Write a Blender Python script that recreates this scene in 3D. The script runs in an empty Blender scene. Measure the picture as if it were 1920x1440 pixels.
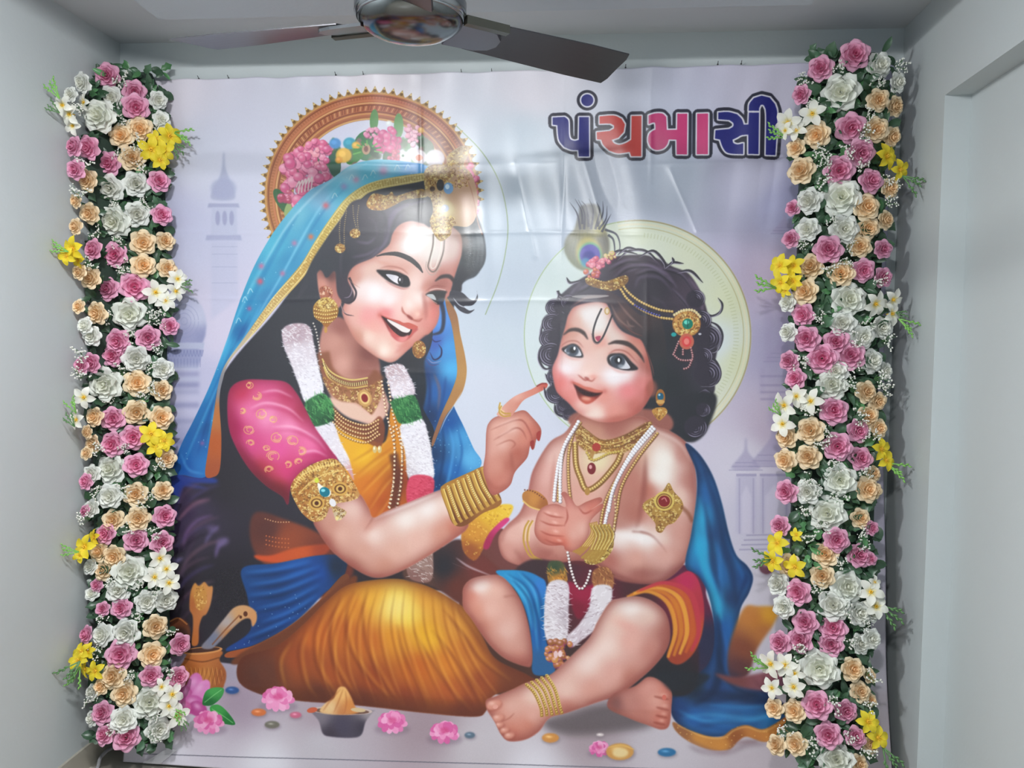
import bpy, bmesh, math, random
import numpy as np
from mathutils import Vector, Matrix

# ---------------------------------------------------------------- camera
FPX = 1500.0
YAW, PITCH, ROLL = (math.radians(a) for a in (-5.27, -2.84, 0.89))
CAM = np.array([0.0, -2.9, 1.545])
_cy, _sy, _cp, _sp, _cr, _sr = (math.cos(YAW), math.sin(YAW), math.cos(PITCH), math.sin(PITCH), math.cos(ROLL), math.sin(ROLL))
FWD = np.array([_sy * _cp, _cy * _cp, _sp])
_r0 = np.array([_cy, -_sy, 0.0]); _u0 = np.cross(_r0, FWD)
RIGHT = _cr * _r0 + _sr * _u0
UP = -_sr * _r0 + _cr * _u0
# --- scene
sc = bpy.context.scene
COL = sc.collection
cam = bpy.data.cameras.new('camera'); camo = bpy.data.objects.new('camera', cam); COL.objects.link(camo)
cam.sensor_fit = 'HORIZONTAL'; cam.sensor_width = 36.0; cam.lens = FPX / 1920 * 36
camo.matrix_world = Matrix([[RIGHT[i], UP[i], -FWD[i], CAM[i]] for i in range(3)] + [[0, 0, 0, 1]])
cam.clip_start = 0.02
sc.camera = camo

# ---------------------------------------------------------------- world, lamps' strength, exposure
world = bpy.data.worlds.new('world'); sc.world = world; world.use_nodes = True
world.node_tree.nodes['Background'].inputs[0].default_value = (0.72, 0.88, 1.0, 1)
world.node_tree.nodes['Background'].inputs[1].default_value = .70     # the open hall behind the camera
LAMPS = [((-0.98, -1.95), 560.0), ((-0.08, -2.62), 370.0)]               # two domed ceiling lamps: place, radiance
LAMP_COL = (0.985, 0.995, 1.0)
sc.view_settings.view_transform = 'Standard'; sc.view_settings.look = 'None'
sc.view_settings.exposure = 0.20; sc.view_settings.gamma = 1.0; sc.view_settings.use_curve_mapping = False
sc.cycles.max_bounces = 6; sc.cycles.diffuse_bounces = 3; sc.cycles.glossy_bounces = 3; sc.cycles.transparent_max_bounces = 6; sc.cycles.caustics_reflective = False; sc.cycles.caustics_refractive = False
sc.cycles.adaptive_threshold = 0.05

# ---------------------------------------------------------------- helpers
def ray(px, py):
    return RIGHT * ((px - 960) / FPX) + UP * ((720 - py) / FPX) + FWD


def at_y(px, py, y):
    d = ray(px, py); return CAM + d * ((y - CAM[1]) / d[1])


def mat(name, col, rough=.6, metal=0., noise=0., nscale=8., bump=0., bscale=60., spec=.5, coat=0., rand=0., alpha=1., trans=0.):
    m = bpy.data.materials.new(name); m.use_nodes = True
    nt = m.node_tree; b = nt.nodes['Principled BSDF']
    c = (*col, 1)
    b.inputs['Base Color'].default_value = c; b.inputs['Roughness'].default_value = rough; b.inputs['Metallic'].default_value = metal
    b.inputs['Specular IOR Level'].default_value = spec; b.inputs['Coat Weight'].default_value = coat
    b.inputs['Alpha'].default_value = alpha; b.inputs['Transmission Weight'].default_value = trans
    tc = nt.nodes.new('ShaderNodeTexCoord')
    if noise or rand:
        hs = nt.nodes.new('ShaderNodeHueSaturation'); hs.inputs['Color'].default_value = c
        src = None
        if noise:
            n = nt.nodes.new('ShaderNodeTexNoise'); n.inputs['Scale'].default_value = nscale; n.inputs['Detail'].default_value = 4
            nt.links.new(tc.outputs['Object'], n.inputs['Vector'])
            r = nt.nodes.new('ShaderNodeMapRange'); r.inputs['To Min'].default_value = 1 - noise; r.inputs['To Max'].default_value = 1 + noise
            nt.links.new(n.outputs['Fac'], r.inputs['Value']); src = r.outputs['Result']
        if rand:
            oi = nt.nodes.new('ShaderNodeObjectInfo')
            r2 = nt.nodes.new('ShaderNodeMapRange'); r2.inputs['To Min'].default_value = 1 - rand; r2.inputs['To Max'].default_value = 1 + rand
            nt.links.new(oi.outputs['Random'], r2.inputs['Value'])
            if src is not None:
                mu = nt.nodes.new('ShaderNodeMath'); mu.operation = 'MULTIPLY'
                nt.links.new(src, mu.inputs[0]); nt.links.new(r2.outputs['Result'], mu.inputs[1]); src = mu.outputs[0]
            else:
                src = r2.outputs['Result']
        nt.links.new(src, hs.inputs['Value']); nt.links.new(hs.outputs['Color'], b.inputs['Base Color'])
    if bump:
        n = nt.nodes.new('ShaderNodeTexNoise'); n.inputs['Scale'].default_value = bscale; n.inputs['Detail'].default_value = 5
        nt.links.new(tc.outputs['Object'], n.inputs['Vector'])
        bp = nt.nodes.new('ShaderNodeBump'); bp.inputs['Strength'].default_value = bump; bp.inputs['Distance'].default_value = .004
        nt.links.new(n.outputs['Fac'], bp.inputs['Height']); nt.links.new(bp.outputs['Normal'], b.inputs['Normal'])
    return m


def mesh(name, v, f, m=None, smooth=False):
    me = bpy.data.meshes.new(name); me.from_pydata([tuple(map(float, p)) for p in v], [], f)
    if m is not None:
        for q in (m if isinstance(m, (list, tuple)) else [m]): me.materials.append(q)
    if smooth: me.polygons.foreach_set('use_smooth', [True] * len(me.polygons))
    me.update(); return me


def obj(name, me, parent=None, M=None):
    o = bpy.data.objects.new(name, me); COL.objects.link(o)
    if parent is not None: o.parent = parent
    if M is not None: o.matrix_basis = M
    return o


def thing(o, label, cat, group=None):
    o['label'] = label; o['category'] = cat
    if group: o['group'] = group
    return o


def structure(o): o['kind'] = 'structure'; return o


def boxes(bs):
    v, f = [], []
    for (x0, x1, y0, y1, z0, z1) in bs:
        k = len(v)
        v += [(x0, y0, z0), (x1, y0, z0), (x1, y1, z0), (x0, y1, z0), (x0, y0, z1), (x1, y0, z1), (x1, y1, z1), (x0, y1, z1)]
        f += [[k + i for i in q] for q in ((0, 3, 2, 1), (4, 5, 6, 7), (0, 1, 5, 4), (1, 2, 6, 5), (2, 3, 7, 6), (3, 0, 4, 7))]
    return v, f


def lathe(prof, n=48):
    v, f = [], []
    for r, z in prof:
        for k in range(n): t = 2 * math.pi * k / n; v.append((r * math.cos(t), r * math.sin(t), z))
    for i in range(len(prof) - 1):
        for k in range(n): a = i * n + k; b = i * n + (k + 1) % n; f.append([a, b, b + n, a + n])
    return v, f


def tube(p, r, n=8, caps=True):
    p = [Vector(q) for q in p]; v, f = [], []; up = Vector((0, 0, 1))
    rs = r if isinstance(r, (list, tuple)) else [r] * len(p)
    for i, q in enumerate(p):
        d = (p[min(i + 1, len(p) - 1)] - p[max(i - 1, 0)]).normalized()
        a = d.cross(up if abs(d.z) < .9 else Vector((1, 0, 0))).normalized(); b = d.cross(a)
        for k in range(n):
            t = 2 * math.pi * k / n; v.append(q + a * rs[i] * math.cos(t) + b * rs[i] * math.sin(t))
    for i in range(len(p) - 1):
        for k in range(n): a = i * n + k; b = i * n + (k + 1) % n; f.append([a, b, b + n, a + n])
    if caps: f += [list(range(n))[::-1], [len(v) - n + k for k in range(n)]]
    return v, f


# ---------------------------------------------------------------- room shell
XL, XR, ZC, ZD = -1.760, 1.060, 2.645, 2.545
YF = -5.6
paint = mat('wall_paint', (0.480, 0.522, 0.534), .55, noise=.03, nscale=2.2, bump=.12, bscale=90)
paint_ceil = mat('ceiling_paint', (0.50, 0.522, 0.545), .6, noise=.03, nscale=2, bump=.1, bscale=90)
o = structure(obj('wall_back', mesh('wall_back', *boxes([(XL - .15, XR + .45, 0, .15, -.05, ZC + .1)]), paint)))
structure(obj('wall_left', mesh('wall_left', *boxes([(XL - .15, XL, YF, 0, -.05, ZC + .1)]), paint)))
NY0, NY1, NZ, NX = -.340, -2.6, 2.315, XR + .078      # recess in the right wall
structure(obj('wall_right', mesh('wall_right', *boxes([(XR, XR + .45, NY0, 0, -.05, ZC + .1), (XR, XR + .45, NY1, NY0, NZ, ZC + .1), (NX, XR + .45, NY1, NY0, -.05, NZ), (XR, XR + .45, YF, NY1, -.05, ZC + .1)]), paint)))
ceil = structure(obj('ceiling', mesh('ceiling', *boxes([(XL - .15, XR + .45, YF, .15, ZC, ZC + .12)]), paint_ceil)))
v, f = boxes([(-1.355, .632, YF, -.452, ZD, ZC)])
obj('dropped_panel', mesh('dropped_panel', v, f, mat('panel_shade_tone', (.43, .475, .52), .6, noise=.03, nscale=2, bump=.1, bscale=90)), ceil)  # underside out of direct lamp light: that shade is painted into its colour
grout = mat('grout', (.30, .29, .27), .9)
tile_m = mat('floor_tile', (.47, .44, .38), .3, noise=.06, nscale=5, rand=.04)
flo = structure(obj('floor', mesh('floor', *boxes([(XL - .15, XR + .45, YF, .15, -.12, -.004)]), grout)))
tm = mesh('tile', *boxes([(.002, .598, .002, .598, -.004, .0)]), tile_m)
for i in range(5):
    for j in range(9):
        obj('tile', tm, flo, Matrix.Translation((XL + i * .6 - .0, -.6 - j * .6 + .0, 0)))
skm = mat('skirting_tile', (.40, .375, .32), .35, noise=.05, nscale=6)
for nm, b in (('baseboard_left', (XL, XL + .010, YF, 0, 0, .085)), ('baseboard_back', (XL + .010, XR, -.010, 0, 0, .085)), ('baseboard_right', (XR - .010, XR, NY0, -.010, 0, .085))):
    structure(obj(nm, mesh(nm, *boxes([b]), skm)))

# ---------------------------------------------------------------- ceiling lamps (overhead, above the frame)
lm_body = mat('lamp_body', (.85, .85, .84), .4)
for k, ((lx, ly), rad) in enumerate(LAMPS):
    e = bpy.data.materials.new('lamp_diffuser'); e.use_nodes = True; nt = e.node_tree; nt.nodes.clear()
    em = nt.nodes.new('ShaderNodeEmission'); em.inputs[0].default_value = (*LAMP_COL, 1); em.inputs[1].default_value = rad
    nt.links.new(em.outputs[0], nt.nodes.new('ShaderNodeOutputMaterial').inputs[0])
    r = thing(obj('ceiling_lamp', None, None, Matrix.Translation((lx, ly, ZD))), ('round white domed ceiling lamp nearer the left wall and the fan', 'round white domed ceiling lamp farther from the fan, over the camera side')[k], 'ceiling lamp', 'lamps on the dropped ceiling')
    obj('housing', mesh('housing', *lathe([(0, 0), (.105, 0), (.108, -.012), (.100, -.016), (0, -.016)]), lm_body, True), r)
    obj('diffuser', mesh('diffuser', *lathe([(.096, -.016)] + [(.096 * math.cos(a), -.016 - .055 * math.sin(a)) for a in np.linspace(.1, 1.5, 5)] + [(.0005, -.0712)], 20), e, True), r)
# ---------------------------------------------------------------- banner print: a small numpy painter
# The print is flat ink on the banner sheet: it is painted in the banner's own metric plane.
BX0, BX1 = -1.640, 1.025                    # banner left / right edge (m)
PZ = np.linspace(2.530, 0.014, 160)         # hanging profile of the sheet: z and y down its length
_w = np.clip(((2.530 - PZ) / 2.516 - .30) / .70, 0, 1)
PY = -0.014 - 0.200 * _w ** 1.5
PT = np.concatenate([[0], np.cumsum(np.hypot(np.diff(PY), np.diff(PZ)))])
BH = float(PT[-1]); PT = PT / BH
BW = BX1 - BX0
INK = 0.86                                  # reflectance of the densest white of the print
SC = 620.0                                  # canvas pixels per metre
CW, CH = int(BW * SC), int(BH * SC)
K = SC * 2.75 / FPX                         # canvas pixels per traced unit
cv = np.zeros((CH, CW, 3), np.float32)
rng = np.random.RandomState(7)
_ms = (PZ - CAM[2]) / (PY - CAM[1])         # slope of the sight line to each height of the sheet


def tr(p):
    """traced points -> canvas points (through the banner plane)"""
    p = np.atleast_2d(np.asarray(p, float))
    d = RIGHT * ((p[:, :1] - 960) / FPX) + UP * ((720 - p[:, 1:2]) / FPX) + FWD
    t = np.interp(d[:, 2] / d[:, 1], _ms[::-1], PT[::-1])
    # outside the sheet: continue straight
    m = d[:, 2] / d[:, 1]
    t = np.where(m > _ms[0], (m - _ms[0]) / (_ms[1] - _ms[0]) * PT[1], t)
    t = np.where(m < _ms[-1], 1 + (m - _ms[-1]) / (_ms[-1] - _ms[-2]) * PT[1], t)
    s = (np.interp(np.clip(t, 0, 1), PT, PY) - CAM[1]) / d[:, 1]
    return np.stack([(CAM[0] + d[:, 0] * s - BX0) * SC, t * BH * SC], 1)


def spline(p, closed=True, n=8):
    p = np.asarray(p, float)
    if len(p) < 3:
        return p
    if closed:
        q = np.vstack([p[-1:], p, p[:2]]); m = len(p)
    else:
        q = np.vstack([2 * p[:1] - p[1:2], p, 2 * p[-1:] - p[-2:-1]]); m = len(p) - 1
    t = (np.arange(n) / n)[None, :, None]
    a, b, c, d = (q[i:i + m][:, None, :] for i in range(4))
    r = .5 * ((2 * b) + (c - a) * t + (2 * a - 5 * b + 4 * c - d) * t * t + (3 * b - a - 3 * c + d) * t ** 3)
    r = r.reshape(-1, 2)
    return r if closed else np.vstack([r, p[-1:]])


def blur(a, s):
    r = int(max(1, round(s * 1.1)))
    for ax in (0, 1):
        for _ in range(2):
            pad = [(0, 0), (0, 0)]; pad[ax] = (r + 1, r)
            c = np.cumsum(np.pad(a, pad, mode='edge'), axis=ax)
            n = a.shape[ax]
            a = (np.take(c, range(2 * r + 1, 2 * r + 1 + n), ax) - np.take(c, range(0, n), ax)) / (2 * r + 1)
    return a


def raster(q, soft):
    pad = int(2 + soft * 2.6)
    x0 = max(0, int(q[:, 0].min()) - pad); x1 = min(CW, int(q[:, 0].max()) + pad + 2)
    y0 = max(0, int(q[:, 1].min()) - pad); y1 = min(CH, int(q[:, 1].max()) + pad + 2)
    if x1 - x0 < 2 or y1 - y0 < 2:
        return None
    w, h, S = x1 - x0, y1 - y0, 3
    ax, ay = q[:, 0] - x0, (q[:, 1] - y0) * S
    bx, by = np.roll(ax, -1), np.roll(ay, -1)
    acc = np.zeros((h * S, w + 2), np.float32)
    lo = np.minimum(ay, by); hi = np.maximum(ay, by)
    r0 = np.clip(np.ceil(lo - .5).astype(int), 0, h * S); r1 = np.clip(np.ceil(hi - .5).astype(int), 0, h * S)
    cnt = r1 - r0
    e = np.repeat(np.arange(len(q)), cnt)
    if len(e) == 0:
        return None
    row = np.arange(len(e)) - np.repeat(np.cumsum(cnt) - cnt, cnt) + r0[e]
    xx = ax[e] + (row + .5 - ay[e]) * (bx[e] - ax[e]) / (by[e] - ay[e])
    xx = np.clip(xx, 0, w - .001); sg = np.where(by[e] > ay[e], 1., -1.)
    ix = xx.astype(int); fr = xx - ix
    np.add.at(acc, (row, ix), sg * (1 - fr)); np.add.at(acc, (row, ix + 1), sg * fr)
    m = np.clip(np.abs(np.cumsum(acc, 1)[:, :w]), 0, 1).reshape(h, S, w).mean(1)
    if soft > .8:
        m = blur(m, soft)
    return x0, y0, m


def grad(x0, y0, h, w, cols, pw):
    st = 3 if h * w > 4000 else 1
    pts = tr([c[:2] for c in cols])
    col = np.array([c[2] for c in cols], np.float32) / 255
    yy, xx = np.mgrid[y0:y0 + h + st:st, x0:x0 + w + st:st].astype(np.float32)
    ws = 0; o = 0
    for (px, py), c in zip(pts, col):
        wt = 1 / ((xx - px) ** 2 + (yy - py) ** 2 + 60) ** pw
        ws = ws + wt; o = o + wt[..., None] * c
    o = o / ws[..., None]
    if st > 1:
        o = np.repeat(np.repeat(o, st, 0), st, 1)
        o = np.stack([blur(o[..., k], 2) for k in range(3)], -1)
    return o[:h, :w]


def put(r, cols, a=1., clip=None, pw=1.3):
    if r is None:
        return
    x0, y0, m = r
    h, w = m.shape
    if clip is not None:
        m = m * clip[y0:y0 + h, x0:x0 + w]
    c = grad(x0, y0, h, w, cols, pw) if isinstance(cols, list) else np.array(cols, np.float32) / 255
    s = cv[y0:y0 + h, x0:x0 + w]
    m = (m * a)[..., None]
    s += (c - s) * m


def full(r):
    f = np.zeros((CH, CW), np.float32)
    if r is not None:
        x0, y0, m = r; f[y0:y0 + m.shape[0], x0:x0 + m.shape[1]] = m
    return f


def Fi(pts, cols, soft=.6, sm=True, a=1., clip=None, keep=False, pw=1.3):
    q = tr(pts)
    r = raster(spline(q) if sm else q, soft * K)
    put(r, cols, a, clip, pw)
    return full(r) if keep else None


def St(pts, w, col, a=1., soft=.5, clip=None, taper=0):
    """stroke; w width or list of widths; taper 1: thin at both ends, 2: thin at the end"""
    q = spline(tr(pts), False, 6)
    n = len(q); t = np.linspace(0, 1, n)
    wd = np.interp(t, np.linspace(0, 1, len(w)), w) if isinstance(w, (list, tuple)) else np.full(n, float(w))
    if taper == 1: wd = wd * (np.sin(np.pi * np.clip(t, .02, .98)) ** .6)
    if taper == 2: wd = wd * (1 - t * .92)
    d = np.gradient(q, axis=0); d /= np.linalg.norm(d, axis=1)[:, None] + 1e-6
    nrm = np.stack([-d[:, 1], d[:, 0]], 1) * (wd * K / 2)[:, None]
    put(raster(np.vstack([q + nrm, (q - nrm)[::-1]]), soft * K), col, a, clip)


def Bl(x, y, rx, ry, col, a=1., ang=0., clip=None):
    """soft airbrush spot"""
    c = tr([(x, y)])[0]; rx *= K; ry *= K
    R_ = max(rx, ry) * 2.2
    x0, x1 = int(max(0, c[0] - R_)), int(min(CW, c[0] + R_ + 1)); y0, y1 = int(max(0, c[1] - R_)), int(min(CH, c[1] + R_ + 1))
    if x1 <= x0 or y1 <= y0: return
    yy, xx = np.mgrid[y0:y1, x0:x1].astype(np.float32)
    ca, sa = math.cos(math.radians(ang)), math.sin(math.radians(ang))
    u = ((xx - c[0]) * ca + (yy - c[1]) * sa) / rx; v = (-(xx - c[0]) * sa + (yy - c[1]) * ca) / ry
    put((x0, y0, np.exp(-(u * u + v * v) * 1.1)), col, a, clip)


def El(x, y, rx, ry, col, a=1., ang=0., soft=.5, clip=None, keep=False, n=20):
    t = np.arange(n) / n * 2 * math.pi; ca, sa = math.cos(math.radians(ang)), math.sin(math.radians(ang))
    X, Y = rx * np.cos(t), ry * np.sin(t)
    return Fi(np.stack([x + X * ca - Y * sa, y + X * sa + Y * ca], 1), col, soft, False, a, clip, keep)


def along(pts, gap):
    q = spline(np.asarray(pts, float), False, 10)
    s = np.concatenate([[0], np.cumsum(np.linalg.norm(np.diff(q, axis=0), axis=1))])
    t = np.arange(0, s[-1], gap)
    p = np.stack([np.interp(t, s, q[:, 0]), np.interp(t, s, q[:, 1])], 1)
    d = np.stack([np.interp(t + 1, s, q[:, 0]) - np.interp(t - 1, s, q[:, 0]), np.interp(t + 1, s, q[:, 1]) - np.interp(t - 1, s, q[:, 1])], 1)
    return p, d / (np.linalg.norm(d, axis=1)[:, None] + 1e-6)


def beads(pts, r, gap, col, dark=None, hi=None, clip=None):
    p, d = along(pts, gap)
    for (x, y) in p:
        if dark: El(x + .6, y + .8, r * 1.25, r * 1.25, dark, .7, n=8, clip=clip)
        El(x, y, r, r, col, n=8, clip=clip)
        if hi: El(x - r * .3, y - r * .3, r * .45, r * .45, hi, n=6, clip=clip)


GD, GM, GL = (120, 78, 40), (190, 148, 72), (235, 214, 140)


def ornate(clip, box, n, sz=4., cols=(GD, GL, GM, GL, GD), a=.85):
    """fine chased metal: curls and grains inside a clip"""
    x0, y0, x1, y1 = box
    for i in range(n):
        x, y = rng.uniform(x0, x1), rng.uniform(y0, y1)
        c = tr([(x, y)])[0].astype(int)
        if not (0 <= c[0] < CW and 0 <= c[1] < CH) or clip[c[1], c[0]] < .5: continue
        col = cols[i % len(cols)]; t = rng.uniform(0, 6.28); s = sz * rng.uniform(.6, 1.3)
        if i % 3:
            St([(x, y), (x + s * math.cos(t), y + s * math.sin(t)), (x + s * 1.2 * math.cos(t + .9), y + s * 1.2 * math.sin(t + .9))], 1.5, col, a, .3, clip)
        else:
            El(x, y, s * .36, s * .3, col, a, n=8, clip=clip)


def fibre(outline, base, n, ln, c1, c2, box, ang):
    """fluffy flower garland: short bristles"""
    m = Fi(outline, base, .8, keep=True)
    x0, y0, x1, y1 = box
    for i in range(n):
        x, y = rng.uniform(x0, x1), rng.uniform(y0, y1)
        c = tr([(x, y)])[0].astype(int)
        if not (0 <= c[0] < CW and 0 <= c[1] < CH) or m[c[1], c[0]] < .35: continue
        t = math.radians(ang + rng.uniform(-40, 40)) + (math.pi if i % 2 else 0)
        St([(x, y), (x + ln * math.cos(t), y + ln * math.sin(t))], [1.9, .5], c1 if i % 3 else c2, .75, .3)
# ---------------------------------------------------------------- the print itself (traced outlines)
WHT = (222, 218, 228)
def rim(m, col, sz, a):
    k = sz * K; e = m * np.clip(1 - blur(m, k), 0, 1) * 2.0
    ys, xs = np.where(e.max(1) > .02)[0], np.where(e.max(0) > .02)[0]
    if len(ys): put((xs[0], ys[0], np.clip(e, 0, 1)[ys[0]:ys[-1] + 1, xs[0]:xs[-1] + 1]), col, a)
# background wash, light and gloss offset in its colours: middle darker, top lighter
put((0, 0, np.ones((CH, CW), np.float32)), [
    (300, 160, (228, 222, 234)), (700, 150, (230, 224, 232)), (1000, 160, (228, 224, 234)), (1450, 150, (210, 206, 226)),
    (620, 240, (206, 208, 224)), (980, 260, (204, 214, 226)), (1250, 330, (198, 206, 224)), (1400, 330, (200, 198, 222)), (1470, 380, (168, 168, 202)),
    (380, 300, (206, 208, 226)), (340, 420, (192, 194, 220)), (420, 620, (204, 198, 220)), (380, 720, (186, 184, 212)), (345, 880, (150, 152, 190)),
    (960, 420, (188, 200, 214)), (940, 640, (196, 206, 218)), (920, 720, (204, 208, 222)), (1010, 860, (206, 208, 224)), (960, 560, (190, 200, 214)),
    (1440, 520, (190, 176, 202)), (1460, 650, (172, 166, 196)), (1440, 800, (192, 178, 200)), (1400, 860, (210, 204, 220)), (1430, 980, (198, 194, 214)), (1440, 1120, (208, 202, 216)),
    (1640, 300, (190, 188, 216)), (1640, 900, (196, 190, 210)), (1640, 1300, (204, 198, 210)),
    (300, 1300, (150, 140, 158)), (700, 1400, (196, 188, 198)), (1300, 1430, (198, 190, 200))], pw=1.5)
# hazy temple towers
TW = (164, 168, 198)
Fi([(419, 285), (422, 285), (424, 312), (430, 330), (436, 345), (440, 372), (398, 372), (402, 350), (411, 334), (417, 312)], TW, 1.5, a=.75)
El(420, 352, 24, 20, (168, 172, 202), .8, soft=2)
Fi([(392, 380), (448, 380), (450, 388), (390, 388)], (160, 163, 195), 1, False, .8)
Fi([(398, 388), (444, 388), (446, 440), (396, 440)], (186, 189, 214), 1.5, False, .8)
for k in range(3): El(409 + k * 13, 408, 4.5, 14, (150, 153, 188), .7, soft=1)
Fi([(388, 440), (452, 440), (454, 450), (386, 450)], (165, 168, 199), 1, False, .8)
Fi([(396, 450), (444, 450), (448, 560), (396, 600)], (186, 188, 214), 3, False, .6)
for y in (462, 476, 500, 530): St([(398, y), (446, y)], 1.5, (165, 168, 199), .6)
El(342, 610, 46, 62, [(330, 570, (168, 172, 202)), (372, 590, (190, 192, 216)), (340, 640, (150, 154, 190)), (380, 630, (140, 144, 182))], .95, soft=1.5)
for k in range(5): El(342, 606, 8 + k * 8, 12 + k * 9, (140, 145, 184), .0)
for k in range(4):
    t = np.linspace(0, 6.2, 30); St(np.stack([346 + (6 + k * 7) * np.cos(t), 602 + (7 + k * 8) * np.sin(t)], 1), 1.4, (142, 148, 186), .45)
Fi([(300, 642), (384, 642), (382, 654), (300, 654)], (176, 180, 206), 1, False)
Fi([(298, 655), (382, 655), (372, 690), (300, 690)], (150, 154, 190), 1, False)
for x in range(304, 378, 6): St([(x, 656), (x + 3, 668), (x + 6, 656)], 1.3, (118, 124, 168), .7); St([(x, 672), (x, 688)], 1.6, (122, 128, 170), .6)
for y, c in ((690, (182, 186, 210)), (702, (128, 132, 172)), (712, (176, 180, 206)), (722, (110, 114, 158)), (735, (150, 154, 188)), (760, (120, 124, 166)), (790, (138, 142, 178)), (830, (108, 112, 158)), (870, (90, 96, 146))):
    St([(296, y), (374, y - 1)], 10, c, .6, 3)
# right side temple
for cx, cy, s in ((1470, 425, .8), (1466, 660, 1.1), (1398, 865, 1), (1450, 850, 1.5)):
    Fi([(cx - 1.5 * s, cy - 42 * s), (cx + 1.5 * s, cy - 42 * s), (cx + 4 * s, cy - 20 * s), (cx + 14 * s, cy - 6 * s), (cx + 26 * s, cy + 14 * s), (cx - 26 * s, cy + 14 * s), (cx - 14 * s, cy - 6 * s), (cx - 4 * s, cy - 20 * s)], (168, 160, 192), 1.3, a=.7)
    for k in range(3): St([(cx - (20 + 6 * k) * s, cy + (2 + 7 * k) * s), (cx + (20 + 6 * k) * s, cy + (2 + 7 * k) * s)], 2, (150, 144, 178), .5)
for x0, x1, y0, y1 in ((1380, 1418, 890, 1000), (1424, 1480, 890, 1000)):
    Fi([(x0, y0), (x1, y0), (x1, y1), (x0, y1)], (184, 178, 205), 2, False, .7)
    Fi([(x0 + 10, y0 + 40), ((x0 + x1) / 2, y0 + 18), (x1 - 10, y0 + 40), (x1 - 10, y1), (x0 + 10, y1)], (206, 200, 220), 1.5, False, .8)
    St([(x0, y0), (x1, y0)], 5, (158, 152, 186), .7); St([(x0 + 6, y0 + 6), (x0 + 6, y1)], 3, (160, 154, 188), .5); St([(x1 - 6, y0 + 6), (x1 - 6, y1)], 3, (160, 154, 188), .5)
for y in (1003, 1012, 1021, 1030): St([(1400 - (y - 1000) * .5, y), (1480, y - 2)], 3, (150, 144, 180), .55)
for x, y0, y1, w in ((1428, 690, 740, 8), (1450, 740, 800, 20), (1440, 560, 680, 14), (1468, 560, 660, 20)):
    St([(x, y0), (x, y1)], w, (164, 154, 188), .35, 3)
for y in (705, 722, 735, 748): St([(1425, y), (1482, y)], 4, (146, 138, 174), .5, 1)
# child's halo disc
HX, HY, HR = 1195, 628, 213
El(HX, HY, HR, 216, [(1195, 620, (214, 222, 232)), (1195, 470, (216, 222, 212)), (1010, 620, (206, 216, 220)), (1040, 500, (204, 216, 216)), (1370, 560, (214, 218, 186)), (1385, 680, (212, 216, 184)), (1300, 470, (212, 216, 192)), (1360, 760, (216, 218, 200)), (1340, 640, (214, 222, 226)), (1200, 450, (212, 218, 196))], 1, soft=1, n=60)
t = np.linspace(-1.75, .95, 50)
St(np.stack([HX + 212 * np.cos(t), HY + 215 * np.sin(t)], 1), 2.6, (172, 160, 120), .95)
St(np.stack([HX + 205 * np.cos(t), HY + 208 * np.sin(t)], 1), 4.0, (226, 220, 190), .8)
St(np.stack([HX + 199 * np.cos(t), HY + 201 * np.sin(t)], 1), 1.8, (186, 178, 132), .8)
for a in np.linspace(-1.5, .85, 70):
    St([(HX + 180 * math.cos(a), HY + 183 * math.sin(a)), (HX + 190 * math.cos(a), HY + 192 * math.sin(a))], 1.6, (178, 184, 140), .5)
t = np.linspace(2.2, 4.6, 40)
St(np.stack([HX + 212 * np.cos(t), HY + 215 * np.sin(t)], 1), 1.8, (160, 180, 130), .8)
# thin green arc by the woman
St([(855, 232), (905, 285), (938, 345), (952, 415), (948, 472), (934, 530), (910, 590)], 1.8, (140, 160, 110), .8)

# ---- floor of the picture
Fi([(200, 1290), (420, 1278), (700, 1290), (1000, 1300), (1300, 1300), (1700, 1290), (1700, 1460), (200, 1460)],
   [(450, 1310, (160, 142, 160)), (600, 1330, (168, 152, 164)), (800, 1350, (160, 140, 150)), (1100, 1370, (166, 150, 158)), (1400, 1400, (196, 184, 194)), (350, 1370, (196, 186, 200)), (600, 1400, (190, 184, 194)), (900, 1405, (196, 188, 196)), (1250, 1420, (200, 192, 202)), (500, 1440, (220, 218, 228)), (1000, 1450, (220, 216, 226)), (330, 1410, (220, 216, 228))], 6, False)
# ---- halo ring of the woman
RX, RY = 697, 366
El(RX, RY, 150, 150, [(640, 260, (206, 206, 226)), (760, 260, (214, 212, 224)), (700, 240, (212, 212, 228))], soft=1, n=50)
a0, a1 = math.radians(158), math.radians(362)
def arc(r, b0=a0, b1=a1, n=50, cx=RX, cy=RY):
    t = np.linspace(b0, b1, n); return np.stack([cx + r * np.cos(t), cy + r * .995 * np.sin(t)], 1)
for i, t in enumerate(np.linspace(a0, a1, 44)):   # spiked rim
    c, s = math.cos(t), math.sin(t)
    b = (RX + 199 * c, RY + 199 * s)
    Fi([(b[0] - 7 * s, b[1] + 7 * c), (b[0] + 4 * c - 4 * s, b[1] + 4 * s + 4 * c), (RX + 212 * c, RY + 212 * s), (b[0] + 4 * c + 4 * s, b[1] + 4 * s - 4 * c), (b[0] + 7 * s, b[1] - 7 * c)], (178, 140, 78), .5, False)
    El(RX + 203 * c, RY + 203 * s, 3.2, 3.2, (120, 88, 48), n=8); El(RX + 207 * c, RY + 207 * s, 1.8, 1.8, (226, 200, 130), n=6)
ring = full(raster(tr(np.vstack([arc(200), arc(146)[::-1]])), .5))
put(raster(tr(np.vstack([arc(200), arc(146)[::-1]])), .5), [(510, 400, (170, 112, 66)), (540, 280, (172, 106, 74)), (640, 195, (176, 104, 70)), (740, 180, (176, 98, 74)), (830, 230, (160, 92, 70)), (880, 320, (170, 110, 84)), (860, 280, (150, 88, 64))])
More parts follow.
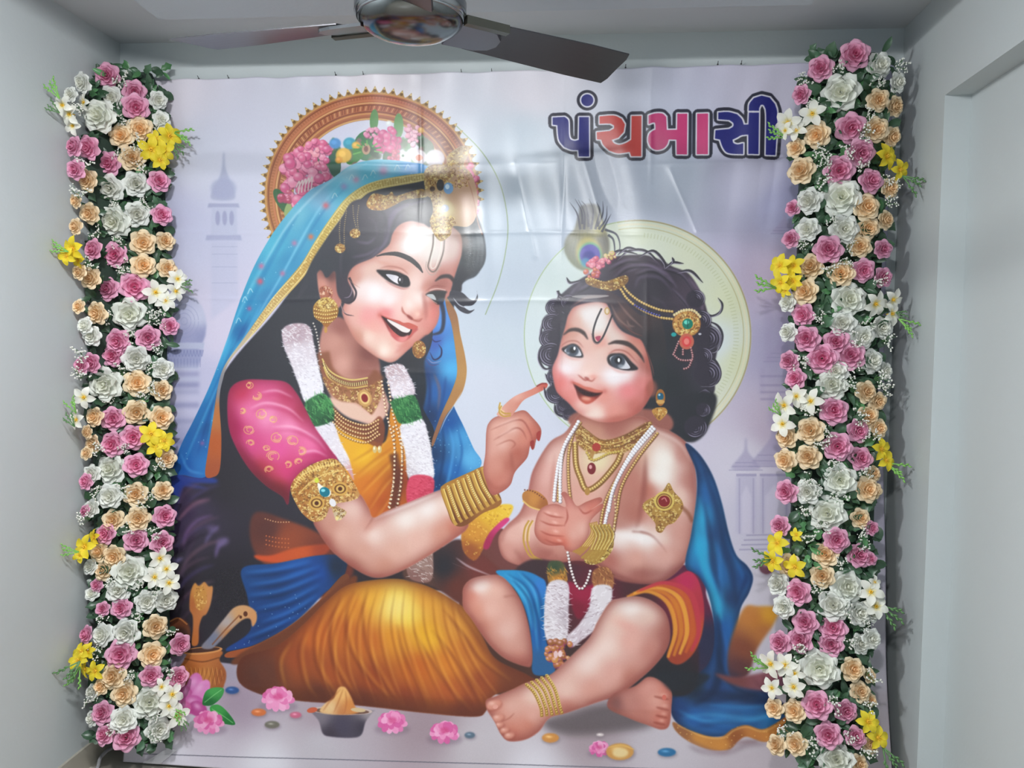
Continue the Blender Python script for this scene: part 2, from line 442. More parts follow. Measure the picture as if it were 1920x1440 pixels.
for r, w, c in ((198, 3, (206, 160, 92)), (193, 2, (120, 66, 42)), (184, 4, (196, 122, 84)), (179, 2.4, (226, 180, 120)), (175, 2, (112, 60, 40)), (162, 2, (116, 62, 44)), (158, 3, (206, 152, 92)), (152, 2.4, (150, 92, 58)), (148, 2.6, (214, 178, 110))):
    St(arc(r), w, c, .9, .4)
for t in np.linspace(a0, a1, 120):
    c, s = math.cos(t), math.sin(t)
    St([(RX + 164 * c, RY + 164 * s), (RX + 173 * math.cos(t + .015), RY + 173 * math.sin(t + .015))], 1.8, (222, 172, 118) if int(t * 40) % 2 else (120, 62, 44), .8, .3)
    St([(RX + 186 * c, RY + 186 * s), (RX + 191 * c, RY + 191 * s)], 1.5, (214, 140, 104), .6, .3)
# flowers in the hair wreath
def puff(cx, cy, rx, ry, n, cs, r0, seed):
    g = np.random.RandomState(seed)
    for i in range(n):
        t, q = g.uniform(0, 6.28), g.uniform(0, 1) ** .5
        x, y = cx + rx * q * math.cos(t), cy + ry * q * math.sin(t); r = r0 * g.uniform(.7, 1.2); c = cs[g.randint(len(cs))]
        El(x + 1, y + 1.5, r * 1.12, r * .98, (150, 60, 96), .55, ang=g.uniform(0, 180), n=10)
        El(x, y, r, r * .85, c, .95, ang=g.uniform(0, 180), n=10)
        Bl(x - r * .3, y - r * .3, r * .5, r * .4, (246, 196, 214), .7)
PK = [(222, 108, 148), (230, 130, 164), (210, 92, 138), (236, 148, 178), (216, 100, 140)]
for x, y, w, l, c in ((532, 378, 12, 30, (52, 98, 62)), (545, 390, 10, 20, (150, 170, 110)), (628, 305, 12, 26, (44, 88, 66)), (690, 270, 26, 30, (46, 112, 66)), (668, 285, 14, 26, (60, 130, 60)), (702, 222, 8, 22, (86, 140, 80)), (748, 232, 9, 24, (92, 150, 84)), (790, 262, 10, 26, (96, 130, 104)), (800, 276, 14, 18, (70, 100, 70)), (730, 295, 12, 20, (60, 96, 60)), (845, 330, 8, 30, (90, 110, 60))):
    El(x, y, w, l, c, .95, ang=rng.uniform(-40, 40))
g_ = np.random.RandomState(44)
for k in range(46):
    x, y = g_.uniform(528, 838), g_.uniform(228, 340)
    if (x - 697) ** 2 + (y - 366) ** 2 < 146 ** 2 and y > 262 - .0 * x and not (600 < x < 690 and y < 258): El(x, y, g_.uniform(4, 9), g_.uniform(9, 18), [(48, 92, 56), (70, 126, 70), (96, 110, 84), (60, 80, 60), (150, 110, 110)][k % 5], .8, ang=g_.uniform(-70, 70), soft=.8)
puff(560, 330, 34, 52, 46, PK, 10, 3); puff(592, 285, 32, 26, 40, PK + [(238, 160, 172)], 7, 4); puff(600, 330, 18, 28, 16, PK, 9, 5)
puff(535, 365, 12, 12, 8, [(176, 70, 96), (196, 90, 116)], 6, 25)
puff(700, 246, 18, 10, 20, [(226, 150, 180), (214, 120, 160)], 4, 6); puff(728, 262, 22, 24, 24, [(222, 84, 142), (232, 104, 156), (206, 70, 130)], 8, 7)
puff(772, 250, 16, 20, 26, [(232, 170, 190), (226, 150, 176), (240, 190, 204)], 4.5, 8); puff(735, 290, 16, 12, 14, [(206, 80, 110), (190, 70, 96)], 5, 9)
for x, y, r, c in ((629, 266, 11, (76, 140, 200)), (656, 266, 12, (44, 150, 176)), (645, 289, 15, (232, 180, 70)), (668, 270, 8, (228, 176, 70)), (636, 298, 7, (226, 160, 60)), (756, 290, 6, (214, 226, 214)), (786, 292, 14, (226, 214, 220)), (816, 295, 18, (206, 196, 204)), (790, 241, 6, (220, 170, 90)), (730, 228, 6, (226, 230, 232))):
    El(x, y, r, r * .95, c, .95, soft=.8); El(x - r * .2, y - r * .2, r * .45, r * .4, tuple(min(255, v + 26) for v in c), .8, soft=1)
El(786, 294, 7, 6, (226, 150, 130)); El(687, 277, 8, 11, (190, 150, 120)); El(687, 277, 4, 6, (120, 70, 60)); El(756, 290, 2.5, 2.5, (40, 90, 60))
for k in range(9): t = k / 8 * 3.1 + 3.1; St([(690 + 12 * math.cos(t), 282 + 12 * math.sin(t)), (690 + 28 * math.cos(t), 286 + 26 * math.sin(t))], 3, (40, 130, 60) if k % 2 else (110, 180, 90), .9)
for k in range(5): St([(556 + k * 6, 350 - k * 2), (562 + k * 6, 338 - k * 2), (560 + k * 6, 362 - k * 2)], 2.4, (224, 214, 208), .9)
puff(884, 340, 9, 34, 22, [(222, 104, 140), (232, 130, 160)], 6, 11); puff(893, 380, 5, 18, 8, PK, 4, 12)

# ---- dark underlay that fills the gaps between the figures
Fi([(860, 1110), (880, 1060), (935, 990), (1000, 1030), (1290, 1060), (1325, 1120), (1345, 1200), (1340, 1265), (1300, 1305), (1240, 1310), (1150, 1310), (1000, 1300), (930, 1300), (880, 1260)], [(890, 1110, (96, 50, 36)), (960, 1040, (110, 60, 56)), (1100, 1080, (90, 36, 40)), (1310, 1120, (96, 30, 60)), (1335, 1200, (40, 40, 70)), (950, 1260, (70, 40, 30)), (1200, 1290, (50, 40, 46))], 1)
# ---- dark hair mass and back of the body
DK = (44, 44, 54)
Fi([(700, 345), (800, 335), (850, 345), (885, 385), (905, 430), (911, 480), (895, 515), (862, 540), (835, 640), (800, 700), (830, 760), (800, 900), (815, 1000), (860, 1060), (880, 1100), (700, 1110), (560, 1120), (470, 1240), (330, 1200), (318, 1060), (330, 900), (400, 880), (410, 720), (520, 580), (600, 470)],
   [(600, 480, (52, 52, 62)), (560, 620, (44, 44, 52)), (480, 700, (40, 40, 48)), (430, 900, (42, 38, 46)), (350, 960, (58, 48, 72)), (340, 1100, (40, 34, 44)), (430, 1100, (34, 30, 38)), (780, 720, (36, 40, 50)), (860, 440, (60, 64, 72)), (760, 360, (60, 60, 66)), (820, 1020, (46, 34, 36)), (900, 440, (66, 70, 78))], .8)
# purple locks lower left
for i, p in enumerate([[(400, 965), (370, 975), (350, 1000), (345, 1030)], [(345, 905), (330, 950), (322, 1010)], [(412, 985), (395, 1000), (385, 1020)], [(425, 1010), (410, 1025), (405, 1045)], [(395, 935), (360, 945), (335, 975)], [(330, 880), (345, 905), (390, 915)], [(370, 1000), (352, 1040), (338, 1100)], [(318, 1040), (330, 1050), (345, 1045)]]):
    St(p, 9, ((104, 78, 120), (70, 64, 130), (96, 84, 126), (110, 90, 140), (130, 88, 110), (56, 66, 140), (60, 48, 70), (110, 100, 150))[i], .75, 2, taper=1)
El(418, 1015, 13, 8, (112, 96, 140), .7, ang=-15, soft=3); El(400, 990, 12, 6, (100, 84, 126), .6, ang=10, soft=3)
for k in range(16):
    y0 = 905 + k * 15; x0 = 345 + 10 * math.sin(k * 1.7); St([(x0 + 60, y0 - 12), (x0 + 34, y0 - 4), (x0 + 6, y0 + 16), (x0 - 14, y0 + 44)], 4 + (k % 3) * 2, [(96, 70, 92), (70, 60, 110), (30, 26, 36), (120, 86, 104), (56, 46, 66)][k % 5], .5, 2.2, taper=1)
Fi([(318, 870), (345, 890), (400, 895), (405, 905), (350, 908), (330, 940), (318, 930)], (40, 58, 132), 2)

# ---- blue veil, left
veil = Fi([(800, 309), (760, 301), (717, 297), (685, 300), (655, 310), (620, 335), (580, 357), (542, 397), (510, 440), (478, 497), (452, 560), (425, 640), (395, 720), (365, 785), (340, 835), (324, 884), (345, 890), (388, 892), (395, 840), (402, 770), (410, 720), (425, 682), (462, 632), (495, 585), (525, 548), (565, 497), (592, 452), (622, 407), (657, 365), (705, 339), (795, 325)],
  [(780, 312, (66, 150, 214)), (717, 310, (120, 196, 222)), (655, 325, (150, 204, 224)), (690, 325, (96, 188, 214)), (600, 370, (120, 172, 204)), (640, 360, (84, 176, 206)), (560, 400, (104, 178, 204)), (590, 420, (60, 150, 190)), (510, 460, (80, 176, 206)), (540, 490, (54, 140, 184)), (480, 530, (60, 160, 196)), (500, 555, (50, 128, 178)), (450, 590, (48, 150, 194)), (430, 650, (60, 160, 206)), (455, 620, (34, 100, 160)), (400, 730, (40, 128, 186)), (385, 780, (30, 104, 168)), (365, 830, (32, 96, 166)), (345, 880, (34, 84, 158)), (380, 870, (40, 110, 180)), (395, 800, (24, 80, 140))], .7, keep=True)
for p, w, c, a in (([(700, 300), (640, 325), (590, 365), (545, 415), (510, 470), (470, 545)], 3, (196, 228, 240), .7), ([(640, 340), (600, 390), (570, 440), (535, 505), (500, 565), (455, 640)], 3, (150, 214, 240), .8), ([(655, 345), (615, 385), (585, 430), (550, 490)], 3, (30, 100, 160), .5), ([(560, 400), (530, 450), (490, 525), (450, 610), (415, 700)], 10, (30, 110, 168), .4),
                   ([(490, 570), (455, 640), (425, 700), (405, 760), (388, 840)], 4, (110, 200, 240), .7), ([(470, 590), (430, 670), (395, 750), (360, 830)], 6, (18, 74, 138), .5), ([(445, 640), (410, 720), (375, 800), (345, 870)], 4, (90, 180, 226), .55), ([(420, 700), (392, 780), (372, 850)], 5, (14, 60, 126), .5), ([(505, 470), (470, 540), (430, 630), (395, 715), (350, 810)], 3, (140, 206, 230), .6), ([(340, 850), (355, 880), (385, 888)], 5, (80, 160, 220), .5)):
    St(p, w, c, a, 1.6, veil, 1)
for x, y, r, c in ((611, 384, 7, (206, 100, 110)), (490, 498, 6, (190, 110, 150)), (488, 527, 7, (214, 90, 110)), (530, 512, 6, (176, 110, 150)), (468, 578, 5, (150, 90, 140)), (416, 630, 6, (110, 110, 170)), (583, 443, 6, (220, 110, 70)), (719, 318, 10, (190, 150, 190)), (645, 348, 7, (150, 150, 196)), (668, 335, 7, (190, 150, 180)), (552, 455, 6, (170, 120, 160)), (380, 830, 5, (120, 90, 150))):
    Bl(x, y, r, r, c, .9, clip=veil)
for k in range(220):
    x, y = rng.uniform(330, 800), rng.uniform(300, 890); El(x, y, .9, .9, (190, 230, 244), .7, n=6, clip=veil)
for x, y in ((628, 365), (660, 330), (685, 330), (700, 322), (745, 312), (765, 311), (470, 545), (460, 560), (448, 600)):
    St([(x - 5, y + 6), (x, y - 4), (x + 5, y + 3)], 1.6, (206, 232, 236), .7)
# gold border of the veil
gb = [(797, 323), (705, 338), (655, 365), (620, 408), (591, 452), (564, 496), (520, 548), (493, 584), (460, 631), (424, 681), (410, 720), (401, 780), (391, 845), (386, 890), (400, 894), (413, 880), (416, 820), (412, 753), (418, 713), (434, 673), (484, 617), (521, 573), (567, 523), (597, 480), (606, 464), (640, 412), (676, 373), (707, 355), (797, 337)]
gm = Fi(gb, [(780, 330, (190, 172, 110)), (660, 372, (206, 186, 106)), (620, 425, (196, 172, 88)), (570, 510, (196, 160, 84)), (500, 590, (206, 176, 116)), (440, 660, (190, 176, 150)), (414, 720, (130, 130, 140)), (405, 780, (180, 110, 60)), (402, 830, (176, 88, 44)), (400, 885, (160, 80, 48))], .6, keep=True)
p, d = along([(797, 330), (705, 346), (665, 369), (630, 410), (598, 458), (580, 488), (520, 560), (470, 620)], 5)
for (x, y), (dx, dy) in zip(p, d):
    St([(x - dy * 8, y + dx * 8), (x + dy * 8, y - dx * 8)], 1.5, (150, 112, 52), .55, .3, gm)
    El(x + rng.uniform(-5, 5), y + rng.uniform(-5, 5), 1.6, 1.6, (236, 220, 150), .8, n=6, clip=gm)
for o in (-7, 7):
    St([(797, 330 + o * .8), (705, 346 + o), (665 + o * .6, 369 + o * .7), (630 + o * .8, 410 + o * .5), (598 + o * .8, 458 + o * .5), (567 + o * .8, 508 + o * .5), (520 + o * .7, 560 + o * .7), (470 + o * .5, 622 + o * .6), (426 + o * .6, 680 + o * .3)], 2, (232, 216, 150), .8, .4, gm)
# ---- right side of veil: blue panel with brown border
rv = Fi([(812, 560), (836, 560), (852, 600), (860, 660), (866, 700), (855, 740), (850, 757), (870, 800), (888, 840), (903, 868), (880, 900), (845, 940), (815, 960), (800, 930), (806, 860), (815, 810), (792, 760), (785, 700), (810, 640)],
   [(825, 600, (84, 140, 214)), (840, 650, (70, 150, 214)), (845, 690, (76, 170, 224)), (815, 640, (60, 90, 170)), (800, 700, (30, 60, 110)), (825, 730, (34, 90, 160)), (806, 780, (28, 50, 90)), (840, 790, (26, 80, 150)), (862, 820, (70, 150, 206)), (880, 860, (90, 170, 220)), (850, 880, (36, 100, 170)), (820, 900, (22, 56, 104)), (812, 850, (30, 56, 96))], .7, keep=True)
for p, w, c, a in (([(842, 800), (850, 840), (840, 900), (822, 950)], 5, (80, 160, 220), .6), ([(830, 800), (832, 850), (820, 920)], 5, (14, 44, 90), .6), ([(858, 800), (866, 850), (850, 910)], 4, (20, 70, 140), .6), ([(814, 700), (824, 730), (822, 770)], 6, (130, 90, 90), .6), ([(800, 690), (806, 730), (803, 790)], 7, (20, 46, 96), .7), ([(836, 705), (832, 740), (820, 790)], 6, (30, 70, 130), .7), ([(870, 810), (884, 850)], 3, (130, 200, 236), .6)):
    St(p, w, c, a, 1.8, rv, 1)
for k in range(50): El(rng.uniform(800, 900), rng.uniform(760, 950), 1, 1, (150, 210, 240), .6, n=6, clip=rv)
Fi([(835, 556), (844, 566), (857, 590), (863, 626), (872, 667), (875, 699), (868, 732), (852, 758), (836, 780), (822, 812), (812, 836), (810, 826), (822, 790), (832, 766), (848, 730), (857, 699), (854, 657), (847, 610), (838, 580)], [(842, 570, (150, 104, 70)), (862, 660, (176, 128, 70)), (868, 700, (180, 134, 76)), (850, 745, (170, 122, 72)), (820, 805, (140, 96, 70))], .6)
St([(866, 734), (850, 762), (836, 784), (824, 812)], 2, (214, 206, 200), .7, taper=1)

# ---- neck and chest
Fi([(612, 600), (650, 600), (700, 650), (712, 680), (716, 720), (730, 760), (715, 790), (690, 795), (640, 770), (610, 720), (598, 660)],
   [(625, 640, (196, 140, 126)), (640, 680, (206, 152, 138)), (680, 690, (150, 92, 82)), (690, 660, (120, 66, 60)), (640, 610, (150, 92, 84)), (655, 740, (200, 150, 128)), (690, 770, (222, 180, 164)), (610, 680, (170, 110, 96))], 1.2)
# ---- ear
Fi([(595, 505), (604, 508), (614, 520), (628, 508), (640, 530), (640, 570), (626, 580), (608, 575), (598, 545)], [(605, 530, (206, 140, 124)), (635, 540, (176, 110, 98)), (618, 515, (90, 56, 56)), (612, 560, (196, 130, 116))], .9)

# ---- face
face = Fi([(807, 421), (769, 414), (748, 422), (736, 438), (730, 457), (716, 470), (698, 483), (669, 495), (656, 508), (652, 525), (654, 545), (648, 565), (642, 585), (652, 610), (668, 638), (695, 661), (716, 674), (733, 679), (748, 672), (764, 657), (785, 640), (806, 624), (818, 609), (824, 590), (826, 570), (845, 550), (850, 528), (857, 505), (868, 470), (872, 430), (848, 420)],
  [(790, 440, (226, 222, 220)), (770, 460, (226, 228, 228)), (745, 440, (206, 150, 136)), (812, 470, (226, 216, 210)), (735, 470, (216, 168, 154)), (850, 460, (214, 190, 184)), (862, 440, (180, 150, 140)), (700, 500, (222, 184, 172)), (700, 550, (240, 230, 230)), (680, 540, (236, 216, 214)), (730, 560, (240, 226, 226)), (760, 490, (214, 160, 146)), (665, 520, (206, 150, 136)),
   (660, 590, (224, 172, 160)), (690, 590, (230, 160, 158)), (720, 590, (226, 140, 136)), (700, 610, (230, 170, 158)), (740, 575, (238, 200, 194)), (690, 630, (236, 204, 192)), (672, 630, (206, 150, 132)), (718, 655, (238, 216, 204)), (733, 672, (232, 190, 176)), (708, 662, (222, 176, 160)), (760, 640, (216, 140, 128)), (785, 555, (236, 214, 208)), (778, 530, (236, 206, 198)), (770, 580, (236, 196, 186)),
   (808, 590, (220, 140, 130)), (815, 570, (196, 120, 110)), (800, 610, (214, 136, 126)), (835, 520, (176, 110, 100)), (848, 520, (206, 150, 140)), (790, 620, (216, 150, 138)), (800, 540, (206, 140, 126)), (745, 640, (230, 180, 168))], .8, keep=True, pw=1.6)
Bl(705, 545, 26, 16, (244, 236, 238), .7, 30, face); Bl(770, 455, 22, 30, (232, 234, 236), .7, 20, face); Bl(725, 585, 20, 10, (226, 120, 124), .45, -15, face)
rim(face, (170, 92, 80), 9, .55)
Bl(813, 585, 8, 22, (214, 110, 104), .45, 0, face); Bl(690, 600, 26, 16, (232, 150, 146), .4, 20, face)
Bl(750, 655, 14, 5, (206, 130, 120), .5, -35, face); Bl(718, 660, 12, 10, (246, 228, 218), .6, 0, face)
# eye sockets
Bl(740, 508, 26, 12, (196, 124, 108), .6, 20, face); Bl(822, 535, 24, 12, (150, 84, 76), .7, 0, face)
Bl(718, 492, 20, 5, (206, 140, 124), .4, 15, face)
# brows
St([(706, 480), (722, 476), (745, 476), (768, 485), (784, 498), (793, 511)], [2, 5, 9, 10, 8, 2], (46, 40, 42), 1, .7)
St([(816, 527), (828, 519), (842, 518), (850, 525), (852, 534)], [2, 7, 8, 7, 3], (56, 46, 48), .95, 1)
# left eye
Fi([(706, 507), (722, 506), (742, 508), (760, 516), (769, 528), (767, 537), (755, 538), (738, 532), (724, 524)], (30, 24, 28), .8)
Fi([(724, 514), (738, 515), (748, 519), (752, 532), (744, 531), (733, 524)], [(730, 517, (206, 204, 214)), (745, 526, (232, 226, 232))], .6)
El(757, 526, 11, 11, (28, 24, 30)); El(754, 525, 3, 6, (90, 84, 88), .6, soft=1); El(750, 524, 1.6, 3, (232, 230, 236))
St([(712, 503), (730, 499), (752, 503), (766, 514)], 2.2, (150, 80, 72), .7, .8, face, 1)
St([(730, 505), (750, 507), (764, 515)], 2.2, (236, 200, 190), .8, .8, face, 1)
St([(722, 526), (738, 535), (755, 541), (768, 540)], 3, (160, 84, 78), .6, 1, face, 1)
# right eye
Fi([(798, 552), (808, 546), (822, 544), (838, 546), (836, 552), (832, 566), (822, 571), (812, 564), (804, 556)], (46, 42, 44), .8)
Fi([(800, 553), (808, 551), (814, 553), (818, 562), (810, 560)], (176, 180, 182), .6)
St([(804, 556), (812, 564), (820, 569)], 1.6, (206, 160, 150), .7)
St([(806, 544), (820, 541), (836, 544)], 2, (226, 196, 188), .7)
St([(798, 546), (815, 536), (838, 538)], 2, (130, 66, 60), .7, .8, face, 1)
# nose
Fi([(756, 560), (764, 545), (778, 545), (792, 560), (796, 585), (790, 597), (776, 601), (766, 597), (754, 585)], [(770, 570, (240, 214, 206)), (760, 578, (238, 200, 190)), (780, 590, (232, 176, 162)), (790, 590, (206, 126, 112)), (770, 596, (206, 130, 116)), (782, 560, (240, 222, 216))], 3, a=.8, clip=face)
St([(793, 550), (796, 570), (797, 590)], 5, (176, 100, 90), .55, 2, face)
St([(755, 578), (758, 586), (768, 594), (778, 600), (790, 597)], 2.6, (160, 70, 58), .75, 1, face, 1); St([(758, 588), (770, 597)], 4, (140, 50, 44), .7, 1.2, face, 1)
Bl(766, 570, 8, 10, (246, 226, 220), .6, 0, face)
El(769, 595, 7, 2.6, (132, 50, 44), .85, ang=38, soft=1); St([(754, 574), (755, 583), (760, 589)], 3.4, (176, 92, 78), .8, 1, face, 1); St([(774, 600), (785, 602), (793, 596)], 3.2, (168, 80, 68), .8, 1, face, 1); St([(795, 548), (798, 566), (800, 590), (796, 600)], 6, (170, 92, 82), .55, 2.4, face, 1); Bl(783, 588, 6, 6, (240, 200, 186), .6, 0, face)
# mouth
Fi([(714, 591), (728, 597), (745, 604), (758, 608), (772, 611), (784, 616), (776, 625), (768, 634), (755, 640), (742, 636), (730, 622), (722, 606)], [(724, 600, (120, 46, 44)), (750, 630, (190, 80, 76)), (765, 630, (190, 90, 84)), (740, 628, (206, 100, 96))], .8)
Fi([(716, 592), (735, 599), (755, 609), (772, 615), (768, 628), (753, 631), (738, 621), (726, 606)], (52, 22, 24), .7)
Fi([(726, 598), (741, 604), (756, 611), (769, 616), (766, 623), (755, 622), (743, 614), (731, 605)], (232, 222, 220), .7)
Fi([(714, 590), (730, 596), (748, 601), (757, 605), (768, 605), (784, 613), (770, 617), (756, 611), (738, 602), (722, 595)], (196, 92, 80), .7)
Fi([(732, 626), (745, 631), (757, 631), (766, 628), (762, 637), (752, 641), (742, 637)], [(740, 630, (200, 90, 90)), (754, 634, (226, 140, 136))], .9)
Bl(712, 590, 5, 5, (190, 90, 80), .5, clip=face); St([(745, 648), (757, 648), (766, 640)], 4, (200, 120, 108), .5, 2, face)
# forehead mark
St([(813, 438), (812, 460), (806, 485), (803, 500), (810, 509), (818, 506), (826, 490), (832, 470), (834, 445)], 3.2, (120, 104, 96), .9)
St([(816, 440), (815, 462), (809, 486), (808, 498), (811, 503), (817, 500), (822, 486), (827, 466), (829, 445)], 2, (230, 224, 214), .8)
St([(800, 490), (799, 502), (806, 514), (816, 513), (828, 496)], 1.6, (176, 160, 150), .8)
# ---- front hair
hair = Fi([(660, 378), (690, 372), (735, 380), (795, 372), (812, 385), (808, 424), (790, 416), (768, 413), (748, 421), (736, 437), (730, 457), (716, 470), (698, 483), (668, 496), (655, 510), (652, 525), (662, 545), (664, 560), (655, 570), (640, 562), (632, 545), (628, 505), (612, 520), (600, 506), (560, 560), (580, 500), (610, 450), (640, 408)],
   [(700, 400, (60, 54, 66)), (740, 400, (84, 76, 96)), (690, 450, (52, 48, 58)), (640, 480, (46, 46, 56)), (790, 395, (66, 66, 72)), (720, 430, (56, 52, 64)), (650, 540, (60, 52, 62)), (770, 405, (48, 48, 54)), (610, 500, (50, 52, 60))], .8, keep=True)
for p, w, c, a in (([(800, 375), (760, 385), (738, 400), (728, 425), (722, 455), (700, 478)], 9, (112, 98, 128), .6), ([(790, 383), (755, 395), (742, 412), (735, 435)], 3, (36, 34, 42), .8), ([(705, 445), (690, 455), (668, 452)], 5, (110, 96, 124), .6), ([(712, 462), (690, 476), (660, 482)], 5, (104, 90, 116), .6), ([(705, 390), (720, 400), (726, 430), (722, 450)], 4, (40, 38, 48), .7), ([(690, 405), (705, 420), (708, 445)], 5, (74, 66, 82), .6), ([(650, 440), (640, 480), (640, 520)], 5, (74, 70, 82), .5), ([(720, 465), (695, 482), (668, 494)], 3, (96, 82, 104), .7)):
    St(p, w, c, a, 1.8, hair, 1)
# side curls on cheek
St([(655, 520), (662, 535), (668, 548), (664, 562), (652, 568), (640, 564)], [5, 4, 4, 4, 3, 1], (54, 44, 52), .95); St([(657, 528), (660, 545), (655, 556), (645, 558)], 2.4, (150, 130, 150), .7, taper=1)
St([(640, 572), (648, 588), (664, 592)], 2.6, (84, 60, 64), .9, taper=1); St([(637, 566), (645, 584), (658, 590)], 2, (206, 170, 170), .6, taper=1)
St([(652, 522), (664, 532), (676, 540)], 1.2, (170, 120, 110), .7, taper=1)
# right hair (glare painted into its colours) and curl
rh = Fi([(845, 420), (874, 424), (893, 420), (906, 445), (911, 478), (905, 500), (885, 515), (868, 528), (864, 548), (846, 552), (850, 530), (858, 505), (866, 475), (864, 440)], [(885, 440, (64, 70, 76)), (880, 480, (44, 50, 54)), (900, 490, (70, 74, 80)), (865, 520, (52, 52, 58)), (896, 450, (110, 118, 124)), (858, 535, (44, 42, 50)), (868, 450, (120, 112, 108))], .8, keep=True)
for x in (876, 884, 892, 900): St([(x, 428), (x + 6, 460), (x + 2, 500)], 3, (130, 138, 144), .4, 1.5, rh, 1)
Fi([(846, 545), (866, 548), (880, 560), (890, 562), (895, 552), (894, 545), (896, 560), (886, 572), (870, 574), (880, 582), (890, 580), (878, 588), (862, 582), (848, 566), (843, 560)], (56, 54, 64), .7)
St([(850, 558), (862, 572), (880, 578)], 2.2, (214, 216, 226), .8, taper=1)
St([(826, 560), (832, 590), (828, 620), (808, 628)], [9, 8, 7, 3], (40, 46, 66), .95, 1)
St([(806, 628), (815, 640), (828, 638)], 2.6, (40, 44, 90), .9, taper=1); St([(806, 660), (814, 674), (826, 668), (828, 655), (822, 645)], 3.6, (36, 40, 80), .95, taper=1); St([(796, 670), (808, 684), (824, 682)], 3, (70, 70, 120), .8, taper=1)
St([(802, 672), (812, 680), (828, 676)], 2, (160, 150, 190), .7, taper=1)
Fi([(748, 676), (766, 660), (800, 628), (806, 650), (796, 680), (800, 730), (790, 770), (776, 740), (765, 700)], [(770, 680, (40, 40, 46)), (790, 720, (28, 34, 44)), (800, 640, (46, 46, 60))], 1.5)
# maang tikka / forehead ornament
om = Fi([(688, 378), (700, 362), (725, 365), (735, 358), (742, 366), (770, 358), (792, 353), (800, 360), (800, 368), (760, 374), (740, 384), (720, 393), (700, 393), (690, 388)], [(700, 378, (176, 120, 50)), (740, 372, (170, 126, 62)), (790, 362, (150, 116, 66))], .6, keep=True)
ornate(om, (686, 354, 802, 394), 420, 4)
tk = Fi([(796, 320), (810, 308), (835, 306), (838, 292), (850, 280), (866, 272), (880, 273), (878, 290), (870, 308), (884, 325), (895, 360), (893, 405), (878, 424), (850, 424), (845, 440), (828, 452), (815, 440), (806, 415), (812, 395), (808, 372), (800, 365), (796, 345)],
   [(815, 335, (176, 140, 86)), (860, 285, (176, 150, 110)), (860, 340, (196, 156, 126)), (880, 400, (196, 160, 136)), (838, 390, (214, 196, 150)), (825, 430, (156, 132, 86)), (850, 370, (186, 146, 112)), (870, 370, (206, 164, 140))], .7, keep=True)
ornate(tk, (796, 272, 880, 350), 420, 4); ornate(tk, (804, 405, 850, 452), 300, 3.5); ornate(tk, (806, 360, 830, 410), 120, 3)
El(841, 352, 9, 11, (116, 160, 206)); El(839, 349, 4, 5, (214, 232, 244)); El(826, 346, 7, 11, (50, 44, 42)); El(811, 353, 5, 5, (80, 56, 40)); El(835, 390, 14, 14, (222, 206, 160), .8, soft=2); El(835, 390, 7, 7, (190, 196, 214)); El(833, 388, 3, 3, (240, 242, 248))
St([(866, 318), (880, 345), (890, 380), (896, 415), (905, 440)], 2, (176, 120, 96), .8)
for x0, y0, x1, y1 in ((662, 385, 670, 432), (673, 385, 672, 430), (640, 402, 638, 455), (650, 395, 646, 460)):
    beads([(x0, y0), ((x0 + x1) / 2 - 2, (y0 + y1) / 2), (x1, y1)], 1.1, 4, (176, 150, 96))
for x, y in ((666, 437), (638, 465)):
    m = El(x, y, 10, 9, (160, 118, 60), keep=True); ornate(m, (x - 10, y - 9, x + 10, y + 9), 60, 3)
# earrings
m = Fi([(600, 540), (612, 536), (624, 545), (622, 560), (612, 566), (602, 558)], (170, 100, 76), keep=True); ornate(m, (600, 536, 624, 562), 50, 3, ((90, 40, 36), (236, 200, 170), (150, 80, 60)))
m = Fi([(588, 575), (598, 562), (612, 557), (626, 562), (635, 578), (632, 594), (622, 604), (612, 614), (602, 604), (590, 594)], [(608, 568, (214, 184, 100)), (590, 585, (150, 100, 40)), (632, 585, (150, 100, 40)), (612, 605, (160, 100, 44))], keep=True)
ornate(m, (586, 557, 636, 580), 140, 3.5)
for y in (581, 588, 595, 602): beads([(590, y - 2), (611, y + 2), (634, y - 2)], 1.6, 4.2, (232, 204, 120), (110, 60, 24), clip=m)
El(611, 618, 3, 6, (190, 140, 70))
m = El(786, 655, 13, 17, (150, 96, 50), keep=True); ornate(m, (772, 640, 800, 672), 90, 3)

# ---- torso: yellow drape
Fi([(630, 790), (660, 800), (720, 830), (735, 760), (760, 800), (765, 900), (765, 960), (700, 985), (668, 930), (640, 860)],
   [(660, 830, (226, 168, 40)), (680, 850, (230, 176, 40)), (730, 800, (206, 130, 40)), (735, 850, (206, 130, 36)), (690, 910, (206, 116, 36)), (720, 940, (176, 80, 30)), (700, 970, (190, 96, 40)), (755, 900, (140, 60, 30))], .8)
for p in ([(660, 865), (700, 840), (740, 805)], [(668, 890), (705, 860), (742, 835)], [(676, 920), (715, 880), (745, 850)], [(690, 950), (720, 905), (745, 880)], [(700, 970), (728, 930), (748, 905)]):
    St(p, 4, (160, 84, 24), .45, 1.5, taper=1); St([(x + 3, y + 6) for x, y in p], 3, (240, 190, 80), .45, 1.5, taper=1)
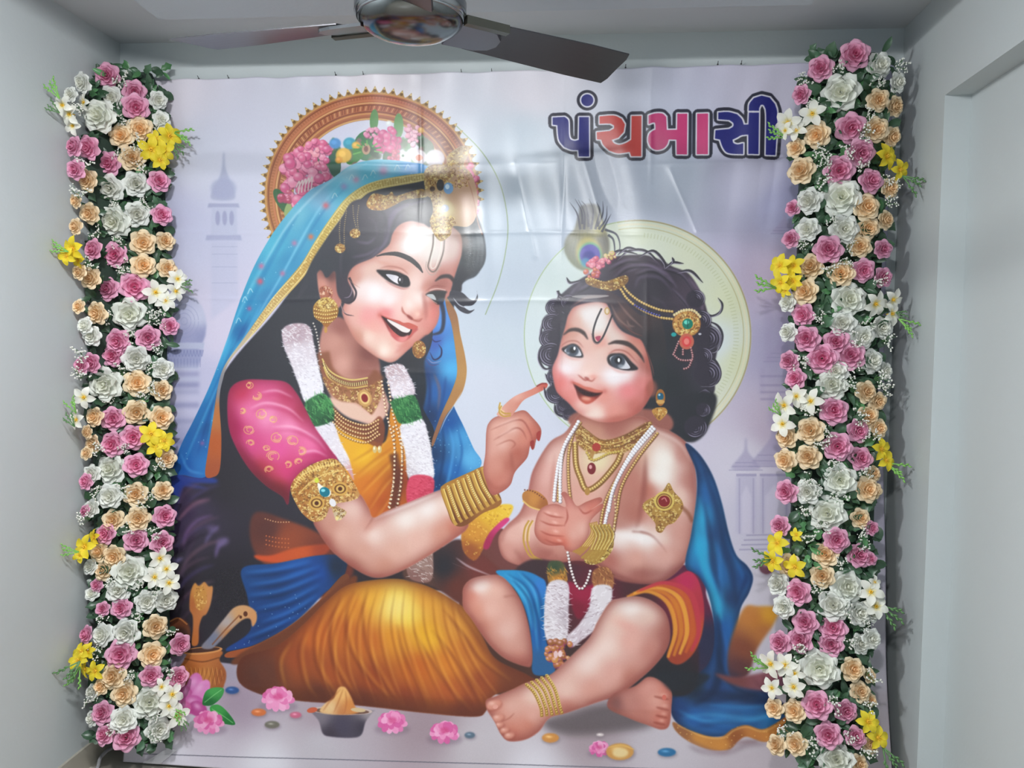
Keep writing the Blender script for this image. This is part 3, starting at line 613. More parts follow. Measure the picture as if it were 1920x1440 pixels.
# necklaces
St([(606, 660), (612, 690), (630, 712), (655, 724), (690, 722), (712, 700)], 26, (130, 76, 50), .85, 2)
for o, c, w in ((0, (214, 190, 110), 3), (8, (96, 62, 40), 7), (15, (206, 176, 96), 3)):
    St([(604 + o * .2, 672 + o), (616, 692 + o), (634, 705 + o), (660, 712 + o), (690, 708 + o)], w, c, .95)
p, d = along([(606, 680), (616, 700), (634, 713), (660, 720), (690, 716)], 4)
for (x, y) in p: St([(x, y - 3), (x + 1, y + 4)], 2, (232, 210, 140), .9, .3)
m = Fi([(606, 705), (640, 722), (680, 730), (712, 712), (716, 740), (700, 775), (690, 772), (668, 755), (640, 755), (615, 730)], (150, 96, 60), .8, keep=True, a=.8); ornate(m, (604, 700, 718, 778), 420, 4.5)
Fi([(618, 745), (640, 752), (668, 758), (690, 778), (705, 780), (700, 788), (660, 785), (630, 765)], (222, 184, 166), 1.5)
m = El(684, 746, 13, 16, (196, 150, 90), keep=True, ang=-20); El(684, 746, 9, 12, (224, 190, 120), ang=-20); El(684, 746, 6, 8, (130, 30, 30), ang=-20)
ml = Fi([(622, 760), (650, 785), (690, 795), (712, 780), (722, 800), (718, 830), (708, 838), (680, 825), (645, 810), (628, 790)], (130, 70, 46), 1, keep=True, a=.9)
for k in range(5): beads([(622 - k * .3, 764 + k * 8), (648, 786 + k * 8), (685, 797 + k * 8), (712, 786 + k * 7)], 2, 5, (214, 176, 116), (90, 44, 30), (246, 226, 180))
for x in (703, 712): El(x, 842, 4, 7, (206, 180, 120)); El(x - 1, 840, 1.6, 3, (244, 232, 196))
for x0, x1 in ((716, 732), (728, 745)): beads([(x0, 715), (x0 + 8, 770), (x1 + 8, 840), (x1 + 6, 900), (x1 - 4, 955)], 2.2, 7, (226, 196, 160), (90, 44, 34), (250, 236, 214))
St([(738, 850), (746, 900), (738, 955)], 18, (80, 40, 34), .75, 2)
for x0 in (738, 752): beads([(x0, 800), (x0 + 2, 850), (x0, 905), (x0 - 8, 955)], 2.2, 8, (226, 200, 160), (70, 34, 28), (250, 240, 220))
beads([(588, 606), (593, 620), (597, 640), (602, 665)], 1.8, 6, (206, 196, 186))
# ---- white flower garlands
def garl(o, base, box, ang, n, c1=(240, 236, 242), c2=(196, 186, 200)): fibre(o, base, int(n * 1.9), 5.5, c1, c2, box, ang)
garl([(530, 618), (552, 606), (580, 612), (590, 650), (598, 690), (606, 735), (575, 755), (560, 720), (545, 680), (533, 650)], [(555, 625, (176, 150, 160)), (560, 660, (216, 206, 216)), (580, 720, (230, 226, 234)), (595, 700, (226, 222, 230))], (528, 606, 610, 756), 20, 420)
garl([(590, 800), (622, 790), (640, 830), (655, 860), (664, 900), (650, 880), (620, 845), (600, 820)], [(610, 810, (222, 216, 226)), (640, 850, (226, 218, 226)), (660, 890, (206, 150, 150))], (588, 790, 666, 900), 20, 200)
garl([(722, 690), (750, 682), (766, 700), (778, 738), (740, 748), (730, 720)], [(740, 695, (186, 160, 166)), (750, 730, (226, 214, 222)), (770, 725, (206, 190, 200))], (720, 684, 780, 748), 20, 200)
garl([(752, 796), (790, 784), (804, 820), (811, 860), (811, 898), (768, 898), (760, 850)], [(770, 810, (226, 222, 230)), (790, 870, (232, 228, 234)), (765, 880, (200, 190, 196))], (750, 786, 812, 900), 15, 320)
fibre([(768, 895), (811, 895), (812, 930), (810, 942), (766, 948)], [(780, 910, (206, 70, 96)), (800, 930, (190, 60, 84))], 120, 7, (214, 84, 110), (176, 44, 70), (766, 895, 812, 946), 10)
fibre([(572, 756), (590, 742), (608, 738), (622, 755), (626, 785), (600, 798), (588, 796), (578, 775)], [(590, 770, (40, 96, 56)), (610, 760, (60, 130, 70)), (620, 785, (30, 70, 44))], 150, 10, (96, 170, 96), (24, 66, 40), (570, 738, 628, 798), 60)
fibre([(734, 752), (755, 745), (778, 742), (790, 775), (786, 786), (752, 794), (740, 775)], [(760, 770, (46, 110, 60)), (780, 765, (40, 96, 56))], 140, 9, (90, 160, 90), (24, 66, 40), (732, 742, 792, 794), 50)

# ---- lower dark robe, orange waist, blue drape
Fi([(480, 960), (540, 975), (600, 1000), (650, 1040), (660, 1080), (600, 1120), (500, 1060), (470, 1010)], [(500, 990, (84, 44, 40)), (540, 1010, (140, 66, 40)), (600, 1060, (96, 44, 36))], 2)
for y in (1004, 1012, 1020): beads([(500, y), (520, y + 4), (545, y + 6)], 1.4, 6, (190, 100, 56))
beads([(498, 972), (520, 978), (545, 978)], 1.2, 5, (220, 170, 120))
Fi([(478, 1040), (510, 1040), (560, 1025), (620, 1020), (600, 1045), (540, 1055), (490, 1050)], [(490, 1045, (196, 76, 36)), (560, 1035, (190, 80, 36)), (610, 1028, (150, 60, 36))], 1.5)
bd = Fi([(455, 1065), (520, 1055), (600, 1040), (650, 1045), (640, 1090), (610, 1110), (560, 1160), (500, 1200), (440, 1218), (425, 1215), (470, 1180), (465, 1120)],
   [(480, 1070, (24, 66, 124)), (560, 1060, (26, 76, 150)), (600, 1070, (22, 66, 140)), (520, 1110, (20, 56, 110)), (570, 1120, (22, 66, 130)), (480, 1180, (20, 54, 110)), (450, 1205, (24, 60, 130)), (630, 1060, (30, 40, 60)), (540, 1160, (22, 66, 136))], .8, keep=True)
for p in ([(460, 1072), (520, 1066), (585, 1050)], [(468, 1095), (530, 1085), (600, 1060)], [(465, 1115), (530, 1105), (605, 1075)], [(480, 1140), (540, 1125), (600, 1095)], [(490, 1165), (545, 1145), (595, 1115)], [(460, 1195), (510, 1175), (560, 1150)]):
    St(p, 5, (46, 112, 190), .7, 2, bd, 1); St([(x, y + 9) for x, y in p], 5, (10, 26, 60), .6, 2, bd, 1)
for k in range(40): El(rng.uniform(440, 600), rng.uniform(1110, 1215), 1, 1, (150, 190, 220), .7, n=6, clip=bd)
Fi([(642, 1078), (655, 1085), (630, 1118), (580, 1160), (520, 1205), (460, 1228), (425, 1232), (428, 1222), (480, 1208), (540, 1175), (590, 1135)], [(640, 1085, (110, 60, 36)), (580, 1150, (160, 86, 40)), (500, 1205, (176, 92, 44)), (440, 1226, (150, 76, 40))], .7)
Fi([(665, 1078), (600, 1125), (540, 1175), (450, 1225), (440, 1245), (520, 1230), (600, 1170), (660, 1110)], (104, 54, 32), 1.2)
# ---- orange skirt
sk = Fi([(455, 1232), (520, 1210), (570, 1170), (612, 1128), (650, 1098), (700, 1087), (755, 1086), (805, 1100), (850, 1125), (880, 1150), (905, 1195), (930, 1235), (990, 1265), (1010, 1285), (930, 1300), (912, 1330), (890, 1342), (800, 1335), (720, 1326), (640, 1318), (560, 1312), (490, 1300), (448, 1275)],
   [(740, 1130, (236, 206, 96)), (760, 1150, (236, 200, 70)), (700, 1120, (222, 160, 50)), (660, 1140, (206, 126, 40)), (800, 1120, (216, 150, 50)), (850, 1160, (206, 136, 50)), (800, 1190, (222, 160, 36)), (740, 1190, (216, 140, 40)), (690, 1200, (190, 100, 36)), (640, 1180, (186, 96, 36)), (590, 1190, (190, 96, 36)), (560, 1230, (150, 70, 34)), (500, 1260, (96, 50, 36)), (470, 1270, (86, 46, 36)), (620, 1260, (160, 76, 34)), (700, 1270, (150, 66, 30)), (780, 1250, (190, 96, 30)), (840, 1240, (206, 120, 36)), (880, 1230, (190, 110, 40)), (900, 1280, (150, 70, 32)), (840, 1300, (176, 84, 34)), (760, 1310, (140, 60, 30)), (680, 1312, (110, 48, 30)), (600, 1300, (96, 46, 32)), (960, 1275, (120, 60, 34)), (870, 1330, (130, 54, 30))], .8, keep=True, pw=1.5)
for p, w, a in (([(665, 1105), (650, 1150), (655, 1210), (690, 1270), (740, 1320)], 7, .5), ([(690, 1100), (680, 1150), (690, 1220), (720, 1280), (750, 1325)], 6, .5), ([(640, 1115), (620, 1170), (625, 1240), (665, 1310)], 7, .55), ([(610, 1140), (590, 1190), (595, 1250), (630, 1310)], 7, .5), ([(575, 1175), (560, 1220), (570, 1280), (590, 1310)], 6, .5), ([(745, 1170), (755, 1220), (785, 1290), (800, 1330)], 6, .45), ([(775, 1180), (810, 1240), (850, 1300), (880, 1335)], 6, .45), ([(810, 1180), (850, 1230), (880, 1280), (905, 1330)], 6, .5), ([(830, 1140), (870, 1190), (900, 1235), (950, 1275)], 7, .5), ([(540, 1200), (520, 1240), (530, 1295)], 7, .5), ([(850, 1130), (885, 1180), (912, 1225)], 5, .4)):
    St(p, w, (110, 46, 20), a, 2, sk, 1); St([(x + 8, y) for x, y in p], w * .7, (240, 170, 60), a * .8, 2, sk, 1)
Bl(745, 1140, 40, 30, (242, 220, 130), .7, 0, sk); Bl(800, 1195, 30, 18, (232, 176, 40), .5, 30, sk)
rim(sk, (90, 36, 20), 16, .6)
for k in range(13):
    x0 = 640 + k * 17; y0 = 1112 - 12 * math.sin(k / 12 * 3.1) + abs(k - 6) * 1.2
    pts_ = [(x0, y0), (x0 - 34 + k * 4.2, y0 + 70), (x0 - 40 + k * 7.6, y0 + 140), (x0 - 20 + k * 9.5, 1325 - abs(k - 6) * 1.5)]
    St(pts_, 4, (126, 56, 20), .4, 1.6, sk, 1); St([(x + 7, y) for x, y in pts_], 3, (244, 182, 80), .32, 1.6, sk, 1)
Fi([(450, 1275), (560, 1290), (700, 1300), (900, 1318), (900, 1350), (450, 1330)], (84, 40, 26), 10, a=.5, clip=sk)
# dark gap between arm and knee, white tassel
Fi([(760, 1060), (800, 1045), (850, 1012), (880, 1020), (930, 1060), (960, 1090), (900, 1080), (870, 1110), (862, 1130), (830, 1110), (800, 1095), (760, 1085)], [(830, 1060, (40, 36, 42)), (900, 1070, (110, 50, 44)), (860, 1100, (96, 46, 36)), (790, 1080, (90, 60, 50))], 1.5)
fibre([(765, 1050), (806, 1030), (812, 1040), (808, 1088), (770, 1084)], [(790, 1060, (150, 120, 112)), (780, 1080, (130, 90, 84))], 90, 8, (206, 190, 186), (120, 90, 84), (764, 1030, 812, 1088), 20)
St([(855, 1045), (880, 1062), (920, 1078)], 4, (196, 176, 186), .7, 1, taper=1); St([(848, 1055), (880, 1068)], 2, (150, 120, 130), .7, taper=1)
# pink sleeve hem behind child, gold cloth
m = Fi([(868, 985), (900, 960), (935, 946), (962, 948), (950, 975), (925, 995), (908, 1025), (890, 1050), (868, 1030)], [(920, 960, (222, 176, 50)), (890, 1000, (206, 140, 50)), (880, 1030, (150, 80, 40)), (950, 955, (230, 190, 60))], 1, keep=True)
ornate(m, (866, 946, 962, 1050), 260, 3, ((160, 96, 30), (240, 200, 90), (190, 130, 40)), .6)
Fi([(945, 972), (955, 975), (930, 1000), (916, 1028), (906, 1024), (918, 998)], [(945, 976, (206, 60, 120)), (912, 1020, (160, 40, 80))], .8)

# ---- pink sleeve
sl = Fi([(428, 745), (438, 722), (462, 712), (500, 712), (535, 716), (555, 735), (572, 765), (590, 800), (618, 840), (632, 865), (590, 868), (565, 885), (545, 915), (540, 945), (530, 930), (500, 910), (470, 880), (445, 840), (430, 800)],
   [(450, 730, (190, 50, 86)), (500, 725, (214, 84, 136)), (470, 770, (226, 110, 160)), (540, 740, (186, 56, 96)), (500, 780, (236, 140, 184)), (540, 800, (236, 136, 180)), (440, 800, (176, 40, 96)), (470, 830, (206, 70, 130)), (520, 840, (222, 84, 150)), (580, 830, (230, 110, 160)), (600, 860, (206, 60, 120)), (540, 880, (206, 60, 116)), (490, 880, (176, 50, 70)), (520, 915, (160, 50, 56)), (565, 770, (176, 50, 84))], .9, keep=True)
for p in ([(470, 765), (500, 755), (540, 765), (570, 790)], [(510, 800), (550, 800), (590, 820), (612, 845)], [(490, 735), (520, 732), (550, 745)], [(560, 850), (590, 845), (615, 856)]):
    St(p, 4, (246, 190, 216), .7, 1.5, sl, 1); St([(x + 2, y + 8) for x, y in p], 5, (176, 36, 90), .4, 2, sl, 1)
GP = (226, 176, 110)
rim(sl, (130, 24, 60), 14, .6)
Fi([(440, 830), (470, 860), (510, 900), (545, 918), (545, 960), (500, 930), (455, 885)], (92, 26, 36), 9, a=.8, clip=sl)
Fi([(430, 750), (445, 790), (455, 840), (490, 890), (440, 860), (425, 790)], (150, 26, 70), 9, a=.6, clip=sl)
for x, y, r in ((468, 722, 8), (482, 742, 10), (492, 776, 12), (512, 786, 8), (468, 805, 11), (520, 820, 12), (548, 826, 12), (512, 855, 13), (565, 845, 10), (505, 880, 9), (560, 865, 8), (540, 870, 8), (470, 830, 8), (500, 840, 7), (455, 770, 7)):
    for k in range(3):
        t = rng.uniform(0, 6); st_ = np.linspace(t, t + 4, 8); St(np.stack([x + r * (.4 + .25 * k) * np.cos(st_), y + r * (.35 + .2 * k) * np.sin(st_)], 1), 1.8, GP if k != 1 else (240, 206, 130), .75, .4, sl)
# upper arm and forearm of the woman
arm = Fi([(588, 975), (600, 1000), (622, 1030), (650, 1054), (685, 1076), (712, 1082), (745, 1073), (792, 1048), (848, 1012), (878, 985), (866, 945), (846, 915), (826, 918), (770, 940), (725, 958), (700, 970), (690, 950), (672, 925), (640, 930), (600, 950)],
   [(620, 980, (196, 140, 124)), (660, 950, (222, 184, 174)), (640, 1000, (214, 166, 150)), (690, 985, (206, 150, 136)), (680, 1030, (206, 154, 138)), (720, 1060, (196, 138, 120)), (700, 1000, (232, 206, 198)), (760, 970, (236, 222, 216)), (800, 950, (238, 226, 222)), (840, 940, (232, 206, 196)), (780, 1010, (222, 176, 162)), (830, 1000, (206, 146, 128)), (850, 990, (196, 120, 100)), (740, 1030, (216, 168, 152)), (610, 1015, (176, 110, 96)), (660, 1060, (170, 110, 96))], .8, keep=True)
St([(700, 970), (690, 985), (682, 996)], 3, (150, 90, 80), .7, 1.2, taper=2); St([(600, 1003), (640, 1047), (690, 1078), (720, 1080)], 7, (150, 84, 70), .5, 3, arm)
rim(arm, (140, 70, 62), 13, .72)
St([(700, 972), (770, 945), (826, 922)], 5, (244, 236, 236), .7, 2, arm, 1); St([(745, 1072), (792, 1047), (850, 1010)], 6, (176, 100, 84), .5, 2.5, arm)
# armlet
am = Fi([(545, 915), (560, 888), (590, 868), (628, 860), (650, 885), (674, 925), (660, 938), (630, 945), (650, 960), (632, 976), (620, 950), (610, 970), (590, 978), (570, 965), (556, 945)], [(560, 920, (170, 110, 50)), (600, 880, (190, 140, 70)), (640, 910, (190, 130, 66)), (600, 940, (176, 120, 56)), (580, 960, (170, 110, 56)), (635, 965, (200, 180, 150))], .7, keep=True)
ornate(am, (544, 858, 676, 978), 900, 5)
for o in (0, 14): St([(548 + o, 918 + o * .4), (566 + o, 892 + o), (600 + o * .4, 876 + o), (640, 868 + o)], 2.4, (226, 190, 110), .9, .4, am)
p, d = along([(555, 908), (568, 890), (598, 874), (632, 866)], 5)
for (x, y), (dx, dy) in zip(p, d): St([(x + dy * 5, y - dx * 5), (x - dy * 6, y + dx * 6)], 2, (240, 214, 130), .8, .3, am)
for x, y in ((594, 943), (638, 916)): El(x, y, 15, 13, (206, 160, 80)); El(x, y, 11, 9, (110, 66, 30)); El(x, y, 8, 7, (214, 176, 96)); El(x, y, 4, 4, (80, 40, 20))
Fi([(596, 905), (606, 912), (620, 920), (618, 930), (606, 930), (598, 920)], (236, 232, 220)); El(609, 922, 10, 9, (20, 110, 130), ang=30); El(606, 919, 4, 3, (130, 210, 220)); El(594, 900, 4, 5, (206, 214, 70)); El(624, 942, 6, 8, (226, 222, 226), ang=-30)

# ---- bangles of the woman
bm = Fi([(826, 920), (832, 908), (858, 895), (880, 885), (905, 874), (910, 880), (938, 930), (936, 948), (905, 962), (872, 985), (850, 982), (838, 955)], [(840, 930, (170, 120, 50)), (880, 920, (176, 126, 56)), (920, 930, (150, 96, 46)), (860, 970, (120, 70, 36))], .7, keep=True)
for k in range(9):
    f = k / 8; x0, y0 = 830 + f * 74, 916 - f * 40; x1, y1 = 856 + f * 80, 984 - f * 46
    St([(x0, y0), (x0 + 4 + (x1 - x0) * .2, y0 + 28), (x1 - 6, y1 - 10), (x1, y1)], 6.5, (196, 152, 70), .95, .4); St([(x0 + 2, y0), (x0 + 6 + (x1 - x0) * .2, y0 + 28), (x1 - 4, y1 - 10)], 2, (240, 216, 130), .9, .4)
    St([(x0 + 5, y0 + 2), (x0 + 9 + (x1 - x0) * .2, y0 + 28), (x1 - 1, y1 - 10), (x1 + 3, y1 - 4)], 1.6, (90, 50, 24), .8, .4)
    if k % 2: beads([(x0, y0), (x0 + 4 + (x1 - x0) * .2, y0 + 28), (x1 - 6, y1 - 10)], 1.4, 4, (246, 230, 160), (110, 66, 28))
# hand of the woman
hand = Fi([(906, 880), (910, 850), (912, 808), (917, 792), (930, 781), (958, 775), (982, 769), (997, 781), (1014, 803), (1012, 824), (1006, 822), (1001, 841), (994, 836), (988, 858), (966, 884), (957, 908), (940, 922), (922, 927), (912, 905)],
   [(920, 800, (222, 168, 152)), (915, 840, (216, 160, 146)), (930, 870, (206, 140, 124)), (945, 900, (196, 122, 106)), (960, 800, (224, 176, 162)), (940, 830, (222, 172, 158)), (985, 780, (210, 140, 122)), (1005, 805, (196, 110, 92)), (985, 820, (206, 130, 112)), (970, 850, (176, 96, 80)), (955, 870, (180, 104, 88)), (1005, 825, (170, 76, 62)), (925, 915, (190, 112, 96))], .7, keep=True)
St([(920, 806), (945, 795), (968, 787), (982, 790), (994, 810), (1000, 832)], 3, (150, 74, 64), .75, .9, hand, 1); St([(925, 825), (948, 812), (968, 802), (980, 808), (988, 825)], 3, (150, 74, 64), .7, .9, hand, 1); St([(930, 835), (955, 825), (966, 832), (958, 842)], 3, (160, 84, 72), .6, 1, hand, 1)
rim(hand, (150, 78, 68), 7, .65)
St([(930, 800), (955, 790), (975, 783)], 4, (238, 200, 188), .6, 1.4, hand, 1); St([(935, 818), (955, 808), (970, 803)], 4, (238, 200, 188), .6, 1.4, hand, 1)
St([(958, 845), (960, 865), (962, 885)], 5, (140, 70, 60), .5, 2, hand, 1); St([(912, 900), (930, 915), (950, 910)], 6, (160, 84, 70), .4, 2.5, hand)
Fi([(1006, 812), (1013, 808), (1012, 825), (1007, 824)], (160, 56, 50)); Fi([(994, 828), (1001, 826), (1000, 842), (996, 840)], (150, 50, 46))
Fi([(932, 778), (940, 765), (955, 750), (970, 740), (995, 730), (1012, 721), (1024, 718), (1027, 722), (1022, 729), (1005, 738), (982, 750), (968, 768), (955, 782)], [(940, 770, (222, 166, 150)), (970, 745, (226, 170, 154)), (1000, 732, (210, 130, 112)), (1022, 722, (190, 84, 70)), (975, 755, (196, 116, 98)), (955, 775, (206, 140, 122))], .6)
St([(1006, 724), (1016, 719), (1025, 719)], 3, (140, 46, 42), .9)
for o in (0, 6): St([(938 + o * .4, 754 + o), (936, 766 + o), (944, 774 + o), (958, 775 + o * .6)], 3, (190, 150, 66), .95, .4); St([(939 + o * .4, 756 + o), (938, 765 + o), (946, 772 + o)], 1, (244, 226, 150), .9, .3)

# ================= child =================
HD = (48, 44, 54)
# hair mass
hr = Fi([(1060, 545), (1085, 525), (1110, 510), (1130, 490), (1150, 482), (1175, 478), (1210, 478), (1240, 488), (1262, 500), (1290, 512), (1310, 540), (1322, 570), (1330, 600), (1345, 640), (1340, 680), (1335, 700), (1340, 730), (1325, 760), (1320, 790), (1300, 815), (1285, 820), (1270, 800), (1235, 805), (1200, 780), (1100, 640), (1085, 780), (1068, 770), (1050, 745), (1036, 715), (1028, 690), (1035, 660), (1030, 625), (1032, 590), (1040, 565)],
   [(1180, 500, (66, 54, 66)), (1230, 530, (52, 46, 56)), (1290, 550, (70, 58, 72)), (1260, 640, (40, 40, 46)), (1310, 650, (56, 48, 58)), (1250, 720, (38, 40, 44)), (1280, 780, (44, 46, 50)), (1060, 600, (50, 48, 58)), (1050, 700, (60, 56, 70)), (1100, 540, (66, 60, 74)), (1330, 690, (60, 54, 68))], 1, keep=True)
def curl(p, w=5, c=HD, l=True):
    St(p, w, c, .95, .6, taper=1)
    if l: St([(x - 2, y + 2.5) for x, y in p], w * .4, (176, 168, 190), .75, .6, taper=1)
for p in ([(1068, 560), (1050, 552), (1046, 545), (1052, 560), (1070, 575)], [(1062, 520), (1070, 530), (1090, 525)], [(1060, 572), (1040, 580), (1030, 600), (1036, 612)], [(1048, 550), (1045, 572), (1060, 585)], [(1040, 590), (1022, 600), (1014, 622), (1020, 640), (1040, 640)], [(1036, 605), (1026, 618), (1030, 635), (1046, 632)], [(1032, 640), (1016, 650), (1010, 670), (1020, 690), (1036, 690)], [(1038, 648), (1024, 660), (1024, 680), (1038, 684)], [(1022, 700), (1030, 715), (1040, 730)], [(1034, 702), (1036, 720), (1046, 735)], [(1020, 725), (1026, 745), (1046, 755)], [(1028, 735), (1036, 748), (1052, 752)], [(1040, 755), (1042, 772), (1056, 780), (1064, 770)], [(1046, 760), (1050, 772), (1060, 768)],
          [(1160, 485), (1180, 470), (1210, 470), (1235, 490)], [(1130, 490), (1160, 470), (1195, 476)], [(1200, 480), (1225, 470), (1245, 490), (1248, 502)], [(1248, 502), (1262, 492), (1282, 494)], [(1270, 510), (1295, 508), (1318, 530)], [(1250, 500), (1262, 490), (1260, 482)], [(1158, 478), (1175, 465), (1192, 466)],
          [(1320, 585), (1335, 592), (1350, 585), (1354, 570), (1346, 558)], [(1322, 600), (1345, 610), (1354, 630), (1346, 655), (1330, 660)], [(1325, 615), (1340, 625), (1340, 645)], [(1318, 670), (1340, 675), (1350, 700), (1340, 720), (1315, 722)], [(1325, 680), (1338, 700), (1330, 715)], [(1310, 735), (1325, 728), (1332, 742), (1322, 755), (1310, 750)], [(1300, 760), (1322, 765), (1326, 785), (1310, 795)], [(1285, 795), (1310, 790), (1324, 780), (1322, 805), (1300, 822), (1282, 815)], [(1288, 805), (1305, 808), (1318, 798)], [(1290, 755), (1298, 768), (1308, 758)]):
    curl(p)
for p, w, c in (([(1175, 510), (1210, 498), (1245, 510), (1270, 540)], 8, (104, 88, 112)), ([(1190, 540), (1200, 520), (1235, 520), (1260, 545)], 6, (90, 78, 100)), ([(1290, 520), (1312, 550), (1318, 590)], 9, (112, 92, 116)), ([(1280, 545), (1300, 575), (1305, 610)], 5, (74, 62, 78)), ([(1140, 500), (1165, 492), (1190, 495)], 5, (96, 82, 100)), ([(1220, 555), (1245, 570), (1255, 600)], 5, (66, 58, 72)), ([(1090, 530), (1075, 545), (1062, 565)], 5, (110, 98, 120)), ([(1336, 615), (1338, 640), (1326, 660)], 5, (106, 84, 104)), ([(1335, 680), (1335, 700), (1322, 716)], 4, (120, 110, 140)), ([(1215, 485), (1235, 495), (1245, 515)], 5, (90, 76, 96))):
    St(p, w, c, .7, 1.8, hr, 1)
def ringlet(cx, cy, r, t0, t1, n=4, rim=True):
    if rim: El(cx, cy, r, r * .95, (52, 46, 58), .96, soft=.8)
    for k in range(n):
        q = r * (.88 - .2 * k); t = np.linspace(math.radians(t0 + k * 8), math.radians(t1 - k * 14), 14); P_ = np.stack([cx + q * np.cos(t), cy + q * .95 * np.sin(t)], 1)
        St(P_, max(1.6, r * .13), (158, 150, 176) if k % 2 == 0 else (112, 102, 126), .8, .6, taper=1)
        St(P_ + [[-1.5, 1.5]], max(1.4, r * .1), (36, 32, 42), .8, .5, taper=1)
for c_ in ((1040, 576, 17, 60, 300), (1036, 606, 20, 70, 300), (1030, 634, 19, 60, 290), (1034, 664, 24, 80, 300), (1038, 705, 13, 60, 250), (1042, 738, 19, 20, 200), (1056, 762, 14, 10, 230), (1066, 776, 12, 0, 200),
           (1326, 634, 26, -80, 90), (1326, 700, 26, -90, 80), (1322, 742, 12, -120, 120), (1300, 765, 18, -20, 150), (1302, 795, 22, -30, 140), (1290, 812, 16, 0, 150), (1318, 668, 18, -90, 60), (1314, 600, 20, -90, 60), (1304, 560, 18, -100, 40), (1066, 566, 15, 130, 310)):
    ringlet(*c_, rim=c_[2] < 30)
for p in ([(1150, 520), (1175, 500), (1215, 497), (1250, 515)], [(1140, 505), (1170, 488), (1200, 486)], [(1190, 512), (1225, 505), (1262, 530)], [(1240, 500), (1275, 512), (1300, 545)], [(1120, 520), (1100, 535), (1080, 545)], [(1260, 540), (1285, 570), (1296, 610)]):
    St(p, 4, (126, 112, 138), .6, 1.2, hr, 1); St([(x + 2, y + 5) for x, y in p], 3, (34, 30, 38), .7, 1, hr, 1)
Fi([(1200, 765), (1335, 735), (1328, 800), (1302, 828), (1270, 822), (1235, 812)], (42, 42, 48), 1.5)
ringlet(1304, 800, 22, -30, 140); ringlet(1318, 768, 14, -60, 120)
# peacock feather
Fi([(1095, 508), (1072, 495), (1058, 470), (1062, 445), (1076, 430), (1085, 400), (1090, 385), (1120, 385), (1132, 420), (1142, 450), (1140, 480), (1120, 500)], [(1075, 470, (120, 120, 106)), (1100, 440, (150, 144, 110)), (1130, 450, (120, 116, 112)), (1100, 400, (110, 110, 116)), (1120, 425, (206, 196, 130)), (1105, 420, (110, 106, 104)), (1070, 490, (120, 124, 100))], 1.2, a=.9)
for p in ([(1088, 430), (1082, 400), (1068, 378)], [(1095, 430), (1096, 400), (1084, 374)], [(1108, 430), (1112, 395), (1104, 372)], [(1116, 430), (1124, 395), (1118, 378)], [(1122, 430), (1136, 410), (1138, 385)], [(1128, 435), (1138, 415), (1146, 400)], [(1140, 440), (1150, 450), (1152, 475), (1145, 490)], [(1134, 430), (1156, 440), (1162, 465), (1150, 480)], [(1092, 420), (1090, 395), (1078, 372)], [(1104, 425), (1100, 390), (1090, 376)], [(1120, 425), (1130, 400), (1130, 376)]):
    St(p, 5, (84, 84, 98), .85, .7, taper=2)
for k in range(26): x = rng.uniform(1062, 1140); St([(x, rng.uniform(440, 500)), (x + (1100 - x) * .3, rng.uniform(400, 440))], 1.3, (84, 84, 80), .5, .5, taper=1)
El(1104, 474, 24, 30, (186, 174, 110), .9, ang=-10, soft=2); El(1106, 478, 22, 24, (110, 170, 140), soft=1.5); El(1106, 478, 19, 20, (90, 80, 170), soft=1); El(1104, 482, 12, 12, (50, 50, 140), soft=1.5); El(1098, 492, 9, 9, (80, 150, 180), .8, soft=1.5)
puff(1114, 494, 12, 12, 14, [(222, 110, 130), (232, 140, 156), (206, 84, 110)], 5, 21); puff(1110, 512, 14, 9, 12, [(200, 110, 80), (214, 140, 90), (190, 90, 90)], 5, 22); puff(1144, 480, 9, 8, 10, [(196, 180, 96), (220, 206, 130)], 4, 23); puff(1134, 492, 8, 8, 8, [(220, 110, 130), (230, 140, 150)], 4, 24)
Fi([(1090, 770), (1240, 770), (1245, 812), (1080, 800)], (150, 92, 82), 1.5)
# child neck/chest/body
body = Fi([(1090, 775), (1130, 790), (1200, 780), (1230, 800), (1260, 810), (1290, 835), (1303, 880), (1306, 930), (1303, 980), (1295, 1030), (1275, 1065), (1240, 1090), (1200, 1094), (1150, 1085), (1120, 1060), (1080, 1050), (1020, 1060), (980, 1060), (945, 1045), (935, 1010), (950, 985), (975, 960), (990, 920), (1000, 880), (1030, 830), (1060, 810)],
   [(1150, 800, (170, 106, 94)), (1110, 800, (196, 140, 120)), (1120, 860, (226, 206, 170)), (1180, 850, (222, 180, 150)), (1130, 900, (222, 176, 160)), (1180, 900, (206, 140, 124)), (1190, 960, (186, 116, 100)), (1245, 860, (240, 230, 222)), (1235, 890, (240, 232, 226)), (1280, 850, (196, 140, 130)), (1295, 900, (190, 130, 120)), (1270, 930, (226, 190, 178)), (1240, 960, (206, 150, 136)), (1210, 920, (186, 112, 96)), (1280, 1000, (206, 150, 138)), (1190, 1000, (240, 232, 230)), (1230, 1010, (232, 206, 196)), (1260, 1040, (206, 150, 138)), (1200, 1050, (206, 146, 130)), (1180, 1075, (170, 106, 96)), (1250, 1070, (176, 120, 116)), (1020, 880, (216, 160, 150)), (1000, 930, (206, 146, 136)), (1040, 850, (222, 180, 170)), (970, 1000, (216, 164, 150)), (950, 1020, (206, 150, 136)), (1000, 1050, (190, 120, 108)), (1130, 1040, (150, 84, 74)), (1090, 930, (216, 160, 146))], .8, keep=True, pw=1.5)
St([(1294, 850), (1303, 900), (1304, 960), (1298, 1020), (1270, 1066)], 3.4, (226, 214, 224), .7, 1.2, body, 1)
rim(body, (140, 70, 62), 13, .72)
St([(1210, 850), (1209, 900), (1203, 950), (1192, 992)], 9, (132, 70, 62), .6, 3, body, 1)
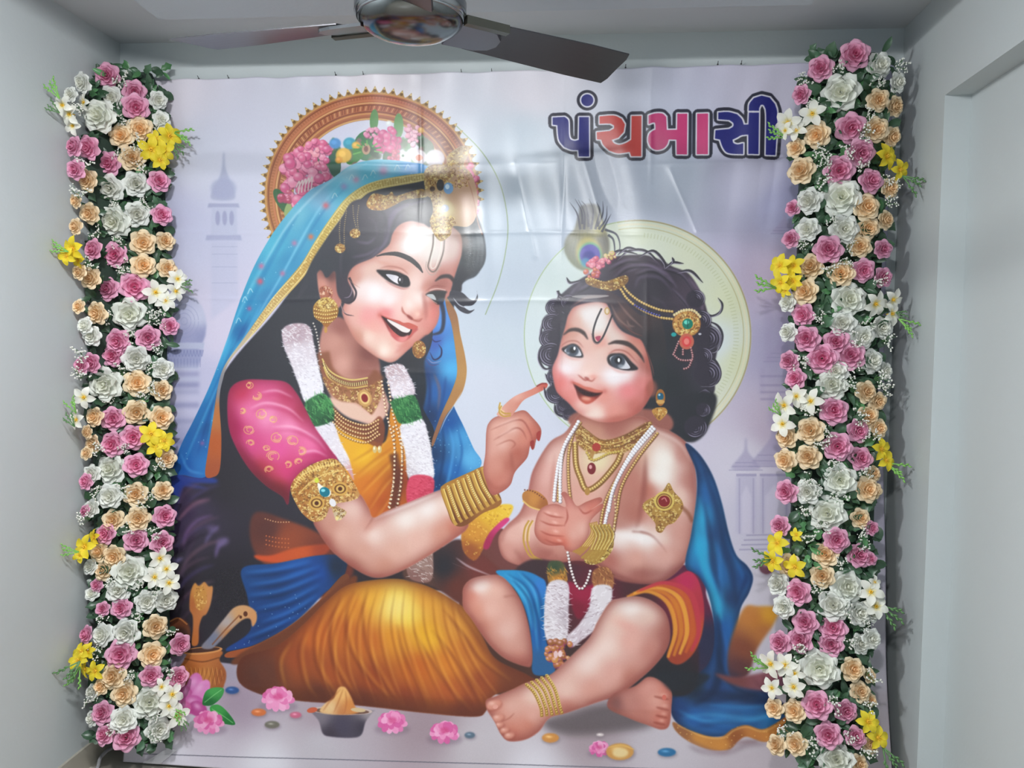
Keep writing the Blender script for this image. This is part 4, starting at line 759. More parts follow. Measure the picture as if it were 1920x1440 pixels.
Fi([(1150, 880), (1200, 850), (1205, 930), (1192, 990), (1150, 1000), (1120, 985), (1130, 940)], (168, 104, 92), 9, a=.55, clip=body)
Fi([(1130, 1000), (1165, 994), (1200, 996), (1240, 1010), (1262, 1040), (1240, 1082), (1200, 1090), (1155, 1075), (1120, 1052)], [(1160, 1005, (240, 228, 224)), (1210, 1008, (242, 232, 230)), (1240, 1035, (216, 164, 152)), (1190, 1045, (214, 160, 146)), (1200, 1080, (160, 94, 84)), (1140, 1050, (176, 106, 94))], 5, a=.85, clip=body)
St([(1185, 996), (1215, 1000), (1238, 1020), (1250, 1036)], 3.4, (136, 72, 62), .75, 1.3, body, 2)
St([(1120, 1056), (1160, 1080), (1205, 1093), (1250, 1084), (1284, 1056)], 8, (120, 62, 58), .6, 3, body)
Fi([(938, 1008), (955, 985), (985, 972), (1010, 968), (1012, 1020), (1040, 1032), (1015, 1058), (975, 1060), (948, 1044)], [(960, 1000, (224, 176, 164)), (985, 985, (230, 188, 176)), (950, 1030, (206, 146, 134)), (985, 1050, (170, 104, 94)), (1020, 1045, (160, 92, 82))], 4, a=.85, clip=body)
St([(940, 1015), (950, 990), (975, 974)], 5, (160, 90, 82), .45, 2, body); St([(1040, 850), (1036, 890), (1030, 940)], 5, (170, 100, 90), .5, 2, body, 1)
Bl(1030, 870, 12, 40, (232, 190, 180), .4, 14, body); Bl(1100, 940, 18, 26, (226, 176, 162), .4, 0, body)
St([(1206, 806), (1240, 812), (1275, 832), (1296, 866)], 6, (240, 222, 214), .5, 2.5, body, 1)
St([(1208, 870), (1206, 920), (1195, 970)], 6, (150, 80, 70), .55, 2.5, body, 1); St([(1200, 996), (1225, 1005), (1240, 1022)], 3, (150, 84, 74), .7, 1.2, body, 2)
Bl(1243, 880, 16, 40, (246, 240, 234), .6, -8, body); Bl(1190, 1006, 40, 9, (246, 242, 242), .6, 8, body); Bl(1120, 865, 18, 20, (230, 216, 176), .6, 0, body)
St([(1000, 890), (985, 940), (950, 990)], 5, (176, 106, 100), .4, 2, body); Bl(1230, 1075, 50, 12, (150, 90, 84), .5, 0, body)
# face of the child
cf = Fi([(1060, 612), (1066, 590), (1080, 572), (1105, 566), (1130, 562), (1140, 575), (1150, 600), (1165, 620), (1190, 632), (1205, 640), (1215, 665), (1228, 690), (1226, 725), (1215, 750), (1200, 770), (1180, 782), (1155, 790), (1125, 790), (1100, 782), (1080, 770), (1066, 755), (1045, 735), (1038, 712), (1036, 690), (1046, 665), (1052, 640)],
   [(1100, 590, (232, 222, 220)), (1120, 610, (232, 226, 222)), (1080, 600, (216, 170, 156)), (1070, 620, (206, 150, 134)), (1150, 630, (226, 204, 196)), (1190, 650, (206, 140, 124)), (1215, 680, (170, 96, 86)), (1095, 640, (226, 180, 168)), (1105, 690, (236, 200, 190)), (1060, 690, (240, 224, 226)), (1075, 680, (238, 220, 218)), (1050, 715, (228, 138, 134)), (1045, 700, (232, 150, 150)), (1150, 705, (242, 232, 234)), (1170, 700, (240, 226, 228)), (1175, 730, (230, 140, 140)), (1200, 720, (216, 130, 126)), (1215, 730, (186, 100, 92)), (1070, 740, (226, 140, 134)), (1090, 765, (236, 190, 180)), (1115, 775, (240, 214, 204)), (1150, 770, (226, 150, 138)), (1190, 760, (196, 110, 100)), (1130, 740, (226, 150, 138)), (1155, 785, (206, 130, 116)), (1130, 660, (232, 200, 190)), (1125, 640, (224, 160, 146))], .8, keep=True, pw=1.6)
Bl(1062, 690, 16, 10, (244, 234, 238), .7, 0, cf); Bl(1152, 706, 24, 12, (246, 238, 242), .75, 15, cf); Bl(1050, 718, 13, 18, (228, 112, 110), .35, 0, cf); Bl(1182, 732, 22, 18, (230, 120, 124), .3, 0, cf)
rim(cf, (180, 84, 74), 9, .55)
Bl(1075, 655, 20, 12, (206, 130, 114), .5, 15, cf); Bl(1160, 668, 28, 14, (206, 130, 114), .5, 15, cf); Bl(1112, 590, 22, 22, (238, 232, 232), .6, 0, cf); Bl(1110, 777, 18, 6, (246, 226, 216), .6, 0, cf); Bl(1160, 783, 40, 6, (176, 96, 84), .5, -12, cf)
St([(1218, 690), (1228, 720), (1212, 752), (1192, 774)], 9, (140, 74, 66), .4, 4, cf)
# brows
St([(1056, 628), (1068, 619), (1082, 618), (1094, 624), (1102, 636)], [2, 6, 7.5, 7, 2], (64, 46, 44), 1, .8); St([(1140, 645), (1155, 641), (1175, 644), (1190, 654), (1202, 668), (1208, 680)], [2, 7, 9, 7, 5, 1], (60, 44, 42), 1, .8)
# eyes
def eye(cx, cy, s, sk_, pts, irx):
    Fi(pts, (46, 40, 44), .9); 
eL = [(1053, 655), (1062, 648), (1075, 644), (1086, 650), (1093, 664), (1092, 670), (1080, 670), (1066, 666)]
Fi(eL, (50, 44, 48), .9); Fi([(1058, 657), (1066, 651), (1076, 648), (1085, 654), (1090, 666), (1078, 667), (1065, 663)], (206, 208, 216), .7)
El(1073, 657, 12, 11, (66, 74, 88), soft=.8); El(1074, 656, 6, 6, (22, 22, 28), soft=.8); El(1077, 653, 2.2, 3.4, (246, 246, 250)); El(1065, 662, 3, 2, (176, 186, 196), .7, soft=1)
eR = [(1138, 672), (1143, 664), (1155, 662), (1170, 664), (1184, 678), (1196, 690), (1190, 694), (1170, 694), (1150, 688), (1141, 682)]
Fi(eR, (44, 38, 42), .9); Fi([(1143, 672), (1152, 666), (1166, 668), (1176, 680), (1181, 690), (1165, 691), (1150, 685)], (214, 214, 222), .7)
El(1158, 677, 14, 13, (62, 68, 80), soft=.8); El(1159, 675, 7, 7, (20, 20, 26), soft=.8); El(1160, 675, 2.4, 4, (248, 248, 252)); El(1164, 686, 6, 3, (190, 196, 206), .6, soft=1)
St([(1050, 650), (1065, 640), (1082, 640), (1094, 652)], 2.4, (150, 76, 66), .7, 1, cf, 1); St([(1140, 664), (1155, 656), (1175, 660), (1195, 680)], 2.6, (150, 70, 60), .75, 1, cf, 1); St([(1056, 664), (1072, 672), (1090, 674)], 2.6, (206, 120, 110), .6, 1.2, cf, 1); St([(1142, 686), (1160, 696), (1185, 698)], 2.6, (206, 116, 106), .6, 1.2, cf, 1)
# nose, mouth
Bl(1100, 700, 12, 10, (244, 214, 206), .7, 0, cf); Bl(1112, 706, 9, 7, (232, 150, 136), .6, 0, cf); St([(1083, 702), (1088, 706), (1096, 712), (1102, 712), (1110, 714), (1116, 708)], 3, (160, 64, 56), .8, 1, cf, 1); El(1100, 709, 5, 2.4, (150, 56, 50), .7, ang=20, soft=1)
Fi([(1074, 716), (1088, 724), (1100, 728), (1112, 732), (1130, 734), (1122, 744), (1110, 754), (1098, 757), (1086, 748), (1080, 732)], [(1090, 730, (70, 24, 24)), (1115, 738, (90, 30, 28)), (1098, 748, (206, 96, 76)), (1108, 748, (206, 90, 74))], .8)
Fi([(1078, 722), (1092, 730), (1110, 735), (1126, 737), (1112, 743), (1098, 742), (1086, 734)], (52, 18, 20), .8); El(1099, 747, 9, 3.4, (234, 170, 150), .8, ang=8, soft=1.2)
Fi([(1072, 716), (1084, 718), (1096, 724), (1106, 726), (1118, 730), (1131, 733), (1118, 736), (1100, 731), (1086, 725)], (206, 110, 94), .8); Bl(1133, 733, 5, 5, (190, 90, 84), .5, clip=cf); Bl(1072, 716, 5, 5, (200, 90, 84), .5, clip=cf)
# forehead mark
St([(1128, 578), (1118, 600), (1112, 622), (1114, 638), (1121, 642), (1130, 632), (1140, 610), (1148, 590)], 3.4, (40, 34, 40), .95); St([(1109, 625), (1112, 640), (1121, 645), (1131, 634)], 1.6, (120, 96, 100), .7); Fi([(1116, 632), (1126, 630), (1122, 640)], (170, 60, 90)); El(1138, 583, 5, 7, (190, 150, 80)); El(1138, 583, 3, 5, (226, 206, 180))
# fringe
fr = Fi([(1068, 578), (1085, 560), (1110, 552), (1135, 552), (1140, 545), (1165, 560), (1200, 590), (1240, 600), (1250, 700), (1232, 760), (1222, 700), (1212, 660), (1200, 635), (1180, 625), (1160, 608), (1150, 590), (1142, 572), (1120, 566), (1090, 570)], [(1100, 558, (76, 66, 80)), (1160, 590, (96, 70, 66)), (1190, 610, (70, 56, 58)), (1220, 640, (44, 40, 44)), (1240, 700, (40, 42, 46)), (1150, 575, (64, 52, 60))], 1, keep=True)
for p in ([(1145, 570), (1160, 598), (1185, 618)], [(1158, 565), (1178, 590), (1205, 615)], [(1075, 572), (1100, 558), (1130, 556)], [(1175, 600), (1180, 610), (1190, 612)]): St(p, 4, (150, 116, 110), .6, 1, fr, 1)
for p in ([(1165, 605), (1185, 622), (1205, 630)], [(1210, 650), (1222, 685), (1226, 705)]): St(p, 2.4, (110, 70, 66), .8, taper=1)
Fi([(1072, 556), (1090, 553), (1135, 553), (1138, 556), (1100, 560)], (206, 200, 196), .7, a=.6)
# head jewellery
for o in (0, 14): beads([(1108, 522 + o * .3), (1135, 530 + o * .5), (1160, 525 + o), (1175, 545 + o), (1200, 565 + o), (1235, 580 + o), (1262, 584 + o)], 2.6, 5, (206, 170, 96), (70, 44, 30), (240, 220, 160))
m = Fi([(1100, 520), (1130, 528), (1172, 516), (1176, 530), (1150, 545), (1120, 540), (1100, 532)], (150, 110, 60), .7, keep=True, a=.8); ornate(m, (1098, 515, 1176, 546), 160, 4)
beads([(1190, 572), (1205, 580), (1225, 588), (1240, 592)], 2, 5, (60, 60, 150), (30, 24, 50), (170, 170, 214))
for r, c in ((27, (150, 100, 56)), (25, (206, 150, 84)), (17, (140, 84, 46)), (15, (206, 150, 80))): El(1287, 607, r, r * .93, c)
m = El(1287, 607, 26, 24, GM, 0, keep=True); ornate(m, (1260, 582, 1314, 632), 220, 4)
p, d = along([(1264, 590), (1280, 582), (1300, 582), (1314, 595)], 5)
for x, y in p: El(x, y, 2.6, 3, (232, 214, 160), n=8)
El(1289, 607, 10, 10, (20, 120, 100)); El(1287, 604, 5, 4, (110, 220, 200)); St([(1289, 600), (1289, 614)], 2, (10, 70, 70), .7); El(1263, 627, 5, 4, (40, 160, 160)); El(1312, 626, 3, 2, (200, 200, 210))
El(1287, 640, 14, 15, (196, 100, 80)); El(1287, 640, 9, 10, (214, 70, 70)); El(1287, 640, 5, 6, (230, 130, 120))
for p in ([(1272, 640), (1266, 655), (1262, 664)], [(1280, 655), (1280, 668)], [(1295, 652), (1298, 665)], [(1262, 664), (1275, 674), (1296, 674), (1298, 665)], [(1296, 676), (1290, 688), (1278, 692)]): beads(p, 1.8, 4.4, (206, 150, 150), (90, 40, 46))
# ear drop of the child
El(1222, 728, 10, 16, (160, 90, 76), .7, soft=2); m = El(1238, 745, 9, 16, (160, 104, 50), keep=True); El(1238, 743, 6, 7, (30, 90, 120)); El(1236, 740, 2, 2, (190, 220, 230))
m = Fi([(1222, 770), (1230, 764), (1246, 764), (1251, 772), (1244, 782), (1236, 788), (1228, 781)], (190, 136, 66), keep=True); ornate(m, (1220, 762, 1252, 788), 70, 3); El(1238, 753, 8, 4, (206, 160, 90))
# gold necklaces of the child
m = Fi([(1082, 790), (1100, 806), (1130, 824), (1170, 815), (1215, 790), (1222, 800), (1200, 830), (1165, 850), (1130, 848), (1110, 850), (1085, 835), (1078, 810)], [(1100, 815, (150, 104, 56)), (1130, 830, (170, 120, 56)), (1190, 815, (130, 84, 50))], .8, keep=True, a=.95); ornate(m, (1076, 788, 1224, 852), 620, 4)
for k in range(4): St([(1084, 794 + k * 10), (1108, 812 + k * 9), (1132, 826 + k * 7), (1170, 816 + k * 9), (1214, 794 + k * 8)], 1.8, (226, 196, 120) if k % 2 else (104, 66, 36), .8, .4, m)
El(1118, 838, 8, 8, (170, 60, 50)); St([(1112, 845), (1106, 862)], 8, (176, 130, 70), .9)
vn = [(1078, 830), (1080, 870), (1088, 895), (1100, 918), (1125, 905), (1155, 870), (1165, 848)]
St(vn, 12, (140, 96, 50), .95); beads(vn, 3, 5, (206, 170, 96), (96, 60, 30), (240, 220, 150)); El(1101, 921, 5, 7, (176, 130, 66))
beads([(1100, 848), (1112, 862), (1140, 850), (1160, 846)], 2.4, 5, (206, 180, 90), (110, 70, 30))
El(1109, 878, 8, 11, (120, 36, 40)); El(1107, 875, 3, 4, (220, 160, 160))
for p in ([(1088, 792), (1062, 830), (1050, 880), (1046, 940)], [(1075, 810), (1066, 850), (1066, 900), (1070, 940)], [(1226, 806), (1190, 840), (1160, 890), (1135, 940), (1125, 985)], [(1232, 812), (1196, 858), (1166, 910), (1156, 960), (1150, 995)]):
    St(p, 7, (110, 66, 40), .7, 1); beads(p, 2.4, 5, (206, 166, 96), (90, 50, 28), (244, 220, 160))
for p in ([(1084, 790), (1052, 850), (1042, 900), (1038, 940)], [(1078, 800), (1056, 840), (1050, 890), (1050, 940)], [(1222, 800), (1186, 845), (1154, 905), (1136, 970), (1132, 1000)], [(1226, 804), (1180, 860), (1150, 915), (1140, 960)]):
    beads(p, 3.2, 5.4, (232, 228, 234), (130, 110, 116), (252, 252, 252))
beads([(1152, 930), (1154, 960), (1150, 1000)], 2, 7, (222, 196, 150), (110, 66, 40))
# arm jewel
m = Fi([(1254, 905), (1264, 922), (1278, 938), (1280, 955), (1265, 978), (1250, 985), (1240, 998), (1230, 994), (1228, 980), (1215, 965), (1204, 950), (1212, 938), (1232, 928), (1244, 918)], [(1240, 950, (176, 136, 66)), (1230, 985, (160, 116, 60))], .7, keep=True); ornate(m, (1202, 904, 1282, 998), 520, 4)
for r, c in ((19, (214, 186, 96)), (15, (120, 76, 36)), (13, (206, 170, 90)), (11, (130, 32, 34))): El(1245, 939, r, r * .96, c)
St([(1240, 936), (1246, 933), (1250, 940)], 2, (226, 150, 150), .8); St([(1278, 950), (1290, 962), (1298, 978)], 7, (130, 74, 50), .7, 1.2, body)
# left armlet (child's right arm)
m = Fi([(980, 925), (992, 918), (1010, 922), (1026, 938), (1024, 955), (1000, 952), (982, 940)], [(1000, 935, (200, 136, 66)), (985, 935, (176, 116, 60)), (1020, 945, (160, 96, 50))], .7, keep=True); St([(980, 938), (995, 950), (1018, 957)], 3, (226, 190, 110), .9); beads([(984, 918), (1000, 921), (1022, 936)], 1.6, 5, (120, 70, 50))
# hands of the child
ch = Fi([(1008, 962), (1022, 948), (1042, 944), (1060, 950), (1058, 935), (1052, 925), (1060, 922), (1072, 935), (1082, 948), (1100, 940), (1124, 932), (1128, 940), (1108, 955), (1128, 944), (1130, 952), (1108, 975), (1104, 1000), (1090, 1025), (1075, 1034), (1060, 1030), (1055, 1022), (1030, 1022), (1012, 1014), (1002, 995)],
   [(1030, 955, (216, 150, 136)), (1015, 980, (212, 150, 136)), (1020, 1010, (196, 110, 94)), (1045, 990, (222, 150, 134)), (1050, 1015, (206, 100, 80)), (1075, 960, (216, 150, 136)), (1090, 990, (222, 170, 156)), (1110, 945, (206, 120, 104)), (1085, 1020, (196, 126, 112)), (1060, 935, (216, 140, 130)), (1075, 1000, (220, 164, 150))], .7, keep=True)
for p in ([(1018, 960), (1035, 967), (1058, 970)], [(1012, 975), (1032, 983), (1060, 985)], [(1012, 994), (1030, 1002), (1058, 1005)], [(1020, 1010), (1040, 1018), (1056, 1018)], [(1084, 950), (1096, 962), (1112, 955)], [(1062, 952), (1064, 970), (1058, 985)]): St(p, 2.8, (160, 70, 58), .8, .8, ch, 1)
rim(ch, (150, 78, 68), 6, .6)
for x, y in ((1028, 960), (1042, 963), (1040, 978), (1042, 995), (1048, 1012)): Bl(x, y, 6, 3, (240, 190, 178), .6, 15, ch)
# bangles of the child
for k in range(4): x = 1104 + k * 4; St([(x + 2, 980 - k), (x + 4, 1000), (x - 14, 1025), (x - 30, 1034 + k * 2)], 3.4, (176, 130, 60), .95, .4); St([(x + 3, 982 - k), (x + 5, 1000), (x - 12, 1024)], 1.2, (240, 216, 140), .8, .3)
m = Fi([(1124, 985), (1140, 985), (1150, 1005), (1148, 1030), (1130, 1052), (1108, 1058), (1095, 1050), (1110, 1035), (1122, 1010)], (150, 116, 56), .7, keep=True); ornate(m, (1094, 984, 1152, 1060), 420, 4, ((110, 80, 30), (240, 226, 150), (206, 176, 90)))
for k in range(6):
    o_ = k * 6.5; St([(1108 + o_, 984 - k * .5), (1116 + o_, 1004), (1106 + o_ * .9, 1030), (1090 + o_ * .8, 1046 + k * 2)], 4.6, (170, 132, 58), .95, .4); St([(1110 + o_, 985 - k * .5), (1118 + o_, 1004), (1108 + o_ * .9, 1030)], 1.4, (240, 222, 140), .85, .3); St([(1112 + o_, 986), (1120 + o_, 1005), (1110 + o_ * .9, 1032)], 1.1, (84, 54, 24), .8, .3)
for o in (0, 7): St([(992 + o, 975), (984 + o, 990), (982 + o, 1015), (992 + o, 1040), (1010 + o, 1050)], 3.6, (190, 146, 66), .95, .4); St([(993 + o, 977), (986 + o, 992), (985 + o, 1014)], 1.2, (244, 222, 140), .8, .3)
St([(965, 1030), (990, 1058), (1020, 1062), (1045, 1040)], 6, (150, 86, 76), .5, 3)
# ---- cloth of the child: blue scarf at right
bs = Fi([(1285, 832), (1310, 850), (1335, 890), (1352, 940), (1366, 1000), (1380, 1040), (1400, 1060), (1411, 1082), (1404, 1110), (1388, 1140), (1382, 1180), (1375, 1240), (1390, 1270), (1440, 1300), (1470, 1320), (1480, 1360), (1440, 1380), (1400, 1375), (1330, 1380), (1290, 1370), (1260, 1340), (1262, 1300), (1300, 1270), (1330, 1240), (1340, 1190), (1330, 1120), (1310, 1080), (1285, 1060), (1296, 1000), (1306, 930), (1304, 880)],
   [(1310, 880, (30, 70, 120)), (1330, 920, (36, 96, 160)), (1300, 970, (40, 150, 200)), (1310, 1020, (40, 150, 206)), (1340, 1000, (34, 70, 120)), (1365, 1040, (36, 90, 150)), (1395, 1085, (30, 70, 130)), (1330, 1080, (36, 110, 180)), (1340, 1130, (40, 150, 196)), (1370, 1120, (30, 56, 100)), (1350, 1180, (30, 90, 160)), (1365, 1230, (34, 84, 150)), (1300, 1290, (30, 40, 56)), (1340, 1290, (36, 66, 120)), (1400, 1300, (40, 60, 100)), (1450, 1320, (60, 60, 90)), (1400, 1340, (34, 96, 160)), (1350, 1350, (40, 110, 180)), (1300, 1345, (36, 96, 170)), (1290, 1370, (40, 96, 150)), (1270, 1330, (26, 56, 110)), (1440, 1345, (40, 110, 170))], .9, keep=True)
for p, w, c, a in (([(1300, 850), (1330, 920), (1348, 1000), (1350, 1080), (1355, 1150)], 4, (60, 130, 200), .6), ([(1310, 930), (1318, 1000), (1325, 1060), (1345, 1130), (1350, 1160)], 14, (50, 170, 214), .6), ([(1320, 940), (1335, 1020), (1345, 1080)], 8, (26, 50, 90), .6), ([(1340, 930), (1360, 1010), (1385, 1060), (1395, 1090)], 6, (40, 110, 180), .6), ([(1350, 1170), (1362, 1210), (1372, 1250), (1400, 1290)], 7, (46, 110, 190), .6), ([(1345, 1210), (1352, 1250), (1380, 1290), (1440, 1310)], 8, (24, 40, 70), .6), ([(1270, 1330), (1320, 1350), (1400, 1350), (1460, 1335)], 7, (60, 150, 210), .7), ([(1290, 1350), (1350, 1365), (1420, 1365)], 6, (20, 70, 130), .6), ([(1330, 1320), (1390, 1325), (1450, 1320)], 7, (50, 130, 196), .6), ([(1300, 1310), (1350, 1310), (1420, 1300)], 10, (24, 44, 80), .6), ([(1400, 1075), (1392, 1105), (1376, 1140)], 7, (20, 44, 90), .6)):
    St(p, w, c, a, 2.4, bs, 1)
for p, w, c, a in (([(1318, 880), (1342, 950), (1356, 1020), (1372, 1070), (1380, 1130)], 16, (22, 44, 84), .7), ([(1304, 930), (1306, 1000), (1318, 1060), (1338, 1120), (1352, 1165)], 13, (44, 168, 212), .75), ([(1330, 1000), (1336, 1060), (1352, 1110)], 8, (18, 36, 72), .7), ([(1345, 1150), (1350, 1220), (1340, 1290), (1300, 1320)], 16, (20, 34, 64), .7), ([(1366, 1150), (1374, 1220), (1392, 1268), (1440, 1300)], 8, (40, 108, 184), .6), ([(1290, 1300), (1350, 1300), (1420, 1312), (1475, 1322)], 16, (22, 38, 72), .65), ([(1275, 1345), (1330, 1338), (1400, 1345), (1470, 1338)], 6, (64, 150, 206), .7), ([(1300, 1362), (1360, 1354), (1420, 1358)], 6, (18, 52, 104), .7), ([(1398, 1066), (1408, 1085), (1392, 1120), (1382, 1160)], 6, (56, 120, 190), .6)):
    St(p, w, c, a, 3, bs, 1)
rim(bs, (14, 26, 56), 8, .6)
Fi([(1396, 1138), (1420, 1136), (1458, 1140), (1450, 1170), (1420, 1215), (1404, 1262), (1380, 1275), (1366, 1262), (1364, 1225), (1376, 1180)], [(1440, 1150, (222, 160, 58)), (1410, 1155, (196, 124, 58)), (1432, 1185, (184, 116, 66)), (1392, 1215, (132, 72, 54)), (1385, 1250, (96, 54, 56)), (1375, 1270, (60, 46, 66))], 2)
Fi([(1340, 1262), (1380, 1268), (1420, 1262), (1470, 1255), (1480, 1290), (1440, 1295), (1380, 1285)], [(1370, 1272, (120, 66, 66)), (1440, 1270, (150, 90, 100)), (1460, 1285, (120, 80, 100))], 2)
hm = Fi([(1262, 1352), (1290, 1366), (1325, 1378), (1352, 1380), (1372, 1366), (1398, 1358), (1428, 1366), (1452, 1356), (1482, 1338), (1486, 1358), (1464, 1380), (1432, 1390), (1400, 1380), (1384, 1388), (1366, 1404), (1330, 1404), (1290, 1388), (1266, 1368)], [(1280, 1368, (150, 96, 60)), (1310, 1380, (206, 140, 66)), (1352, 1394, (210, 140, 64)), (1378, 1380, (150, 84, 44)), (1410, 1368, (196, 124, 60)), (1440, 1376, (206, 132, 62)), (1476, 1356, (176, 104, 52))], 1, keep=True)
for k in range(60): x = rng.uniform(1264, 1484); El(x, rng.uniform(1350, 1402), 1.6, 1.2, (240, 190, 110), .6, n=6, clip=hm)
St([(1270, 1358), (1320, 1380), (1356, 1382), (1376, 1368), (1400, 1362), (1430, 1370), (1470, 1352)], 2.4, (240, 190, 110), .6, 1, hm)
Fi([(1290, 1395), (1330, 1408), (1365, 1408), (1400, 1388), (1440, 1394), (1400, 1400), (1360, 1414), (1310, 1410)], (130, 110, 120), 3, a=.5)
St([(1290, 1385), (1330, 1404), (1360, 1408), (1380, 1392), (1420, 1388)], 4, (120, 80, 84), .5, 2)
# dark behind legs
Fi([(990, 1050), (1060, 1055), (1120, 1065), (1170, 1090), (1250, 1095), (1290, 1080), (1300, 1120), (1310, 1250), (1290, 1300), (1230, 1300), (1150, 1290), (1060, 1280), (1000, 1260), (960, 1100)], [(1010, 1080, (60, 40, 44)), (1120, 1120, (96, 30, 44)), (1200, 1110, (70, 36, 40)), (1280, 1110, (120, 30, 56)), (1060, 1260, (60, 40, 36)), (1250, 1270, (34, 34, 40))], 1.5)
# red/magenta shorts and orange band
Fi([(1225, 1100), (1260, 1085), (1290, 1070), (1308, 1085), (1318, 1120), (1320, 1160), (1312, 1200), (1295, 1230), (1270, 1245), (1250, 1230), (1262, 1190), (1258, 1140)], [(1285, 1090, (186, 40, 84)), (1310, 1130, (176, 46, 66)), (1300, 1190, (190, 80, 40)), (1270, 1130, (196, 100, 40)), (1265, 1210, (150, 60, 40)), (1245, 1105, (130, 36, 50))], .9)
for k in range(5): St([(1175 + k * 6, 1118 - k * 3), (1215 + k * 8, 1108 - k * 4), (1252 + k * 11, 1130 - k * 4), (1266 + k * 11, 1180), (1252 + k * 11, 1232 - k * 3)], [4, 7, 9, 9, 5], ((226, 150, 50), (206, 120, 40), (230, 160, 56), (196, 90, 40), (190, 56, 70))[k], .9, 1)
Fi([(1066, 1090), (1090, 1100), (1120, 1095), (1108, 1130), (1085, 1160), (1070, 1130)], [(1090, 1110, (150, 24, 60)), (1080, 1140, (120, 20, 44))], 1.5)
# blue cloth on the left thigh
lb = Fi([(930, 1072), (950, 1068), (985, 1070), (1010, 1080), (1024, 1095), (1022, 1150), (1024, 1200), (1040, 1245), (1035, 1262), (1000, 1262), (998, 1220), (992, 1170), (980, 1130), (962, 1100)], [(950, 1075, (40, 140, 196)), (985, 1085, (36, 120, 180)), (1010, 1100, (50, 120, 200)), (1000, 1140, (20, 96, 160)), (1010, 1190, (26, 90, 160)), (1015, 1240, (40, 90, 140)), (975, 1105, (40, 150, 206))], .8, keep=True)
for p in ([(945, 1075), (980, 1100), (1000, 1150), (1008, 1220)], [(970, 1072), (1000, 1105), (1012, 1160)], [(955, 1085), (985, 1125), (998, 1180)]): St(p, 4, (90, 190, 226), .6, 1.5, lb, 1); St([(x + 7, y) for x, y in p], 4, (10, 50, 100), .6, 1.5, lb, 1)
Fi([(1015, 1352), (1070, 1335), (1130, 1318), (1190, 1322), (1225, 1356), (1150, 1372), (1060, 1376)], (92, 82, 86), 6, a=.85)
# left thigh/leg
l1 = Fi([(868, 1120), (870, 1100), (885, 1085), (915, 1078), (940, 1080), (960, 1100), (978, 1130), (990, 1170), (997, 1215), (996, 1245), (985, 1248), (950, 1235), (925, 1215), (905, 1190), (885, 1160), (870, 1140)], [(900, 1095, (236, 214, 206)), (880, 1115, (212, 136, 118)), (930, 1100, (226, 176, 160)), (960, 1120, (206, 150, 136)), (920, 1140, (226, 176, 162)), (890, 1145, (216, 146, 126)), (950, 1180, (222, 176, 164)), (980, 1200, (206, 150, 136)), (930, 1205, (206, 146, 130)), (975, 1240, (190, 120, 106)), (900, 1175, (196, 126, 108))], .8, keep=True)
St([(945, 1118), (965, 1116), (975, 1125)], 3, (160, 96, 84), .7, 1.2, l1, 2); Bl(900, 1098, 20, 10, (244, 230, 226), .6, -10, l1); St([(880, 1152), (910, 1195), (950, 1232), (985, 1245)], 7, (170, 100, 84), .5, 3, l1)
rim(l1, (140, 70, 62), 13, .72)
# white tassel garland of the child
fibre([(1028, 1055), (1052, 1052), (1062, 1070), (1060, 1095), (1030, 1094)], [(1040, 1065, (50, 70, 50)), (1045, 1085, (200, 130, 50))], 60, 7, (216, 150, 60), (110, 66, 30), (1026, 1066, 1064, 1095), 60)
fibre([(1112, 1070), (1136, 1062), (1150, 1080), (1146, 1104), (1114, 1100)], [(1130, 1080, (140, 84, 50)), (1130, 1095, (170, 110, 70))], 50, 7, (206, 150, 90), (110, 66, 40), (1110, 1062, 1150, 1104), 60)
fibre([(1028, 1094), (1064, 1092), (1066, 1140), (1064, 1190), (1050, 1200), (1026, 1200), (1020, 1160)], [(1045, 1120, (216, 206, 214)), (1030, 1170, (222, 214, 220)), (1060, 1150, (190, 176, 186))], 260, 9, (238, 232, 238), (170, 150, 160), (1018, 1092, 1068, 1200), 10)
fibre([(1112, 1100), (1146, 1100), (1142, 1140), (1120, 1175), (1090, 1200), (1072, 1212), (1062, 1195), (1085, 1170), (1104, 1140)], [(1130, 1120, (222, 214, 220)), (1110, 1160, (214, 204, 212)), (1080, 1195, (206, 190, 200))], 260, 9, (238, 232, 238), (170, 150, 160), (1062, 1100, 1148, 1212), -25)
puff(1048, 1220, 26, 26, 40, [(176, 110, 50), (200, 140, 70), (150, 90, 44), (190, 120, 60)], 6, 31); El(1042, 1226, 4, 7, (226, 190, 190)); El(1050, 1225, 4, 6, (236, 206, 206))
beads([(1064, 1035), (1070, 1065), (1080, 1095), (1090, 1103), (1100, 1090), (1108, 1065)], 2.6, 6, (236, 228, 226), (70, 44, 46))
